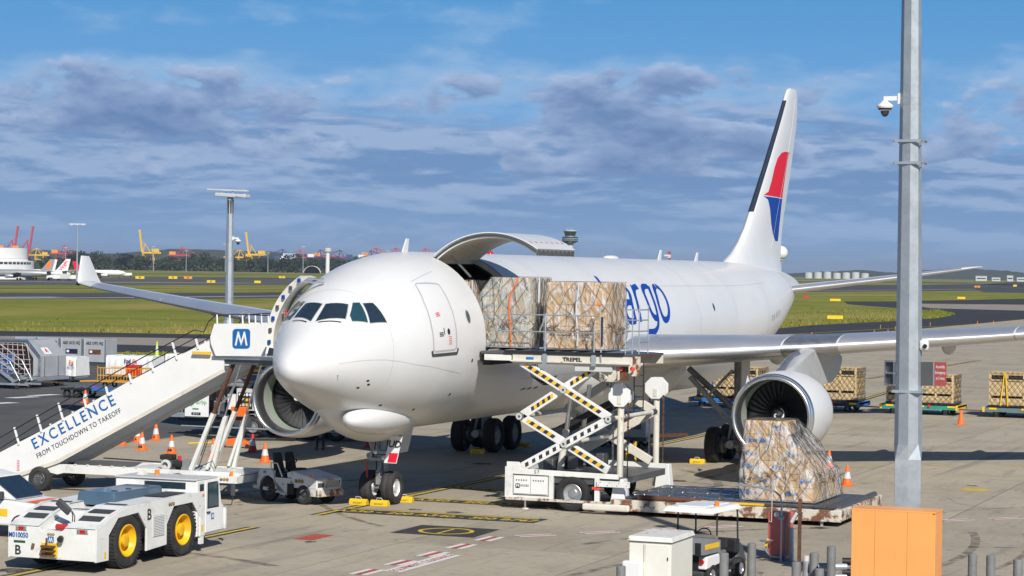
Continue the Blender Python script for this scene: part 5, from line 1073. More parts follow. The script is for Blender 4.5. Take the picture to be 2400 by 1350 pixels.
# ------------------------------------------------------------------ wrapped pallets
m_card = mat('brown carton board', (.57, .37, .18), .7, var=.12, vs=1.5, rnd=.14, coord='pos', dirt=((.36, .22, .11), .5, .75, 3, .5))
m_net = mat('dark net rope', (.075, .065, .05), .8, var=.3, vs=8)
m_tape = mat('blue print ink', (.03, .12, .32), .7, var=.3, vs=14)
m_alp = mat('pallet sheet aluminium', (.6, .6, .6), .4, .8, var=.15)
def film_mat(nm='clear stretch film', lo=.43, a0=.06, a1=.64, c0=(.82, .83, .84)):
    M = bpy.data.materials.new(nm); M.use_nodes = True; t = M.node_tree; b = t.nodes['Principled BSDF']
    pos = N(t, 'ShaderNodeNewGeometry').outputs['Position']
    mp = N(t, 'ShaderNodeMapping'); mp.inputs['Scale'].default_value = (1.2, 1.2, .5); mp.inputs['Rotation'].default_value = (.5, .6, 0); LK(t, pos, mp.inputs[0])
    n = NOISE(t, mp.outputs[0], 4.5, 5, .6, 1.2)
    b.inputs['Base Color'].default_value = (*c0, 1); b.inputs['Roughness'].default_value = .16
    LK(t, RANGE(t, n, lo, .64, a0, a1), b.inputs['Alpha'])
    bn = N(t, 'ShaderNodeBump'); bn.inputs['Strength'].default_value = 1.; bn.inputs['Distance'].default_value = .10; LK(t, n, bn.inputs['Height']); LK(t, bn.outputs[0], b.inputs['Normal'])
    return M
m_film = film_mat(); m_film2 = film_mat('cloudy stretch film', .33, .22, .80, (.60, .62, .58))
ocean = text_mesh('oceanew', .19, extrude=.001, offset=.004); ocean.materials.append(m_tape)
ocean.transform(Matrix(((1, 0, 0, 0), (0, 0, 1, 0), (0, 1, 0, 0), (0, 0, 0, 1)))); ocean.flip_normals()
globe = MB().cyl((0, 0, 0), (0, -.004, 0), .085, n=14).mesh('print_mark'); globe.materials.append(m_tape)
def pallet(label, x0, x1, y0, y1, z0, cols, rows, deep, rings, seed, group='wrapped pallets being loaded', prints=True, net_n=5, straps=((.12, 0), (.22, 1)), film=1):
    rnd_ = random.Random(seed)
    root = thing('wrapped_pallet', label, 'pallet', group=group)
    one('pallet_sheet', m_alp, root, 'b2', x0-.12, x1+.12, y0-.12, y1+.12, z0, z0+.03)
    zt = z0+.04; cw, cd_, ch = (x1-x0)/cols, (y1-y0)/deep, rows[1]/rows[0]
    cm = MB().b2(-cw/2+.006, cw/2-.006, -cd_/2+.006, cd_/2-.006, 0, ch-.01).mesh('carton'); cm.materials.append(m_card)
    def lim(z):   # ring extent at height z
        for i in range(len(rings)-1):
            a, b = rings[i], rings[i+1]
            if a[0] <= z <= b[0]+1e-6:
                t = (z-a[0])/(b[0]-a[0]); return [a[k]+(b[k]-a[k])*t for k in range(1, 5)]
        return list(rings[-1][1:])
    for r_ in range(rows[0]):
        for c in range(cols):
            for d in range(deep):
                cx, cy, cz = x0+cw*(c+.5), y0+cd_*(d+.5), zt+ch*r_
                l_ = lim(cz+ch*.9)
                if cx+cw*.35 > l_[1] or cx-cw*.35 < l_[0] or cy+cd_*.35 > l_[3]: continue
                if 0 < d < deep-1 and 0 < c < cols-1 and r_ < rows[0]-1: continue
                j = lambda s: rnd_.uniform(-s, s)
                o = mobj('carton', cm, None, root, loc=(cx+j(.015), cy+j(.015), cz), rot=(0, 0, j(.03)))
                if d == 0 and prints and (c+r_*2) % 3 == 0 or (d == 0 and prints and c == 0 and r_ % 2 == 0):
                    pm = mobj('print_mark', globe, None, o, loc=(-cw*.28, -cd_/2+.002, ch*.5)); 
                    tx = mobj('print_lettering', ocean, None, o, loc=(cw*.12, -cd_/2+.002, ch*.5)); tx.scale = (min(1, cw*.62/.72), 1, 1)
    # film
    nz, npm = 13, 52
    def surf_pt(u, v, off):   # u in 0..1 perimeter, v height
        z = rings[0][0]+(rings[-1][0]-rings[0][0])*v; a = lim(z); xx0, xx1, yy0, yy1 = a; W_, D_ = xx1-xx0, yy1-yy0; P_ = 2*(W_+D_); s = (u % 1)*P_
        if s < W_: p = V((xx0+s, yy0, z)); n = V((0, -1, 0))
        elif s < W_+D_: p = V((xx1, yy0+s-W_, z)); n = V((1, 0, 0))
        elif s < 2*W_+D_: p = V((xx1-(s-W_-D_), yy1, z)); n = V((0, 1, 0))
        else: p = V((xx0, yy1-(s-2*W_-D_), z)); n = V((-1, 0, 0))
        return p+n*off
    flm = MB(); P = []
    for i in range(nz+1):
        row = []
        for k in range(npm): row.append(surf_pt(k/npm, i/nz, .03+.03*(rnd_.random()-.3)*(1-.4*i/nz)))
        P.append(row)
    flm.grid(P, cv=True); flm.build('stretch_film', m_film if film == 1 else m_film2, root, smooth=180)
    # net: two families of ropes running diagonally round the load
    nb = MB(); nt_ = 6
    nd = net_n*4
    ju = {}
    def node(i, j):
        key = (i % nd, j)
        if key not in ju: ju[key] = (rnd_.uniform(-.3, .3)/nd, rnd_.uniform(-.25, .25)/nt_)
        du, dv = ju[key]; v = min(1, max(0, j/nt_+dv*(0 < j < nt_))); return surf_pt((i+.5*(j % 2))/nd+du, v, .085+.02*math.sin(i*1.7+j))
    for j in range(nt_):
        for i in range(nd):
            nb.tube([node(i, j), node(i if j % 2 == 0 else i+1, j+1)], .0075, 4)
            nb.tube([node(i, j), node(i-1 if j % 2 == 0 else i, j+1)], .0075, 4)
    tz = rings[-1][0]+.02; a = lim(rings[-1][0])
    for k in range(7):
        t = k/6; nb.tube([(a[0]-.05, a[2]+(a[3]-a[2])*t, tz), (a[1]+.05, a[2]+(a[3]-a[2])*min(1, t+.15), tz)], .0075, 4)
        nb.tube([(a[0]+(a[1]-a[0])*t, a[2]-.06, tz), (a[0]+(a[1]-a[0])*(1-t), a[3]+.05, tz)], .0075, 4)
    # slack bundle of rope gathered low on the net
    for q in range(46):
        u = rnd_.uniform(0, .62); v = .22+.16*rnd_.random(); p = surf_pt(u, v, .10); nb.tube([p+V((rnd_.uniform(-.16, .16), rnd_.uniform(-.03, .03), rnd_.uniform(-.1, .1))) for _ in range(4)], .008, 4)
    nb.build('cargo_net', m_net, root)
    for u, kk in straps:
        b = MB(); pts = [surf_pt(u+.004*math.sin(k), k/8, .10) for k in range(9)]; b.grid([[p+V((-.025, 0, 0)), p+V((.025, 0, 0))] for p in pts], flip=True); b.build('strap', (m_org, m_refl)[kk], root)
    return rebase(root, ((x0+x1)/2, (y0+y1)/2, z0))
pallet('net-wrapped carton pallet half inside the cargo door on the raised platform', 2.6, 4.2, 8.5, 10.3, 4.95, 3, (6, 2.16), 3, [(4.99, 2.55, 4.25, 8.45, 10.35), (5.6, 2.45, 4.3, 8.42, 10.4), (6.6, 2.5, 4.26, 8.45, 10.35), (7.16, 2.9, 4.2, 8.5, 10.25)], 3, net_n=4, straps=((.15, 0), (.3, 1)), film=2)
pallet('square net-wrapped pallet of plain cartons at the outer end of the raised platform', 4.92, 6.86, 8.08, 9.95, 4.95, 3, (3, 2.05), 3, [(4.99, 4.88, 6.9, 8.02, 10.0), (5.7, 4.84, 6.94, 7.98, 10.02), (7.04, 4.9, 6.88, 8.04, 9.97)], 5, prints=False, net_n=4, straps=((.14, 1),))
pallet('net-wrapped pallet seen in the dark inside the aircraft hold', -.4, 1.75, 9.3, 12.3, 4.7, 4, (6, 2.3), 4, [(4.74, -.45, 1.8, 9.25, 12.35), (7.05, -.4, 1.75, 9.3, 12.3)], 8, net_n=6)
pallet('leaning net-wrapped pallet of cartons on the lowered loader bed', 11.35, 13.45, 8.2, 11.2, .56, 5, (6, 2.36), 5, [(.60, 11.25, 13.6, 8.05, 11.35), (1.3, 11.2, 13.55, 8.05, 11.35), (2.0, 11.28, 13.1, 8.1, 11.0), (2.6, 11.32, 12.75, 8.15, 10.2), (2.96, 11.36, 12.55, 8.2, 9.7)], 11, straps=())
# ------------------------------------------------------------------ cones and chocks
m_lime = mat('lime cone', (.55, .80, .03), .5, var=.08)
def cone(x, y, label, col=None, lettered=None, band=True, h=.74, rz=0., bandcol=None):
    c = thing('traffic_cone', label, 'traffic cone', (x, y, 0), rz, 'traffic cones round the stand'); col = col or m_org
    MB().lathe([(.001, h), (.035, h-.005), (.045, h-.05), (.175, .05), (.19, .045), (.19, .03), (.1, .02)], (0, 0, 0), (0, 0, 1), 20).build('body', col, c, smooth=50)
    one('base', col, c, 'b2', -.21, .21, -.21, .21, 0, .035, bev=.012)
    if band: 
        r = lambda z: .045+(.13)*(h-.05-z)/(h-.10)+.004
        MB().lathe([(r(.27*h/.74), .27*h/.74), (r(.50*h/.74), .50*h/.74)], (0, 0, 0), (0, 0, 1), 20).build('reflective_sleeve', bandcol or m_refl, c, smooth=50)
    if lettered: text('lettering', lettered, .13, m_text, c, (0.02, -.165, .15), (1, 0, 0), (0, .28, 1), extrude=.006, offset=.006)
    return c
cone(-19.19, 23.3, 'lettered orange cone under the stairs, farthest left of the six', lettered='AIR'); cone(-19.37, 24.86, 'orange cone second from the left in the cluster under the stairs', lettered='A'); cone(-17.14, 21.41, 'orange cone nearest the camera in the left trio under the stairs', lettered='AIR')
cone(-19.33, 26.32, 'orange cone at the back of the cluster under the stairs', lettered='H'); cone(-15.31, 20.53, 'orange cone just left of the white lift struts', lettered='AIR'); cone(-13.03, 19.75, 'orange cone just right of the white lift struts', lettered='BP')
cone(-12.92, 22.79, 'deep red cone in front of the fuel truck wheel', m_red); cone(-10.25, 18.67, 'bright orange cone behind the small baggage tractor')
cone(11.65, 20.49, 'orange cone standing clear on the concrete right of the lower pallet'); cone(9.41, 27.09, 'orange cone half hidden behind the lower pallet'); cone(8.91, 57.04, 'plain orange cone without a sleeve by the crate dollies', band=False)
cone(-35.78, 47.55, 'orange cone beside the flat dolly, seen over the stair rail'); cone(-10.1, 27.74, 'red cone glimpsed behind the nose gear leg', m_red); cone(-64.1, 104.5, 'tall lime green cone on the grass verge', m_lime, h=1.3)
def chock(x, y, rz, label):
    c = thing('wheel_chock', label, 'wheel chock', (x, y, 0), rz, 'yellow wheel chocks')
    one('block', m_yel, c, 'prism', [(-.13, 0), (.13, 0), (.11, .12), (.03, .19), (-.06, .19), (-.12, .12)], (-.29, 0, 0), (0, 1, 0), (0, 0, 1), (.58, 0, 0), bev=.012)
    MB().tube([(-.12, 0, .18), (-.1, -.02, .25), (.06, -.03, .25), (.1, 0, .18)], .009, 5).build('rope_handle', m_wtext, c)
    text('lettering', 'AIRCRAFT', .07, m_text, c, (0, -.127, .07), (1, 0, 0), (0, .1, 1), extrude=.002)
chock(-.46, 6.02, 0, 'yellow chock in front of the left nose wheel'); chock(.28, 5.98, 0, 'yellow chock in front of the right nose wheel'); chock(.45, 7.45, .1, 'yellow chock behind the nose wheels')
chock(-4.95, 26.95, 0, 'dim yellow chock before the far main wheels'); chock(4.25, 26.95, 0, 'yellow chock with rope before the near main wheels'); chock(-4.7, 31.4, 0, 'small yellow chock behind the far main wheels')
# ------------------------------------------------------------------ fuel hydrant dispenser
ft = thing('fuel_dispenser_truck', 'dark fuel hydrant dispenser truck with a white sign beside the far engine', 'truck'); FYk = 29.6
one('chassis', m_blk, ft, 'b2', -20.3, -11.5, FYk+.3, FYk+2.2, .62, .86); one('deck', m_dgrey, ft, 'b2', -20.2, -13.4, FYk+.15, FYk+2.35, .86, .94); one('bumper', m_galv, ft, 'b2', -20.5, -18.9, FYk+.05, FYk+.25, .78, .98)
bs_ = one('sign_panel', m_wtext, ft, 'b2', -19.78, -18.62, FYk-.02, FYk+.02, .84, 1.86)
b = MB(); b.prism([((.20 if k % 2 else .13)*math.cos(math.pi*k/12), (.26 if k % 2 else .18)*math.sin(math.pi*k/12)) for k in range(24)], (-19.48, FYk-.024, 1.5), (1, 0, 0), (0, 0, 1), (0, -.004, 0)); b.build('sunburst', mat('leaf green film', (.02, .30, .05), .5), bs_)
b = MB(); b.cyl((-19.48, FYk-.03, 1.5), (-19.48, FYk-.034, 1.5), .09, n=14); b.build('sunburst_core', mat('pale yellow green film', (.62, .68, .10), .5), bs_)
text('sign_lettering', 'airbp', .26, MATS['leaf green film'], bs_, (-18.97, FYk-.026, 1.46), (1, 0, 0), (0, 0, 1), extrude=.003); one('fuel_plate', m_text, bs_, 'b2', -19.45, -19.0, FYk-.03, FYk-.022, .90, 1.02); text('fuel_lettering', 'JET A-1', .09, m_wtext, bs_, (-19.22, FYk-.034, .96), (1, 0, 0), (0, 0, 1), extrude=.002); one('green_plate', MATS['leaf green film'], bs_, 'b2', -19.4, -19.1, FYk-.03, FYk-.022, 1.14, 1.20)
for y in (FYk+.5, FYk+1.1): 
    b = MB(); b.tube([(-18.35+.62*math.cos(a), y, 2.05+.62*math.sin(a)) for a in np.linspace(0, 2*math.pi, 28, endpoint=False)], .03, 6, True); b.build('hose_reel', m_galv, ft)
for k in range(5):
    a = 2*math.pi*k/5+.3; one('reel_spoke', m_galv, ft, 'beam', (-18.35, FYk+.5, 2.05), (-18.35+.6*math.cos(a), FYk+.5, 2.05+.6*math.sin(a)), .05, .04)
one('reel_drum', m_blk, ft, 'cyl', (-18.35, FYk+.5, 2.05), (-18.35, FYk+1.1, 2.05), .36, n=20)
cp = one('control_panel', m_gwht, ft, 'b2', -17.32, -16.45, FYk+.1, FYk+.5, 1.18, 2.12); one('panel_face', m_text, cp, 'b2', -17.24, -16.55, FYk+.08, FYk+.1, 1.24, 1.95)
for k in range(4):
    b = MB(); b.cyl((-17.14+.17*k, FYk+.08, 1.86), (-17.14+.17*k, FYk+.06, 1.86), .065, n=12); b.build('gauge', m_wtext, cp)
for k in range(8): one('valve_knob', m_yel if k in (2, 6, 7) else m_gwht, cp, 'b2', -17.18+.16*(k % 4), -17.08+.16*(k % 4), FYk+.06, FYk+.08, 1.36+.22*(k//4), 1.48+.22*(k//4))
one('white_cabinet', m_wclean, ft, 'b2', -17.75, -17.38, FYk+.1, FYk+.5, 1.2, 1.85); one('orange_bucket', m_org, ft, 'box', (-17.1, FYk+.0, 1.12), (.62, .3, .42), top=(1.2, 1.1), bev=.03); one('toolbox', m_dgrey, ft, 'b2', -17.4, -16.6, FYk+.05, FYk+.4, .45, .9); one('meter_box', m_gwht, ft, 'b2', -16.4, -16.0, FYk+.06, FYk+.3, .95, 1.2); one('side_box', m_dgrey, ft, 'b2', -15.9, -14.6, FYk+.1, FYk+.8, .9, 1.5)
for x in (-16.55, -13.9, -12.6):
    for y in (FYk+.25, FYk+2.1):
        wl = tyre('wheel', ft, (x, y, .46), .46, .30, (0, 1, 0)); rim('rim', wl, (x, y, .46), .25, .29, (0, 1, 0), m_mgrey)
b = MB(); pts = [(-16.55+.56*math.cos(R_(a)), FYk+.05, .46+.56*math.sin(R_(a))) for a in range(0, 181, 15)]; b.grid([[p, (p[0], p[1]+.35, p[2])] for p in pts]); b.build('mudguard', m_galv, ft, solid=.03)
one('side_rail', m_galv, ft, 'cyl', (-19.9, FYk-.1, .42), (-12, FYk-.1, .42), .035); one('yellow_step', m_yel, ft, 'b2', -15.9, -15.3, FYk-.05, FYk+.2, .58, .64)
for z in (2.25, 2.42): one('top_pipe', m_mgrey, ft, 'cyl', (-18.6, FYk+.4, z), (-14.2, FYk+.4, z), .10, n=12)
for x in (-17.9, -16.2, -14.8): one('gantry_post', m_blk, ft, 'b2', x-.06, x+.06, FYk+.35, FYk+.5, .9, 2.4)
one('boom', m_mgrey, ft, 'cyl', (-17.7, FYk+.6, 2.5), (-14.8, FYk+.6, 3.7), .09, n=12); one('boom', m_mgrey, ft, 'cyl', (-18.0, FYk+.6, 3.4), (-15.2, FYk+.6, 2.5), .07, n=12)
one('lift_deck', m_dgrey, ft, 'b2', -18.7, -14.2, FYk+.3, FYk+1.9, 2.75, 2.85); one('lift_edge', m_yel, ft, 'b2', -18.7, -14.2, FYk+.25, FYk+.3, 2.85, 2.95)
for z in (3.1, 3.35): one('lift_rail', m_yel if z < 3.2 else m_galv, ft, 'cyl', (-18.7, FYk+.3, z), (-14.2, FYk+.3, z), .025)
for x in (-18.6, -17.5, -16.4, -15.3): one('lift_post', m_galv, ft, 'cyl', (x, FYk+.3, 2.85), (x, FYk+.3, 3.5), .025)
m_panel = mat('orange canvas', (.80, .24, .05), .7, var=.1)
one('orange_screen', m_panel, ft, 'b2', -17.6, -16.3, FYk+1.0, FYk+1.05, 2.9, 3.75)
for k in range(9): 
    x = -18.2+.42*k; one('deck_fitting', (m_lblue, m_steel, m_galv)[k % 3], ft, 'b2', x, x+.22, FYk+.4, FYk+.8, 2.5 if k % 2 else 2.86, 2.68 if k % 2 else 3.02)
one('beacon', m_amber, ft, 'cyl', (-16.9, FYk+.35, 2.55), (-16.9, FYk+.35, 2.75), .09)
for k in range(4): rail(ft, 'fuel_hose', [(-19.6+.3*k, FYk-.3, .06), (-18.5+.2*k, FYk-.8-.3*k, .06), (-16.5, FYk-1.0-.2*k, .06), (-14.2, FYk-.6+.1*k, .06)], .05, m_blk)
for k in range(16):
    x = -20.0+.42*k; one('pump_fitting', (m_blk, m_steel, m_dgrey, m_blk)[k % 4], ft, 'box', (x, FYk+.35+.2*(k % 3), 1.05+.22*(k % 5)), (.36, .4, .34+.12*(k % 3)), bev=.03)
for k in range(5): rail(ft, 'pipe_run', [(-20+.9*k, FYk+.1, .95), (-19.9+.9*k, FYk+.05, 1.4), (-19.5+.9*k, FYk+.1, 1.75), (-19.3+.9*k, FYk+.3, 2.3)], .045, (m_mgrey, m_blk)[k % 2])
for k in range(3): one('filter_vessel', m_dgrey, ft, 'cyl', (-19.3+1.2*k, FYk+1.1, .95), (-19.3+1.2*k, FYk+1.1, 2.2), .3, n=14, smooth=50)
rebase(ft, (-16, FYk+1.2, 0))
jk = thing('hydraulic_jack', 'orange trolley jack lying on the concrete under the stairs', 'jack', (-14.6, 24.5, 0), .1)
one('frame', m_org, jk, 'prism', [(-.75, .12), (-.7, .30), (.2, .42), (.62, .22), (.7, .12)], (0, -.16, 0), (1, 0, 0), (0, 0, 1), (0, .32, 0), bev=.02); one('saddle', m_steel, jk, 'cyl', (.2, 0, .42), (.2, 0, .5), .1)
for x, y in ((-.6, -.2), (-.6, .2), (.6, -.2), (.6, .2)): one('wheel', m_black, jk, 'cyl', (x, y-.03, .09), (x, y+.03, .09), .09)
one('handle', m_yel, jk, 'cyl', (-.7, 0, .2), (-2.0, -.1, .12), .03)
# ------------------------------------------------------------------ dollies with crates
m_ply = mat('raw plywood', (.62, .46, .25), .7, var=.12, vs=2, sc3=(1, 1, .3), rnd=.06); m_bat = mat('pine batten', (.58, .42, .22), .7, var=.18, vs=4, rnd=.12)
def crate(label, x0, x1, z0=.66, z1=2.2, yf=64.6, dp=2.2, strap=None, seed=1):
    r = thing('plywood_crate', label, 'crate', group='netted crates on dollies'); rr = random.Random(seed)
    n = 4; w_ = (x1-x0)/n
    for k in range(n):
        one('front_panel', m_ply, r, 'b2', x0+w_*k+.06, x0+w_*(k+1)-.06, yf+.03, yf+.05, z0+.12, z1-.42)
    for k in range(n+1): one('batten', m_bat, r, 'b2', x0+w_*k-.06, x0+w_*k+.06, yf-.0, yf+.03, z0, z1)
    for z in (z0+.06, z0+.42, z1-.40, z1-.06): one('rail_batten', m_bat, r, 'b2', x0-.06, x1+.06, yf+.03, yf+.06, z-.06, z+.06)
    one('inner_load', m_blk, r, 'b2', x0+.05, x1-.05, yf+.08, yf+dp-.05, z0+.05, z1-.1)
    for k in range(6): one('side_batten', m_bat, r, 'b2', x1, x1+.03, yf+.05+k*(dp-.2)/5, yf+.17+k*(dp-.2)/5, z0, z1)
    for z in (z0+.35, z1-.4, z1-.1): one('side_rail', m_bat, r, 'b2', x1+.03, x1+.05, yf+.05, yf+dp, z-.06, z+.06)
    one('side_panel', m_ply, r, 'b2', x1-.03, x1-.01, yf+.1, yf+dp, z0+.1, z1-.5)
    for k in range(7): one('top_slat', m_bat, r, 'b2', x0-.06, x1+.06, yf+k*dp/7, yf+k*dp/7+.2, z1, z1+.025)
    nb = MB(); m_ = 12
    for k in range(-5, m_):
        for s in (1, -1):
            pts = []
            for q in range(6):
                t = q/5; xx = x0+(x1-x0)*(k+ (5*t if s > 0 else 5-5*t))/m_
                if x0-.05 <= xx <= x1+.05: pts.append((xx+rr.uniform(-.04, .04), yf-.04, z0-.1+(z1-z0+.15)*t))
            if len(pts) > 1: nb.tube(pts, .011, 4)
    for k in range(-3, 8):
        for s in (1, -1):
            pts = []
            for q in range(5):
                t = q/4; yy = yf+dp*(k+(3*t if s > 0 else 3-3*t))/8
                if yf <= yy <= yf+dp: pts.append((x1+.09, yy, z0-.1+(z1-z0+.15)*t))
            if len(pts) > 1: nb.tube(pts, .011, 4)
    nb.build('cargo_net', m_net, r)
    one('black_skirt', m_blk, r, 'b2', x0-.08, x1+.08, yf-.02, yf+dp, z0-.1, z0)
    if strap:
        for xa, xb in ((x0+.55, x0+.75), (x0+.95, x0+.8)): one('strap', strap, r, 'beam', (xa, yf-.06, z0-.05), (xb, yf-.06, z1+.02), .06, .012, (0, 1, 0))
    return rebase(r, ((x0+x1)/2, yf+dp/2, z0-.1))
def dolly(label, x0, x1, col, y0=64.3, y1=67.0, trim=None):
    r = thing('cargo_dolly', label, 'dolly', group='cargo dollies in the row')
    one('frame', col, r, 'b2', x0, x1, y0, y0+.08, .30, .50, bev=.01); one('frame', col, r, 'b2', x0, x1, y1-.08, y1, .30, .50, bev=.01); one('deck', m_steel, r, 'b2', x0, x1, y0+.08, y1-.08, .42, .52)
    for x in (x0, x1-.12): one('end_frame', trim or m_yel, r, 'b2', x, x+.12, y0-.02, y1+.02, .28, .54, bev=.01)
    for k in range(3): one('yellow_stop', m_yel, r, 'b2', x0+.35+k*(x1-x0-.9)/2, x0+.75+k*(x1-x0-.9)/2, y0-.03, y0, .42, .52)
    one('red_release', m_red, r, 'b2', x0+(x1-x0)*.62, x0+(x1-x0)*.62+.14, y0-.06, y0-.03, .42, .56)
    for x in (x0+.7, x1-.7):
        for y in (y0+.3, y1-.3): wl = tyre('wheel', r, (x, y, .2), .2, .14, (0, 1, 0), n=16); rim('rim', wl, (x, y, .2), .11, .135, (0, 1, 0), m_mgrey, 12)
    one('draw_bar', m_rust, r, 'beam', (x1, (y0+y1)/2-.9, .34), (x1+1.5, (y0+y1)/2-1.0, .3), .07, .06); return rebase(r, ((x0+x1)/2, (y0+y1)/2, 0))
m_green2 = mat('sea green paint', (.02, .28, .20), .5, var=.15); m_tealp = mat('grey green paint', (.12, .19, .20), .5, var=.15)
dolly('bright blue dolly seen behind the near landing gear', -7.5, -3.4, m_lblue); crate('netted crate on the blue dolly, behind the landing gear', -7.05, -3.7, strap=m_lblue, seed=1)
dolly('dark blue dolly right behind the near engine cowling', -1.9, 2.1, m_navy, trim=m_lblue); crate('netted crate standing just right of the near engine', -1.55, 1.8, z1=2.35, strap=m_rust, seed=2)
dolly('green dolly with yellow corners behind the tall light pole', 3.2, 7.4, m_green2); crate('netted crate crossed by the tall light pole', 3.55, 7.05, z1=2.12, strap=mat('dark red strap', (.2, .02, .03), .7), seed=3)
dolly('grey green dolly cut by the right edge', 8.7, 13.0, m_tealp); crate('netted crate with yellow straps at the right edge', 9.05, 12.6, z1=2.35, strap=m_yel, seed=4)
# ------------------------------------------------------------------ containers and carts on the left
m_ctn = mat('scuffed container aluminium', (.46, .47, .48), .4, .25, var=.12, vs=1.5, dirt=((.75, .76, .78), .66, .72, 2.2, .8)); m_pink = mat('faded pink strap net', (.60, .46, .44), .7, var=.1); m_bag = mat('blue cargo bags', (.02, .09, .32), .6, var=.3, vs=2); m_mag = mat('magenta sign', (.40, .02, .16), .5)
ud = thing('container_dolly', 'low grey dolly carrying the big net-fronted container', 'dolly'); one('deck', m_galv, ud, 'b2', -49.0, -44.9, 58.9, 62.6, .40, .62, bev=.02)
for x in (-48.4, -45.6):
    for y in (59.2, 62.3): tyre('wheel', ud, (x, y, .22), .22, .16, (0, 1, 0), m_black, 16)
for x in (-47.9, -46.5): one('red_stop', m_red, ud, 'b2', x, x+.3, 58.82, 58.9, .55, .68)
one('draw_bar', m_rust, ud, 'beam', (-44.9, 60, .4), (-43.4, 59.6, .32), .1, .08); rebase(ud, (-47, 60.7, 0))
uc = thing('air_container', 'big grey air cargo container with an open netted front and blue bags', 'container')
cpr = [(-48.9, .64), (-45.0, .64), (-45.0, 1.85), (-45.9, 2.80), (-48.0, 2.80), (-48.9, 2.2)]
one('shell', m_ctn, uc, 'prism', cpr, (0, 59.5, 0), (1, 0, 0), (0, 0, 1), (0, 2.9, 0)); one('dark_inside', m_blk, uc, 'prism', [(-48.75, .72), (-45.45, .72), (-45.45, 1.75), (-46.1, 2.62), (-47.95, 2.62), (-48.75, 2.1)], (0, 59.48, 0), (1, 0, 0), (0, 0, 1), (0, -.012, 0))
for k in range(6): one('edge_frame', m_alu, uc, 'beam', (cpr[k][0], 59.44, cpr[k][1]), (cpr[(k+1) % 6][0], 59.44, cpr[(k+1) % 6][1]), .10, .10, (0, 1, 0))
for k in range(7): one('cargo_bag', m_bag, uc, 'box', (-48.2+.62*(k % 3), 59.36, 1.0+.62*(k//3)), (.58, .16, .6), bev=.06)
nb = MB()
for k in range(9): nb.tube([(-48.7+.4*k, 59.28+.03*math.sin(k), .7), (-48.6+.38*k, 59.24, 1.6), (-48.4+.33*k, 59.26, 2.6)], .02, 4)
for k in range(7): nb.tube([(-48.75, 59.28, .85+.28*k), (-47, 59.22, .8+.29*k), (-45.5 if k < 4 else -45.9, 59.28, .82+.28*k)], .02, 4)
nb.build('strap_net', m_pink, uc)
for x, y0, y1 in ((-44.99, 59.9, 60.0), (-44.99, 61.4, 61.5)): one('side_rib', m_alu, uc, 'b2', x, x+.04, y0, y1, .66, 1.85)
b = MB(); b.poly([(-45.1, 60.2, 1.97), (-45.1, 61.0, 1.97), (-45.45, 61.0, 2.35), (-45.45, 60.2, 2.35)]); o_ = b.build('white_label', m_wtext, uc); text('label_letter', 'A', .42, m_lred, uc, (-45.26, 60.6, 2.17), (0, 1, 0), (-.62, 0, .7), extrude=.01, offset=.01)
rebase(uc, (-47, 61, .62)); uc.location.x -= 1.25; ud.location.x -= 1.25; 
for k, (s, mg_, lb) in enumerate((('AKE 15118 HQ', None, 'grey air container behind the netted one, left end of the back row'), ('AKE 15530 HQ', m_mag, 'grey air container with a magenta sign in the back row'), ('AKE 10121 HQ', m_navy, 'grey air container with a small dark sign in the back row'), ('AKE 11971 HQ', m_rust, 'grey air container at the right end of the back row'))):
    x0 = -66.6+1.95*k; r = thing('air_container', lb, 'container', group='air containers in the back row')
    one('shell', m_ctn, r, 'prism', [(0, .25), (1.85, .25), (1.85, 1.95), (0, 1.95)], (x0, 88, 0), (1, 0, 0), (0, 0, 1), (0, 1.6, 0), bev=.03)
    for q in (0, 1.80): one('edge_post', m_alu, r, 'b2', x0+q, x0+q+.06, 87.94, 88.0, .26, 1.94)
    text('code_lettering', s, .30, m_text, r, (x0+.93, 87.985, 1.62), (1, 0, 0), (0, 0, 1), sx=.75, extrude=.006, offset=.008); one('stand', m_steel, r, 'b2', x0, x0+1.8, 88.1, 89.5, 0, .25)
    if mg_: sg = one('sign', mg_, r, 'b2', x0+.45, x0+1.45, 87.96, 87.99, .85, 1.18); one('sign_mark', m_wtext, r, 'b2', x0+.55, x0+.75, 87.945, 87.96, .93, 1.1)
    rebase(r, (x0+.9, 88.8, 0))
m_tarp = mat('white tarpaulin', (.74, .74, .73), .6, var=.06, vs=2, bump=.6, bs=2.5)
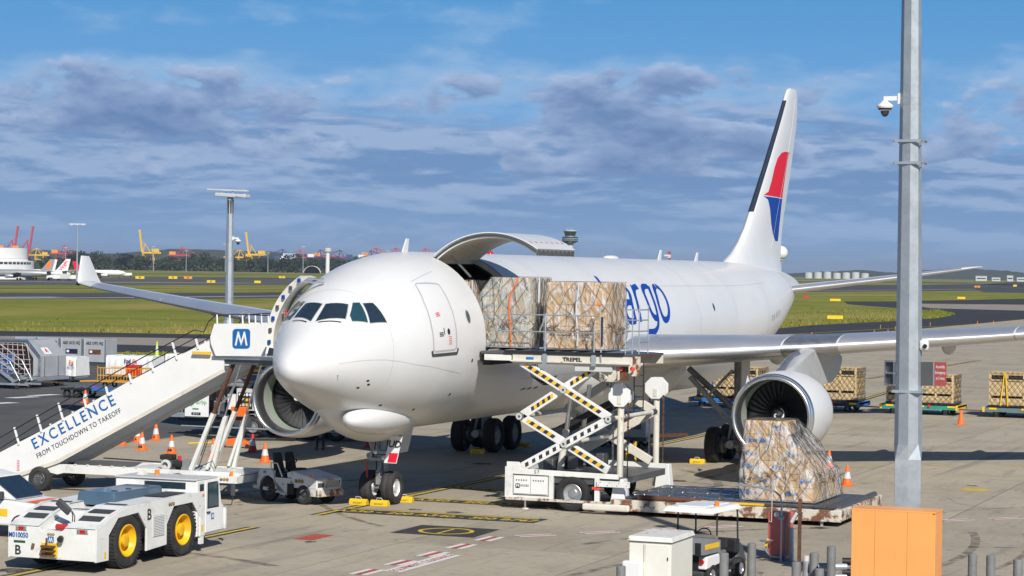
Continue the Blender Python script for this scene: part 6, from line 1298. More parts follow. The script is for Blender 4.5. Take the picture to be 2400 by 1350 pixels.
for k, (x0, x1, yy, lg, lb) in enumerate(((-50.6, -47.9, 66.2, 'Ex', 'white tarpaulin-covered cart nearest the netted container'), (-48.3, -44.9, 70.4, 'FedEx', 'white tarpaulin-covered cart with purple and orange lettering, in the middle'), (-46.6, -43.2, 75, None, 'white tarpaulin-covered cart farthest back, without lettering'))):
    r = thing('covered_cart', lb, 'cart', group='carts under white tarpaulins')
    P = []; n_ = 24; prf = []
    for i in range(n_+1):
        x = x0+(x1-x0)*i/n_; wv = .05*math.sin(i*1.9)+.03*math.sin(i*.7+k); P.append([(x, yy-.02+wv*.4, .38), (x, yy+wv, .9), (x, yy+.02+wv*.5, 1.42), (x, yy+.14, 1.56+.03*math.sin(i*.8)), (x, yy+1.5, 1.58+.03*math.sin(i)), (x, yy+1.62, .4)])
    b = MB(); b.grid(P, flip=False); b.poly([(x1, yy, .4), (x1, yy+1.6, .4), (x1, yy+1.5, 1.57), (x1, yy+.1, 1.55)]); b.poly([(x0, yy, .4), (x0, yy+.1, 1.55), (x0, yy+1.5, 1.57), (x0, yy+1.6, .4)]); b.build('tarpaulin', m_tarp, r, smooth=45)
    one('base', m_galv, r, 'b2', x0+.05, x1-.05, yy+.1, yy+1.5, .28, .40)
    for x in (x0+.5, x1-.5): tyre('wheel', r, (x, yy+.2, .2), .2, .14, (0, 1, 0), m_black, 14)
    if lg:
        m_pur = mat('purple print', (.08, .02, .20), .6); m_orp = mat('orange print', (.75, .18, .01), .6)
        if lg == 'FedEx': text('brand_lettering', 'Fed', .34, m_pur, r, (x1-1.75, yy-.10, 1.25), (1, 0, 0), (0, 0, 1), extrude=.004, offset=.01)
        text('brand_lettering', 'Ex', .34, m_orp, r, (x1-1.22 if lg == 'FedEx' else x1-.3, yy-.10, 1.25), (1, 0, 0), (0, 0, 1), extrude=.004, offset=.01); text('number_lettering', '26195', .2, m_textb, r, (x1-1.55 if lg == 'FedEx' else x1-.35, yy-.10, .95), (1, 0, 0), (0, 0, 1), extrude=.004)
    rebase(r, ((x0+x1)/2, yy+.8, 0))
yc = thing('cage_cart', 'yellow tubular cage cart with a red cloth over one side', 'cart'); m_yc = mat('amber cage paint', (.75, .36, .02), .5, var=.1)
one('floor', m_yc, yc, 'b2', -43.6, -40.6, 61.5, 63.0, .36, .44)
for z in (.75, 1.2): rail(yc, 'cage_rail', [(-43.5, 61.5, z), (-40.7, 61.5, z), (-40.7, 63, z), (-43.5, 63, z)], .03, m_yc)
for k in range(15): one('cage_bar', m_yc, yc, 'cyl', (-43.5+.2*k, 61.5, .42), (-43.5+.2*k, 61.5, 1.2 if k % 7 else 1.35), .018, n=6)
for k in range(8): one('cage_bar', m_yc, yc, 'cyl', (-40.7, 61.5+.2*k, .42), (-40.7, 61.5+.2*k, 1.2), .018, n=6)
one('red_cloth', m_red, yc, 'b2', -42.0, -40.9, 62.2, 62.24, .8, 1.42)
for x in (-43.1, -41.1):
    for y in (61.7, 62.8): tyre('wheel', yc, (x, y, .18), .18, .12, (0, 1, 0), m_black, 14)
one('draw_bar', m_yc, yc, 'beam', (-43.6, 62.2, .4), (-44.9, 61.8, .35), .08, .06); rebase(yc, (-42, 62.2, 0))
fd = thing('flat_dolly', 'empty black flat dolly with a blue edge, beyond the stair rail', 'dolly'); one('deck', m_blk, fd, 'b2', -39.8, -36.0, 51.5, 53.6, .42, .54, bev=.02); one('blue_edge', m_lblue, fd, 'b2', -37.8, -35.9, 51.46, 51.5, .44, .58); one('purple_strap', mat('violet cloth', (.2, .08, .5), .7), fd, 'box', (-38.2, 52.5, .6), (.4, .3, .1))
for k in range(6): one('roller', m_alud, fd, 'cyl', (-39.5+.6*k, 51.6, .56), (-39.5+.6*k, 53.5, .56), .04)
for x in (-39.5, -38.9, -36.6):
    for y in (51.7, 53.4): tyre('wheel', fd, (x, y, .23), .23, .16, (0, 1, 0), m_black, 16)
rebase(fd, (-38, 52.5, 0))
ms = thing('maintenance_steps', 'grey tubular maintenance steps at the left edge', 'steps')
for y in (57.3, 58.6):
    one('stringer', m_galv, ms, 'beam', (-52.2, y, 3.9), (-46.6, y, .45), .10, .16)
    rail(ms, 'handrail', [(-52.3, y, 4.95), (-46.9, y, 1.6), (-46.2, y, .5)], .035, m_galv); rail(ms, 'handrail', [(-52.3, y, 4.4), (-46.7, y, 1.05)], .03, m_galv)
    for t in (.1, .35, .6, .85): one('rail_post', m_galv, ms, 'cyl', (-52.2+5.6*t, y, 3.9-3.45*t), (-52.2+5.6*t, y, 5.0-3.4*t), .03)
    one('brace', m_galv, ms, 'beam', (-50.2, y, 2.6), (-48.2, y, .35), .07, .07); one('brace', m_galv, ms, 'beam', (-46.8, y, .3), (-45.7, y, .9), .06, .06); one('base_rail', m_galv, ms, 'beam', (-52, y, .3), (-45.6, y, .28), .09, .12)
for k in range(13): one('step', m_alud, ms, 'b2', -52.1+.44*k, -51.8+.44*k, 57.35, 58.55, 3.75-.27*k, 3.79-.27*k)
one('winch', m_steel, ms, 'box', (-47.4, 57.9, .6), (.9, .9, .5))
for x in (-51.5, -46.4):
    for y in (57.3, 58.6): one('caster', m_black, ms, 'cyl', (x, y-.05, .13), (x, y+.05, .13), .13)
rebase(ms, (-49, 58, 0))
gp = thing('ground_power_unit', 'white box-shaped power unit in the shade behind the scissor lift', 'power unit'); 
one('housing', m_wclean, gp, 'b2', -2.4, .1, 33.2, 34.9, .45, 1.55, bev=.04); one('chassis', m_steel, gp, 'b2', -2.4, .1, 33.3, 34.8, .3, .45); one('side_vent', m_mgrey, gp, 'b2', -.7, -.1, 33.18, 33.2, .8, 1.2); one('tow_arm', m_rust, gp, 'beam', (.1, 34, .5), (1.7, 34, .6), .12, .14)
for x in (-1.9, -.4):
    for y in (33.4, 34.7): tyre('wheel', gp, (x, y, .25), .25, .16, (0, 1, 0), m_black, 16)
rebase(gp, (-.7, 34, 0))
# ------------------------------------------------------------------ near right foreground
def octpole(name, label, x, y, r0, r1, h, sleeve, base_r, camera_z, cam_dir):
    p = thing(name, label, 'light pole', (x, y, 0)); a0 = .2
    def octo(r, z): return [(r*math.cos(a0+math.pi/4*k), r*math.sin(a0+math.pi/4*k), z) for k in range(8)]
    b = MB(); b.grid([octo(r0, sleeve-.1), octo(r1, h)], cv=True); b.poly(octo(r1, h)); b.build('shaft', m_galv, p)
    s = base_r; b = MB(); sq = lambda q, z: [(q*(1.38 if k % 2 else 1)*math.cos(a0+math.pi/4*k), q*(1.38 if k % 2 else 1)*math.sin(a0+math.pi/4*k), z) for k in range(8)]
    b.grid([sq(s, 0), sq(s, sleeve-.35), octo(r0*1.02, sleeve)], cv=True); b.build('base_sleeve', m_galv, p)
    one('base_plate', m_galv, p, 'b2', -s*1.5, s*1.5, -s*1.5, s*1.5, 0, .04)
    for k in range(4):
        a = R_(45+90*k+11); one('anchor_bolt', m_steel, p, 'cyl', (s*1.7*math.cos(a), s*1.7*math.sin(a), 0), (s*1.7*math.cos(a), s*1.7*math.sin(a), .12), .025)
    d = cam_dir; rr = r0+(r1-r0)*(camera_z/h)
    arm = one('camera_arm', m_wclean, p, 'b2', d*rr if d > 0 else d*(rr+.38), d*(rr+.38) if d > 0 else d*rr, -.05, .05, camera_z+.08, camera_z+.18); one('camera_bracket', m_wclean, p, 'b2', d*rr-.05, d*rr+.05, -.08, .08, camera_z-.0, camera_z+.24)
    cx = d*(rr+.36); dm = MB().lathe([(.001, .10), (.06, .09), (.10, .04), (.185, -.02), (.19, -.06), (.13, -.12), (.10, -.15)], (cx, 0, camera_z), (0, 0, 1), 24).build('camera_housing', m_wclean, p, smooth=60)
    MB().lathe([(.095, -.13), (.10, -.17), (.085, -.23), (.05, -.275), (.001, -.285)], (cx, 0, camera_z), (0, 0, 1), 20).build('camera_dome', m_glass, dm, smooth=180); MB().lathe([(.17, -.07), (.145, -.125)], (cx, 0, camera_z), (0, 0, 1), 24).build('camera_ring', m_blk, dm, smooth=60)
    for z in (camera_z+.12, camera_z-.02): b = MB(); b.tube(octo(rr*1.03, z), .008, 4, True); b.build('band', m_alud, p)
    return p, octo
pr_, octo = octpole('light_pole', 'tall near octagonal galvanised light pole with a white dome camera', 19.56, -7.5, .315, .19, 17.0, 3.58, .295, 11.3, -1)
for z in (10.45, 9.95):
    r = .235; b = MB(); b.b2(-r-.10, r+.12, -r-.035, -r+.005, z-.03, z+.03); b.build('clamp', m_galv, pr_); b = MB(); b.b2(-r-.10, r+.12, r-.005, r+.035, z-.03, z+.03); b.build('clamp', m_galv, pr_)
    for x in (-r-.08, r+.09): one('clamp_bolt', m_steel, pr_, 'cyl', (x, -r-.06, z), (x, r+.06, z), .012, n=6)
for z in (5.95, 5.72, 5.15, 5.02):
    r = .272; b = MB(); b.tube(octo(r*1.03, z), .012, 4, True); b.build('steel_band', m_alu, pr_)
one('pole_collar', m_galv, pr_, 'b2', -.33, .33, -.30, .30, 4.74, 4.80)
pr_.rotation_euler = (0, R_(-.5), 0)
cb2 = one('side_camera', m_wclean, pr_, 'box', (.36, -.05, 5.82), (.20, .22, .24), bev=.06); one('side_camera_lens', m_blk, cb2, 'cyl', (.40, -.16, 5.80), (.40, -.19, 5.80), .05)
sgp = MB(); sgp.prism(rrect(-.0, .48, -.28, .28, .02), (-.56, .16, 5.17), (.62, -.5, 0), (0, 0, 1), (.012, .015, 0)); sp = sgp.build('sign_back', m_dgrey, pr_)
for q in (0, .40):
    b = MB(); b.beam((-.56+.62*q, .14-.5*q, 4.88), (-.56+.62*q, .14-.5*q, 5.46), .05, .05); b.build('sign_stiffener', m_alu, sp)
for z in (4.9, 5.17, 5.44): b = MB(); b.beam((-.56, .13, z), (-.25, -.10, z), .04, .04); b.build('sign_stiffener', m_alu, sp)
b = MB(); b.prism([(0, -.27), (.26, -.27), (.26, .27), (0, .27)], (.28, -.02, 5.17), (1, .25, 0), (0, 0, 1), (-.004, .02, 0)); s2 = b.build('sign_back', m_dgrey, pr_); b = MB(); b.beam((.545, .05, 4.90), (.545, .05, 5.44), .04, .05); b.build('sign_edge', m_alu, s2)
m_sred = mat('faded red sign', (.36, .07, .06), .6, var=.1)
b = MB(); b.prism([(0, -.27), (.28, -.27), (.28, .27), (0, .27)], (.57, .06, 5.17), (1, -.1, 0), (0, 0, 1), (0, .012, 0)); s3 = b.build('red_sign', m_sred, pr_)
for k, (s, z) in enumerate((('Assembly', 5.33), ('Emergency', 5.20), ('in 3 mins', 5.07))): text('sign_lettering', s, .10, m_wtext, s3, (.71, .038, z), (1, -.1, 0), (0, 0, 1), sx=.55, extrude=.002)
octp2, _o = octpole('light_pole', 'octagonal light pole with a floodlight head behind the far wing', -40.7, 72.7, .30, .21, 12.0, 3.95, .34, 9.05, 1)
one('dark_band', m_dgrey, octp2, 'cyl', (0, 0, 10.75), (0, 0, 11.6), .225, n=8)
fh = one('flood_head', m_gwht, octp2, 'box', (.15, 0, 11.9), (2.2, .7, .24), ry=R_(3), bev=.05); one('flood_lens', m_mgrey, fh, 'box', (.9, -.1, 11.78), (.7, .6, .06), ry=R_(6)); one('head_bar', m_gwht, octp2, 'box', (-.2, .0, 12.25), (2.9, .2, .10), ry=R_(2)); 
for x in (-.6, .2, 1.0): one('head_bracket', m_galv, octp2, 'cyl', (x, 0, 11.95), (x-.1, 0, 12.3), .03)
# orange cabinet
m_orc = mat('orange steel cabinet', (.88, .37, .11), .5, var=.06, vs=1, dirt=((.60, .26, .09), .60, .85, 1.5, .5))
oc = thing('orange_cabinet', 'large plain orange steel cabinet in the right foreground', 'cabinet')
for x0, x1 in ((18.83, 19.34), (19.345, 20.05), (20.055, 20.60)): one('door_panel', m_orc, oc, 'b2', x0, x1, -10.02, -9.99, .08, 2.27, bev=.006)
one('cabinet_body', m_orc, oc, 'b2', 18.82, 20.66, -9.99, -9.2, .05, 2.26, bev=.01); one('cabinet_top', m_orc, oc, 'b2', 18.81, 20.67, -10.025, -9.18, 2.26, 2.29, bev=.008); rebase(oc, (19.7, -9.6, 0))
# white cabinet
wc = thing('electrical_cabinet', 'white steel electrical cabinet with rust on its lid', 'cabinet'); m_ccab = mat('cream white enamel', (.76, .74, .66), .4, var=.05, vs=1.4, dirt=(RUST, .71, .76, 5, .9)); m_lid = mat('rust stained lid', (.72, .70, .64), .5, var=.08, dirt=(RUST, .60, .68, 3.2, .9))
one('cabinet_body', m_ccab, wc, 'b2', 13.72, 14.72, -10.0, -8.35, .0, 1.30, bev=.012); one('lid', m_lid, wc, 'box', (14.22, -9.17, 1.36), (1.08, 1.78, .11), top=(.93, .95), bev=.012); one('lid_lip', m_mgrey, wc, 'b2', 13.70, 14.74, -10.02, -8.33, 1.285, 1.305)
one('meter_box', m_wclean, wc, 'b2', 13.62, 14.08, -10.22, -10.0, .1, .86, bev=.04); one('door_leaf', m_ccab, wc, 'b2', 14.12, 14.66, -10.025, -10.0, .06, 1.24, bev=.006); one('hinge_strip', m_creamc, wc, 'b2', 14.08, 14.12, -10.03, -10.0, .06, 1.24)
for z in (.45, .9): one('hinge', m_rust, wc, 'cyl', (14.645, -10.035, z), (14.645, -10.035, z+.07), .015)
rebase(wc, (14.2, -9.2, 0))
# bollards
m_bol = mat('grey painted bollard', (.23, .235, .235), .55, .2, var=.15, vs=4, dirt=((.09, .09, .085), .55, .75, 3, .6))
for x, y, h, lb in ((15.55, -8.6, .98, 'grey bollard in front of the golf cart wheel'), (15.6, -6.4, .98, 'grey bollard right of the golf cart, half in shadow'), (17.35, -9.0, .92, 'grey bollard just left of the rusty post'), (17.45, -7.75, 1.0, 'grey bollard just right of the rusty post'), (17.6, -6.7, 1.05, 'tallest grey bollard of the cluster beside the orange cabinet'), (18.1, -9.9, .92, 'short grey bollard against the orange cabinet'), (20.8, -6.2, 1.0, 'first grey bollard right of the orange cabinet'), (21.22, -6.2, 1.0, 'second grey bollard right of the orange cabinet'), (21.9, -6.6, .98, 'grey bollard in the bottom right corner'), (14.0, -11.4, .9, 'grey bollard left of the white cabinet'), (21.75, -8.2, .78, 'lowest grey bollard between the right-hand ones')):
    o = MB().lathe([(.001, h), (.09, h-.005), (.105, h-.02), (.105, 0)], (x, y, 0), (0, 0, 1), 20).build('bollard', m_bol, None, smooth=40); tag(o, lb, 'bollard', 'grey pipe bollards')
pp = thing('hydrant_pipework', 'grey and black pipes with valves behind the bollards', 'pipes')
for z in (.62, .36): one('pipe', m_blk, pp, 'cyl', (17.7, -6.0, z), (19.3, -5.6, z), .09, n=14, smooth=60)
for z in (.5, .25): one('pipe', m_galv, pp, 'cyl', (17.0, -6.4, z), (17.8, -6.0, z), .09, n=14, smooth=60); one('flange', m_galv, pp, 'cyl', (17.05, -6.4, z), (17.12, -6.37, z), .15, n=14)
one('valve_body', m_galv, pp, 'cyl', (16.9, -6.3, .0), (16.9, -6.3, .62), .08); one('valve_cap', m_creamc, pp, 'cyl', (16.9, -6.3, .62), (16.9, -6.3, .74), .07); one('valve_wheel', m_rust, pp, 'cyl', (16.75, -6.5, .45), (16.75, -6.46, .45), .12); one('pipe', m_galv, pp, 'cyl', (20.6, -5.9, .33), (22.4, -5.6, .33), .12, n=14, smooth=60); rebase(pp, (18.5, -6, 0))
# red hose cabinet with shower pipe
rc = thing('emergency_shower', 'faded red cabinet with a bent grey shower pipe and yellow handle', 'shower'); m_fred = mat('sun faded red paint', (.62, .15, .12), .5, var=.12, vs=2, dirt=((.45, .2, .08), .62, .75, 3, .6))
one('cabinet_body', m_fred, rc, 'b2', 14.68, 15.22, -1.5, -.95, .12, 1.22, bev=.015); one('cabinet_foot', m_steel, rc, 'b2', 14.75, 15.15, -1.4, -1.05, 0, .12)
rail(rc, 'shower_pipe', [(15.1, -1.75, 0), (15.1, -1.75, 1.5), (15.06, -1.75, 1.68), (14.9, -1.75, 1.8), (14.5, -1.75, 1.88), (14.0, -1.75, 1.92), (13.86, -1.75, 1.88)], .028, m_galv); rail(rc, 'eyewash_pipe', [(15.08, -1.75, .1), (14.85, -1.78, .12), (14.72, -1.8, .25), (14.72, -1.8, .5)], .024, m_galv)
one('eyewash_bowl', m_galv, rc, 'cyl', (14.72, -1.8, .5), (14.72, -1.8, .54), .16, .19, n=18); one('yellow_paddle', m_yel, rc, 'box', (14.76, -1.86, .48), (.07, .04, .2), ry=.3); one('valve', m_galv, rc, 'cyl', (15.02, -1.75, 1.12), (15.16, -1.75, 1.12), .05); one('conduit', m_galv, rc, 'cyl', (15.3, -1.45, 0), (15.3, -1.45, .85), .06); rail(rc, 'pull_rod', [(14.85, -1.76, 1.8), (14.84, -1.76, 1.0), (14.78, -1.76, 1.02)], .01, m_creamc); one('gauge', m_gwht, rc, 'cyl', (14.98, -1.72, 1.2), (14.98, -1.78, 1.2), .07); one('drain_pipe', m_steel, rc, 'cyl', (15.2, -1.7, 0), (15.2, -1.7, 1.1), .03); rebase(rc, (14.95, -1.25, 0))
bp = thing('rusty_post', 'thin rusty brown steel post in front of the loader bed', 'post', (17.26, -8.4, 0)); one('post', m_rust, bp, 'b2', -.035, .035, -.035, .035, 0, 2.28); one('small_camera', m_gwht, bp, 'box', (-.12, 0, 1.85), (.07, .16, .26), ry=.5, bev=.015); rail(bp, 'cable', [(-.08, 0, 1.95), (-.04, -.02, 2.1), (.0, -.04, 2.0)], .01, m_steel); one('clip', m_steel, bp, 'b2', -.06, .06, -.045, .045, 1.94, 1.98)
# golf cart, seen from behind
gc = thing('golf_cart', 'white golf cart utility with a flat canopy and grey tipping tray', 'golf cart', (14.36, -6.3, 0), R_(-8))
one('canopy', m_wclean, gc, 'box', (-.02, .0, 1.76), (1.35, 1.85, .13), top=(.86, .86), bev=.04); one('canopy_rib', m_wclean, gc, 'b2', -.35, .35, -.7, .7, 1.82, 1.85, bev=.02)
for x, y in ((-.56, .8), (.56, .8), (-.52, -.35), (.52, -.35)): one('canopy_post', m_blk, gc, 'cyl', (x, y, .75), (x*.98, y*.95, 1.71), .022, n=8)
ty = one('tray', m_mgrey, gc, 'b2', -.62, .62, -1.35, -.42, .78, .84)
for a in ((-.62, .62, -1.38, -1.35, .78, 1.06), (-.65, -.62, -1.38, -.42, .78, 1.06), (.62, .65, -1.38, -.42, .78, 1.06), (-.62, .62, -.44, -.42, .78, 1.06)): one('tray_side', m_mgrey, ty, 'b2', *a)
one('tray_floor', m_galv, ty, 'b2', -.61, .61, -1.34, -.45, .84, .86); one('tray_stripe', m_yel, ty, 'b2', -.58, .30, -1.386, -1.38, .90, 1.02); one('tray_stripe', m_yel, ty, 'b2', .65, .656, -1.3, -.5, .90, 1.02); one('tray_latch', m_blk, ty, 'b2', .44, .58, -1.40, -1.38, .76, 1.06); text('tray_lettering', 'CARGO', .08, m_text, ty, (.1, -1.389, .96), (1, 0, 0), (0, 0, 1), extrude=.002)
one('rear_body', m_wclean, gc, 'prism', [(-1.2, .42), (-1.15, .72), (-.45, .74), (-.35, .5)], (.42, 0, 0), (0, 1, 0), (0, 0, 1), (.22, 0, 0), bev=.03); one('rear_body', m_wclean, gc, 'prism', [(-1.2, .42), (-1.15, .72), (-.45, .74), (-.35, .5)], (-.64, 0, 0), (0, 1, 0), (0, 0, 1), (.22, 0, 0), bev=.03)
one('rear_panel', m_blk, gc, 'b2', -.42, .42, -1.22, -1.15, .3, .74); one('rear_bumper', m_dgrey, gc, 'b2', -.6, .6, -1.32, -1.2, .26, .38, bev=.03)
for x in (-.53, .53): one('tail_lamp', m_lens, gc, 'cyl', (x, -1.19, .60), (x, -1.235, .60), .055, n=14)
one('floor', m_blk, gc, 'b2', -.6, .6, -.5, 1.0, .28, .36); one('seat', mat('grey brown seat vinyl', (.16, .14, .125), .6, var=.1), gc, 'b2', -.58, .58, -.32, .12, .62, .78, bev=.05); one('seat_back', MATS['grey brown seat vinyl'], gc, 'box', (0, -.36, .98), (1.12, .12, .34), bev=.05); one('dash', m_blk, gc, 'box', (0, .78, .8), (1.15, .25, .34), bev=.04); one('front_cowl', m_dgrey, gc, 'box', (0, 1.1, .6), (1.15, .6, .5), top=(.85, .5), bev=.08)
b = MB(); b.tube([(-.22+.19*math.cos(a), .52+.06*math.sin(a), 1.02+.17*math.sin(a)) for a in np.linspace(0, 2*math.pi, 22, endpoint=False)], .016, 6, True); b.build('steering_wheel', m_blk, gc); one('steering_column', m_blk, gc, 'cyl', (-.22, .53, 1.0), (-.22, .72, .85), .025)
one('beacon', m_amber, gc, 'cyl', (.42, -.15, 1.81), (.42, -.15, 1.95), .055, n=14); one('side_screen', m_blk, gc, 'b2', .5, .55, -.3, .2, .82, 1.02)
m_whl = mat('cart wheel alloy', (.6, .6, .62), .3, .9)
for x in (-.56, .56):
    for y in (-.82, .85): wl = tyre('wheel', gc, (x, y, .26), .26, .2, (1, 0, 0), m_black, 20); rim('rim', wl, (x, y, .26), .15, .2, (1, 0, 0), m_whl, 16)
# ------------------------------------------------------------------ far field
m_sgn = mat('yellow sign face', (.80, .55, .01), .5, var=.05); m_osg = mat('orange sign face', (.80, .30, .03), .5)
for k, (x, y, wd, h, c, lb) in enumerate(((-588, 1001, 4.6, 1.7, m_sgn, 'leftmost pair-like yellow taxiway sign beyond the far wing'), (-594, 1046, 4.6, 1.7, m_sgn, 'yellow taxiway sign second from the left beyond the far wing'), (-596, 1066, 4.4, 1.7, m_osg, 'orange taxiway sign beyond the far wing'), (-459, 840, 3.6, 1.3, m_sgn, 'yellow taxiway sign just left of the far light pole'), (-450, 866, 2.8, 1.3, m_sgn, 'yellow taxiway sign touching the far light pole'), (-665, 1315, 4, 1.6, m_sgn, 'yellow taxiway sign left of the aircraft nose'), (-60.8, 322.6, 2.6, .75, m_sgn, 'long yellow taxiway sign on the grass behind the tail'), (-125.2, 593, 3, .8, m_sgn, 'low yellow taxiway sign on the grass under the tailplane'), (-150.5, 660, 1.6, .8, m_red, 'small red taxiway sign right of the tail cone'), (-114, 726, 2.6, .9, m_sgn, 'orange yellow sign on the right-hand grass'), (-269, 1632, 4, 1.6, m_osg, 'orange and red sign on the far right grass'), (-212, 1098, 2, 1.2, m_sgn, 'small yellow sign behind the tailplane edge'), (-400, 1790, 3, 2, m_sgn, 'yellow sign above the tailplane'), (-420, 2103, 4, 2.2, m_osg, 'orange sign above the tailplane near the pole'), (-288, 1916, 3, 2, m_sgn, 'yellow sign at the far right edge'))):
    r = thing('taxiway_sign', lb, 'sign', (x, y, 0), R_(20), 'taxiway signs on the grass'); one('face', c, r, 'b2', -wd/2, wd/2, -.15, .15, h*.22, h)
    for q in (-.35, .35): one('leg', m_steel, r, 'b2', wd*q-.06, wd*q+.06, -.06, .06, 0, h*.22)
    if wd > 3: one('lettering_band', m_text, r, 'b2', -wd*.08, wd*.08, -.17, -.15, h*.4, h*.85)
for k in range(9):
    x, y = -42+4*math.sin(k), 215+k*13+6*(k % 2); r = thing('taxiway_edge_light', 'tiny amber taxiway edge marker along the dark bend', 'edge light', (x+4, y, 0), 0, 'edge markers along the taxiway bend'); one('stem', m_yel, r, 'cyl', (0, 0, 0), (0, 0, .35), .03); one('head', m_amber, r, 'cyl', (0, 0, .35), (0, 0, .5), .07)
# terminal building
m_bw = mat('white cladding', (.72, .72, .70), .6, var=.06, vs=.1); m_bwin = mat('dark window band', (.05, .06, .075), .2)
tb = thing('terminal_building', 'white rounded terminal building with window bands at the far left', 'building')
cx, cy = -590, 868
b = MB(); b.lathe([(17, 9.5), (17, 14.4), (.1, 14.6)], (cx, cy, 0), (0, 0, 1), 48); b.build('drum', m_bw, tb, smooth=40); b = MB(); b.lathe([(20, 0), (20, 8.6), (17.4, 8.7), (17.2, 9.4)], (cx, cy, 0), (0, 0, 1), 48); b.build('lower_ring', m_bw, tb, smooth=40)
for z0, r in ((6.9, 20.06), (3.4, 20.06)):
    for k in range(26):
        a0, a1 = R_(-150+k*6.2), R_(-150+k*6.2+5.0); b = MB(); b.poly([(cx+r*math.cos(a0), cy+r*math.sin(a0), z0), (cx+r*math.cos(a1), cy+r*math.sin(a1), z0), (cx+r*math.cos(a1), cy+r*math.sin(a1), z0+1.1), (cx+r*math.cos(a0), cy+r*math.sin(a0), z0+1.1)]); b.build('window', m_bwin, tb)
one('wing_block', m_bw, tb, 'b2', -640, -600, 850, 900, 0, 8.5); one('jet_bridge', m_gwht, tb, 'b2', -592, -573, 838, 842, 3.2, 6.2); one('bridge_leg', m_galv, tb, 'cyl', (-576, 840, 0), (-576, 840, 3.2), .5); rebase(tb, (cx, cy, 0))
# parked airliners
def airliner(label, x, y, rz, body, fin_, s=1., low=None, logo=None, logoc=None):
    r = thing('parked_airliner', label, 'aircraft', (x, y, 0), rz, 'airliners parked far off'); L = 37*s
    MB().lathe([(.05, 0), (.7*s, .6*s), (1.3*s, 2*s), (1.95*s, 5*s), (1.98*s, 25*s), (1.7*s, 29*s), (.9*s, 34*s), (.15*s, 37*s)], (0, 0, 3.6*s), (1, 0, 0), 20).build('fuselage', body, r, smooth=180)
    MB().prism([(29*s, 0), (35.5*s, 0), (37*s, 6.4*s), (34.6*s, 6.4*s)], (0, -.15*s, 4.9*s), (1, 0, 0), (0, 0, 1), (0, .3*s, 0)).build('fin', fin_, r)
    for q in (1, -1):
        MB().prism([(13*s, 0), (19*s, 0), (22.5*s, 16*s), (20.8*s, 16*s)], (0, 0, 3.0*s), (1, 0, 0), (0, q, .06), (0, 0, .35*s)).build('wing', m_gwht, r); MB().prism([(32*s, 0), (35*s, 0), (36.8*s, 6*s), (35.4*s, 6*s)], (0, 0, 4.4*s), (1, 0, 0), (0, q, .09), (0, 0, .2*s)).build('tailplane', m_gwht, r)
        MB().lathe([(.95*s, 0), (1.1*s, .8*s), (1.0*s, 3*s), (.6*s, 4.2*s)], (12*s, q*5.6*s, 2.1*s), (1, 0, 0), 16).build('engine', low or body, r, smooth=60); one('main_wheel', m_black, r, 'cyl', (18*s, q*3.6*s, .55*s), (18*s, q*4.2*s, .55*s), .55*s); one('gear_leg', m_steel, r, 'cyl', (18*s, q*3.8*s, .5*s), (18*s, q*3.6*s, 2.8*s), .15*s)
    one('nose_wheel', m_black, r, 'cyl', (4.5*s, -.3, .4*s), (4.5*s, .3, .4*s), .4*s); one('nose_leg', m_steel, r, 'cyl', (4.5*s, 0, .4*s), (4.5*s, 0, 2.2*s), .12*s)
    if logo: text('tail_lettering', logo, 2.6*s, logoc, r, (33.2*s, -.17*s, 7.8*s), (.55, 0, .83), (-.83, 0, .55), extrude=.02, offset=.05)
    return r
m_jg = mat('silver grey livery', (.38, .39, .40), .35, .4, var=.05); m_jo = mat('orange livery', (.85, .20, .02), .4)
AZ = R_(22)
airliner('silver parked airliner with an orange tail at the far left', -568, 831, AZ, m_jg, m_jg, .84, m_jg)
_js = [o for o in bpy.data.objects if o.get('label', '').startswith('silver parked')][0]
for q in (-.17, .17): MB().prism([(31.8, 1.2), (34.4, 1.6), (35.2, 5.2), (33.8, 5.4)], (0, q*.84, 4.9*.84), (.84, 0, 0), (0, 0, .84), (0, .02 if q > 0 else -.02, 0)).build('tail_star', m_jo, _js)
airliner('parked airliner with red script on its white tail, behind the silver one', -580, 862, AZ, m_wclean, m_wtext, .86, None, 'Virgin', m_lred)
airliner('second parked airliner with red script on its tail, by the terminal', -600, 884, AZ, m_wclean, m_wtext, .84, None, 'Virgin', m_lred)
airliner('white taxiing airliner with a bright red tail, left of the wing tip', -640, 1075, AZ+math.pi, m_wclean, m_lred, .8)
m_tail = mat('dark violet livery', (.08, .03, .18), .4)
# service vehicles
for k, (x, y, c, lb) in enumerate(((-545.6, 853, m_wclean, 'white service truck by the parked airliners, left one'), (-541.5, 855, m_gwht, 'pale service truck second from the left by the airliners'), (-537, 857, m_wclean, 'white catering truck third from the left by the airliners'), (-533, 859, m_sgn, 'yellow service truck by the tall far lamp'), (-741, 1249, m_wclean, 'white van on the apron right of the wing tip'))):
    r = thing('service_truck', lb, 'truck', (x, y, 0), AZ, 'service trucks by the far terminal'); one('body', c, r, 'b2', -2.2, 2.4, -1.1, 1.1, .7, 3.0 if k % 2 else 2.4, bev=.1); one('cab', m_wclean, r, 'b2', -3.6, -2.25, -1.05, 1.05, .6, 2.2, bev=.15); one('windscreen', m_bwin, r, 'b2', -3.66, -3.6, -.9, .9, 1.4, 2.05)
    for q in (-2.8, 1.6): one('wheel', m_black, r, 'cyl', (q, -1.15, .45), (q, 1.15, .45), .45)
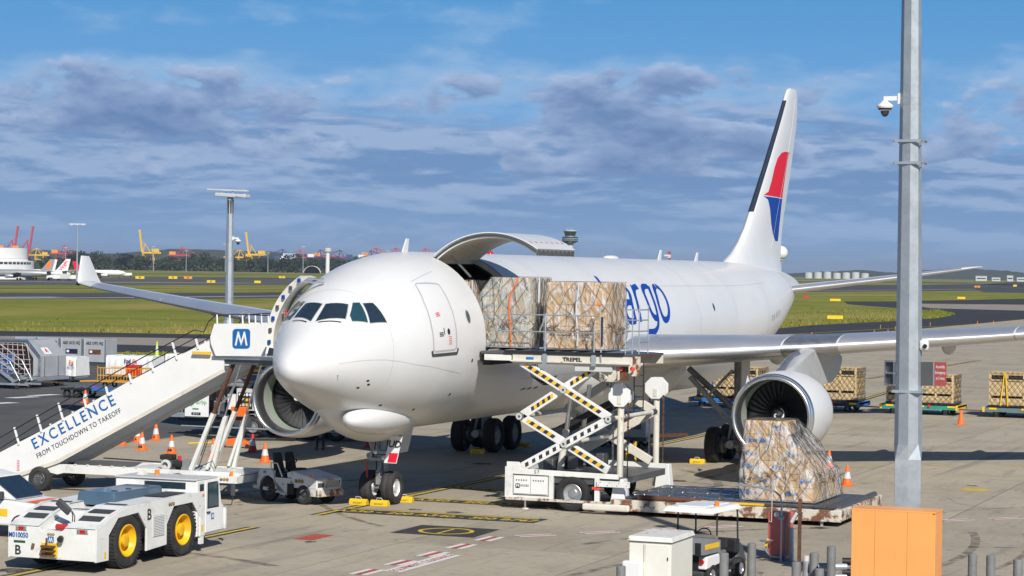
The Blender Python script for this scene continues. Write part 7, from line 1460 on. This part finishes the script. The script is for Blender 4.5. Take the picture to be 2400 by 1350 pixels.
# lamp masts
def mast(x, y, h, lb, head=2.2, r=.22):
    p = thing('lamp_mast', lb, 'lamp mast', (x, y, 0), AZ, 'far lamp masts'); one('shaft', m_galv, p, 'cyl', (0, 0, 0), (0, 0, h), r, r*.6, n=8); one('lamp_bar', m_gwht, p, 'b2', -head, head, -.3, .3, h-.25, h+.25)
    for q in (-.7, 0, .7): one('lamp', m_gwht, p, 'box', (head*q, -.3, h-.4), (.6, .5, .3))
mast(-515, 822, 24.8, 'tallest far lamp mast left of the wing tip', 3.6, .45)
for x, y, h, lb in ((-1592, 2760, 33, 'lamp mast below the yellow crane with raised boom'), (-1550, 2776, 28, 'lamp mast under the low red crane'), (-1500, 2795, 38, 'dark-headed lamp mast left of the near pole'), (-1445, 2815, 27, 'lamp mast below the second tall yellow crane'), (-1400, 2832, 36, 'lamp mast in front of the blue cranes'), (-1292, 2874, 32, 'lamp mast at the edge of the aircraft roof'), (-1705, 2718, 30, 'lamp mast left of the wing tip by the hangars')): mast(x, y, h, lb, 2.4, .6)
# trees
m_leaf = mat('dark eucalypt foliage', (.030, .046, .022), .8, var=.55, vs=.09, rnd=.35); m_trunk = mat('tree bark', (.09, .07, .05), .9, var=.2, vs=.5)
def tree_mesh(seed, W_, H_):
    rr = random.Random(seed); cl = MB(); blobs = []
    for k in range(16): blobs.append((rr.gauss(0, W_*.28), rr.gauss(0, W_*.2), H_*rr.uniform(.25, .86), W_*rr.uniform(.11, .21)))
    for x, y, z, r in blobs:
        for q in range(70):
            d = V((rr.gauss(0, 1), rr.gauss(0, 1), rr.gauss(0, 1))).normalized()*r*rr.uniform(.55, 1.12); c = V((x, y, z))+V((d.x, d.y, d.z*.7)); s = rr.uniform(.5, 1.3)*H_/24
            a = V((rr.gauss(0, 1), rr.gauss(0, 1), rr.gauss(0, 1))).normalized(); b_ = a.orthogonal().normalized(); cl.poly([c+a*s, c+b_*s*.7, c-a*s, c-b_*s*.7])
    tr = MB(); tr.tube([(0, 0, 0), (.3, 0, H_*.2), (.1, 0, H_*.45)], [.9, .7, .4], 7)
    for k in range(5): x, y, z, r = blobs[k]; tr.tube([(.2, 0, H_*.25), (x*.5, y*.5, z*.75), (x, y, z)], [.5, .35, .15], 5)
    c = cl.mesh('crown'); c.materials.append(m_leaf); t = tr.mesh('trunk'); t.materials.append(m_trunk); return c, t
TM = [tree_mesh(30+k, W_, H_) for k, (W_, H_) in enumerate(((27, 27), (32, 30), (22, 24), (36, 26)))]
rr = random.Random(5)
for k in range(92):
    t = k/91; row = k % 3; x = -1800+t*590+rr.uniform(-9, 9); y = 2785+t*228+row*38-10; c, tk = TM[rr.randrange(4)]
    r = thing('tree', 'dark green tree in the long far tree line behind the runways', 'tree', (x, y, -1), rr.uniform(0, 6), 'trees of the far tree line'); s = rr.uniform(.66, .98) if t > .06 else rr.uniform(.6, .75); r.scale = (s*1.15, s*1.15, s)
    mobj('trunk', tk, None, r); mobj('crown', c, None, r)
hd = MB(); rr = random.Random(9)
for k in range(5200):
    t = rr.random(); x, y = -1815+t*620+rr.uniform(-4, 4), 2762+t*240+rr.uniform(-10, 60); z = abs(rr.gauss(0, 4.2)); s = rr.uniform(1, 2.2); a = V((rr.gauss(0, 1), rr.gauss(0, 1), rr.gauss(0, 1))).normalized(); b_ = a.orthogonal().normalized(); c = V((x, y, z+.6)); hd.poly([c+a*s, c+b_*s, c-a*s, c-b_*s])
o = hd.build('undergrowth', m_leaf); o['kind'] = 'stuff'; o['label'] = 'dark scrub under the far tree line'
# port cranes
m_cr = mat('crane red', (.50, .05, .06), .5, var=.1); m_cy = mat('crane yellow', (.78, .46, .03), .5, var=.1); m_cb = mat('crane blue', (.04, .08, .20), .5, var=.1); m_co = mat('crane house orange', (.78, .30, .04), .5)
def crane(lb, x, y, main, house, up, s=1., flip=1, legs=None, wide=False):
    s *= .94; T = s*1.3; r = thing('port_crane', lb, 'crane', (x, y, 0), AZ, 'container cranes at the port'); g = lambda q: flip*q*s
    for a in (-14, 12):
        for d in (-8, 8): one('leg', legs or main, r, 'beam', (g(a), d*s, 0), (g(a), d*s, 40*s), 2.0*T, 2.0*T)
    for z in (12, 26): one('cross_beam', legs or main, r, 'beam', (g(-14), -8*s, z*s), (g(12), -8*s, z*s), 1.6*T, 1.6*T)
    one('brace', legs or main, r, 'beam', (g(-14), -8*s, 12*s), (g(12), -8*s, 38*s), 1.1*T, 1.1*T)
    for d in (-4, 4): one('girder', main, r, 'beam', (g(-32), d*s, 41*s), (g(14), d*s, 41*s), 1.8*T, 3.2*T)
    one('machinery_house', house, r, 'b2', min(g(-28), g(-10)), max(g(-28), g(-10)), -6*s, 6*s, 42*s, 51*s); apex = (g(8), 0, 64*s)
    for d in (-4, 4): one('apex_leg', main, r, 'beam', (g(12), d*s, 42*s), apex, 1.4*T, 1.4*T); one('apex_leg', main, r, 'beam', (g(-6), d*s, 42*s), apex, 1.1*T, 1.1*T)
    if up:
        tip = (g(21), 0, 96*s)
        for d in (-2, 2): one('boom', main, r, 'beam', (g(14), d*s, 42*s), (g(21), d*s, 96*s), 2.0*T, 3.2*T, (1, 0, 0))
        for q in range(5): one('boom_tie', main, r, 'beam', (g(14+1.4*q), -2*s, (47+10*q)*s), (g(14+1.4*q), 2*s, (47+10*q)*s), 1*s, 1*s)
        one('boom_tip', main, r, 'box', tip, (7*s, 6*s, 3*s)); one('stay', main, r, 'cyl', apex, (g(17), 0, 66*s), .5*s)
    else:
        L = 74 if wide else 58
        for d in (-3, 3): one('boom', main, r, 'beam', (g(14), d*s, 41*s), (g(L), d*s, 41*s), 1.6*T, 2.6*T)
        one('stay', main, r, 'cyl', apex, (g(L*.62), 0, 42*s), .55*T); one('stay', main, r, 'cyl', apex, (g(L*.92), 0, 42*s), .55*T); one('stay', main, r, 'cyl', apex, (g(-30), 0, 42*s), .5*s)
    return r
crane('leftmost red crane with raised boom', -2498, 3785, m_cr, m_co, True, .86); crane('second red crane from the left with raised boom', -2472, 3797, m_cr, m_co, True, .86); crane('low yellow crane right of the two raised red booms', -2443, 3806, m_cy, m_cy, False, .62, -1)
crane('red crane with lowered boom behind the tall far lamp', -2404, 3823, m_cr, m_co, False, .72); crane('tall yellow crane with raised boom standing alone', -2250, 3883, m_cy, m_cy, True, .82, -1); crane('red crane with lowered boom right of the lone yellow crane', -2194, 3905, m_cr, m_co, False, .72)
crane('yellow crane half hidden by the near pole', -2080, 3946, m_cy, m_cy, False, .66, -1); crane('tall yellow crane with raised boom just right of the near pole', -2060, 3956, m_cy, m_cy, True, .8, -1)
for k, (x, y, lb) in enumerate(((-1995, 3960, 'first blue crane with red apex, left end'), (-1940, 3985, 'second blue crane, behind the white tower'), (-1895, 4003, 'third blue crane, middle of the blue row'), (-1850, 4020, 'fourth blue crane, right end of the blue row'))): crane(lb, x, y, m_cb, m_wtext if k % 2 else m_cb, False, .70, 1 if k % 2 else -1, m_cb, True)
crane('red crane above the blue row, left of the white tower', -1985, 3990, m_cr, m_cr, False, .70); crane('red and orange crane behind the white tower', -1938, 4010, m_cr, m_co, False, .76); crane('red and orange crane left of the roof antenna', -1850, 4042, m_cr, m_co, False, .80); crane('red and orange crane nearest the roof antenna, left side', -1815, 4055, m_cr, m_co, False, .80); crane('red and orange crane right behind the roof antenna', -1762, 4075, m_cr, m_co, False, .80)
sh = thing('cargo_ship', 'white ship superstructure below the blue cranes', 'ship', (-1975, 3940, 0), AZ); one('hull', m_cb, sh, 'b2', -60, 60, -8, 8, 0, 16)
for k in range(4): one('deck_house', m_wtext, sh, 'b2', -22+3*k, 22-4*k, -7, 7, 16+4.5*k, 20.2+4.5*k); one('deck_windows', m_lblue, sh, 'b2', -20+3*k, 20-4*k, -7.1, -7, 18+4.5*k, 19+4.5*k)
# towers, hangar, tanks, radome, hills
ot = thing('old_control_tower', 'slim white cylindrical tower with a wider top behind the aircraft nose', 'tower', (-1319, 2741, 0)); one('shaft', m_bw, ot, 'cyl', (0, 0, 0), (0, 0, 28), 2.7, 2.5, n=20, smooth=60); MB().lathe([(2.6, 28), (4.6, 29), (4.8, 31), (4.6, 33.5), (.1, 34.2)], (0, 0, 0), (0, 0, 1), 20).build('cabin', m_gwht, ot, smooth=40)
hg = thing('arched_hangar', 'small white arched shelter at the foot of the old tower', 'hangar', (-1337, 2732, 0), AZ); b = MB(); pts = [(11*math.cos(R_(a)), 9.5*math.sin(R_(a))) for a in range(0, 181, 15)]; b.grid([[(x, d, z) for x, z in pts] for d in (-8, 14)], flip=True); b.build('roof', m_bw, hg, smooth=60, solid=.4); one('back_wall', m_bwin, hg, 'prism', [(x*.95, z*.95) for x, z in pts], (0, 12, 0), (1, 0, 0), (0, 0, 1), (0, .3, 0))
ct = thing('control_tower', 'modern control tower with a dark glass cab above the raised cargo door', 'tower', (-784, 2198, 0)); m_cg = mat('green black tower glass', (.02, .045, .05), .1, coat=.5)
one('shaft', m_gwht, ct, 'cyl', (0, 0, 0), (0, 0, 38), 3.2, n=20, smooth=60); MB().lathe([(4, 36), (8.3, 38), (8.3, 42.8), (5, 43.2)], (0, 0, 0), (0, 0, 1), 24).build('lower_ring', m_cg, ct, smooth=40); MB().lathe([(5.0, 43.2), (6.6, 48.6)], (0, 0, 0), (0, 0, 1), 24).build('cab_glass', m_cg, ct, smooth=40); MB().lathe([(5.3, 43.1), (5.3, 43.8)], (0, 0, 0), (0, 0, 1), 24).build('walkway', m_galv, ct); MB().lathe([(6.9, 48.6), (6.9, 49.5), (.1, 49.8)], (0, 0, 0), (0, 0, 1), 24).build('roof', m_gwht, ct, smooth=40)
for z in (39.4, 41): MB().lathe([(8.36, z), (8.36, z+.35)], (0, 0, 0), (0, 0, 1), 24).build('floor_band', m_gwht, ct)
for q in (-3, 0, 2.5): one('aerial', m_gwht, ct, 'cyl', (q, 0, 49.6), (q, 0, 52.4), .18)
rd = thing('radar_dome', 'white radome ball on a mast just behind the tail', 'radome', (-430, 1692, 0)); one('mast', m_galv, rd, 'cyl', (0, 0, 0), (0, 0, 20), 1.3, 1.0, n=12); MB().ball((0, 0, 24.2), 5.4, 24).build('ball', m_wtext, rd, smooth=180); one('collar', m_gwht, rd, 'cyl', (0, 0, 18.6), (0, 0, 20), 2.2, n=14)
m_tk = mat('tank white', (.55, .56, .56), .5, var=.04)
for k in range(7): 
    x, y = -1315+18.5*k*1.0+k*2, 5318+8*k; r = thing('storage_tank', ('leftmost', 'second', 'third', 'middle', 'fifth', 'sixth', 'rightmost')[k]+' white storage tank of the far row right of the tail', 'tank', (x, y, 0), 0, 'far white storage tanks'); one('shell', m_tk, r, 'cyl', (0, 0, 0), (0, 0, 13.5+(k % 3)), 9.2, n=24, smooth=40); one('roof', m_gwht, r, 'cyl', (0, 0, 13.5+(k % 3)), (0, 0, 14.6+(k % 3)), 9.3, 2., n=24)
for k, (x, y, wd, h) in enumerate(((-935, 5440, 26, 11), (-905, 5465, 20, 8), (-875, 5480, 14, 13), (-850, 5490, 22, 9), (-800, 5520, 24, 8))):
    r = thing('far_building', ('long white', 'low white', 'narrow tall white', 'small pale', 'flat white')[k]+' building at the foot of the far right hills', 'building', (x, y, 0), AZ, 'white buildings below the hills'); one('block', m_tk, r, 'b2', -wd/2, wd/2, -6, 6, 0, h); one('roof', m_gwht, r, 'b2', -wd/2-.5, wd/2+.5, -6.5, 6.5, h, h+.8); one('window', m_bwin, r, 'b2', -wd*.4, wd*.4, -6.1, -6, h*.4, h*.65)
m_hill = ground_mat('wooded far hill', [(.040, .055, .032), ((.025, .035, .02), .02, .4, .65, .8, (1, 1, 1)), ((.08, .085, .05), .01, .55, .7, .6, (1, 1, 1))])
def ridge(name, p0, p1, hs, dp, seed):
    rr = random.Random(seed); n = 90; P = []
    for i in range(n+1):
        t = i/n; q = t*(len(hs)-1); a = int(min(q, len(hs)-2)); f = q-a; f = f*f*(3-2*f); h = hs[a]*(1-f)+hs[a+1]*f+rr.uniform(-1, 1)*1.4; c = V((p0[0]+(p1[0]-p0[0])*t, p0[1]+(p1[1]-p0[1])*t, 0)); d = V((-.36, .93, 0)); P.append([c-d*dp*.4+V((0, 0, -2)), c-d*dp*.15+V((0, 0, h*.55)), c+V((0, 0, h)), c+d*dp*.4+V((0, 0, -2))])
    b = MB(); b.grid(P); o = b.build(name, m_hill, None, smooth=180); o['kind'] = 'structure'; return o
ridge('hill', (-2350, 8670), (-1150, 9130), (4, 14, 22, 30, 22, 34, 42, 38, 30, 24, 20), 600, 3); ridge('hill', (-5200, 7400), (-2900, 8300), (40, 62, 48, 70, 66, 52, 60, 40, 30), 700, 4)
ax_ = thing('red_white_mast', 'red and white lattice radar mast seen over the aircraft roof', 'mast', (-1290, 4150, 0)); 
for k in range(8): one('mast_section', m_cr if k % 2 else m_wtext, ax_, 'b2', -2.4, 2.4, -2.4, 2.4, 6*k, 6*k+6)
one('radar_plate', m_wtext, ax_, 'b2', -9, 1, -3, -2.6, 39, 42)
vt = airliner('violet-tailed airliner whose fin tip shows over the aircraft roof', -1140, 3860, AZ, m_wclean, m_tail, 1.75)
# ------------------------------------------------------------------ a handler half hidden behind the far engine
pm = thing('person', 'person in dark trousers and brown boots standing behind the far engine', 'person', (-11.2, 25.4, 0), .3)
sk = bpy.data.meshes.new('body'); J = [(0, 0, .96), (0, 0, 1.15), (0, .01, 1.38), (0, 0, 1.5), (0, -.02, 1.62), (0, -.02, 1.74), (.19, 0, 1.42), (.25, .02, 1.14), (.24, -.10, .90), (-.19, 0, 1.42), (-.25, .02, 1.14), (-.24, -.08, .90), (.10, 0, .90), (.11, -.02, .50), (.12, .02, .10), (.13, -.16, .05), (-.10, 0, .90), (-.12, -.01, .50), (-.14, .03, .10), (-.16, -.15, .05)]
sk.from_pydata(J, [(0, 1), (1, 2), (2, 3), (3, 4), (4, 5), (2, 6), (6, 7), (7, 8), (2, 9), (9, 10), (10, 11), (0, 12), (12, 13), (13, 14), (14, 15), (0, 16), (16, 17), (17, 18), (18, 19)], [])
sk.materials.append(mat('dark work clothes', (.03, .035, .06), .8)); bo = bpy.data.objects.new('body', sk); COL.objects.link(bo); bo.parent = pm
bo.modifiers.new('skin', 'SKIN'); rad = [.15, .15, .17, .06, .10, .09, .07, .055, .045, .07, .055, .045, .10, .075, .055, .05, .10, .075, .055, .05]
for v_, r in zip(sk.skin_vertices[0].data, rad): v_.radius = (r, r*.85)
sk.skin_vertices[0].data[0].use_root = True; bo.modifiers.new('sub', 'SUBSURF').levels = 2; bo.modifiers['sub'].render_levels = 2
for x, y in ((.125, -.05), (-.15, -.04)): one('boot', mat('tan boot leather', (.22, .10, .04), .7), pm, 'box', (x, y, .06), (.12, .31, .13), bev=.04)
one('hi_vis_vest', mat('orange vest', (.85, .22, .03), .7), pm, 'box', (0, .0, 1.22), (.40, .30, .46), top=(1.1, .9), bev=.08); b = MB(); b.ball((0, -.02, 1.77), .115, 14, (1, 1.05, .8)); b.build('cap', m_navy, pm, smooth=180)
# ------------------------------------------------------------------ thin haze
hz_ = MB().b2(-17000, 17000, -4000, 25000, -1.5, 140).mesh('haze'); hm = bpy.data.materials.new('haze air'); hm.use_nodes = True; ht = hm.node_tree; ht.nodes.clear()
ho = N(ht, 'ShaderNodeOutputMaterial'); pv = N(ht, 'ShaderNodeVolumePrincipled'); pv.inputs['Color'].default_value = (.80, .88, 1, 1); pv.inputs['Density'].default_value = .00005; pv.inputs['Anisotropy'].default_value = .2; LK(ht, pv.outputs[0], ho.inputs['Volume'])
hz_.materials.append(hm); hob = bpy.data.objects.new('haze', hz_); COL.objects.link(hob); hob['kind'] = 'stuff'; hob['label'] = 'thin pale blue haze over the airfield'
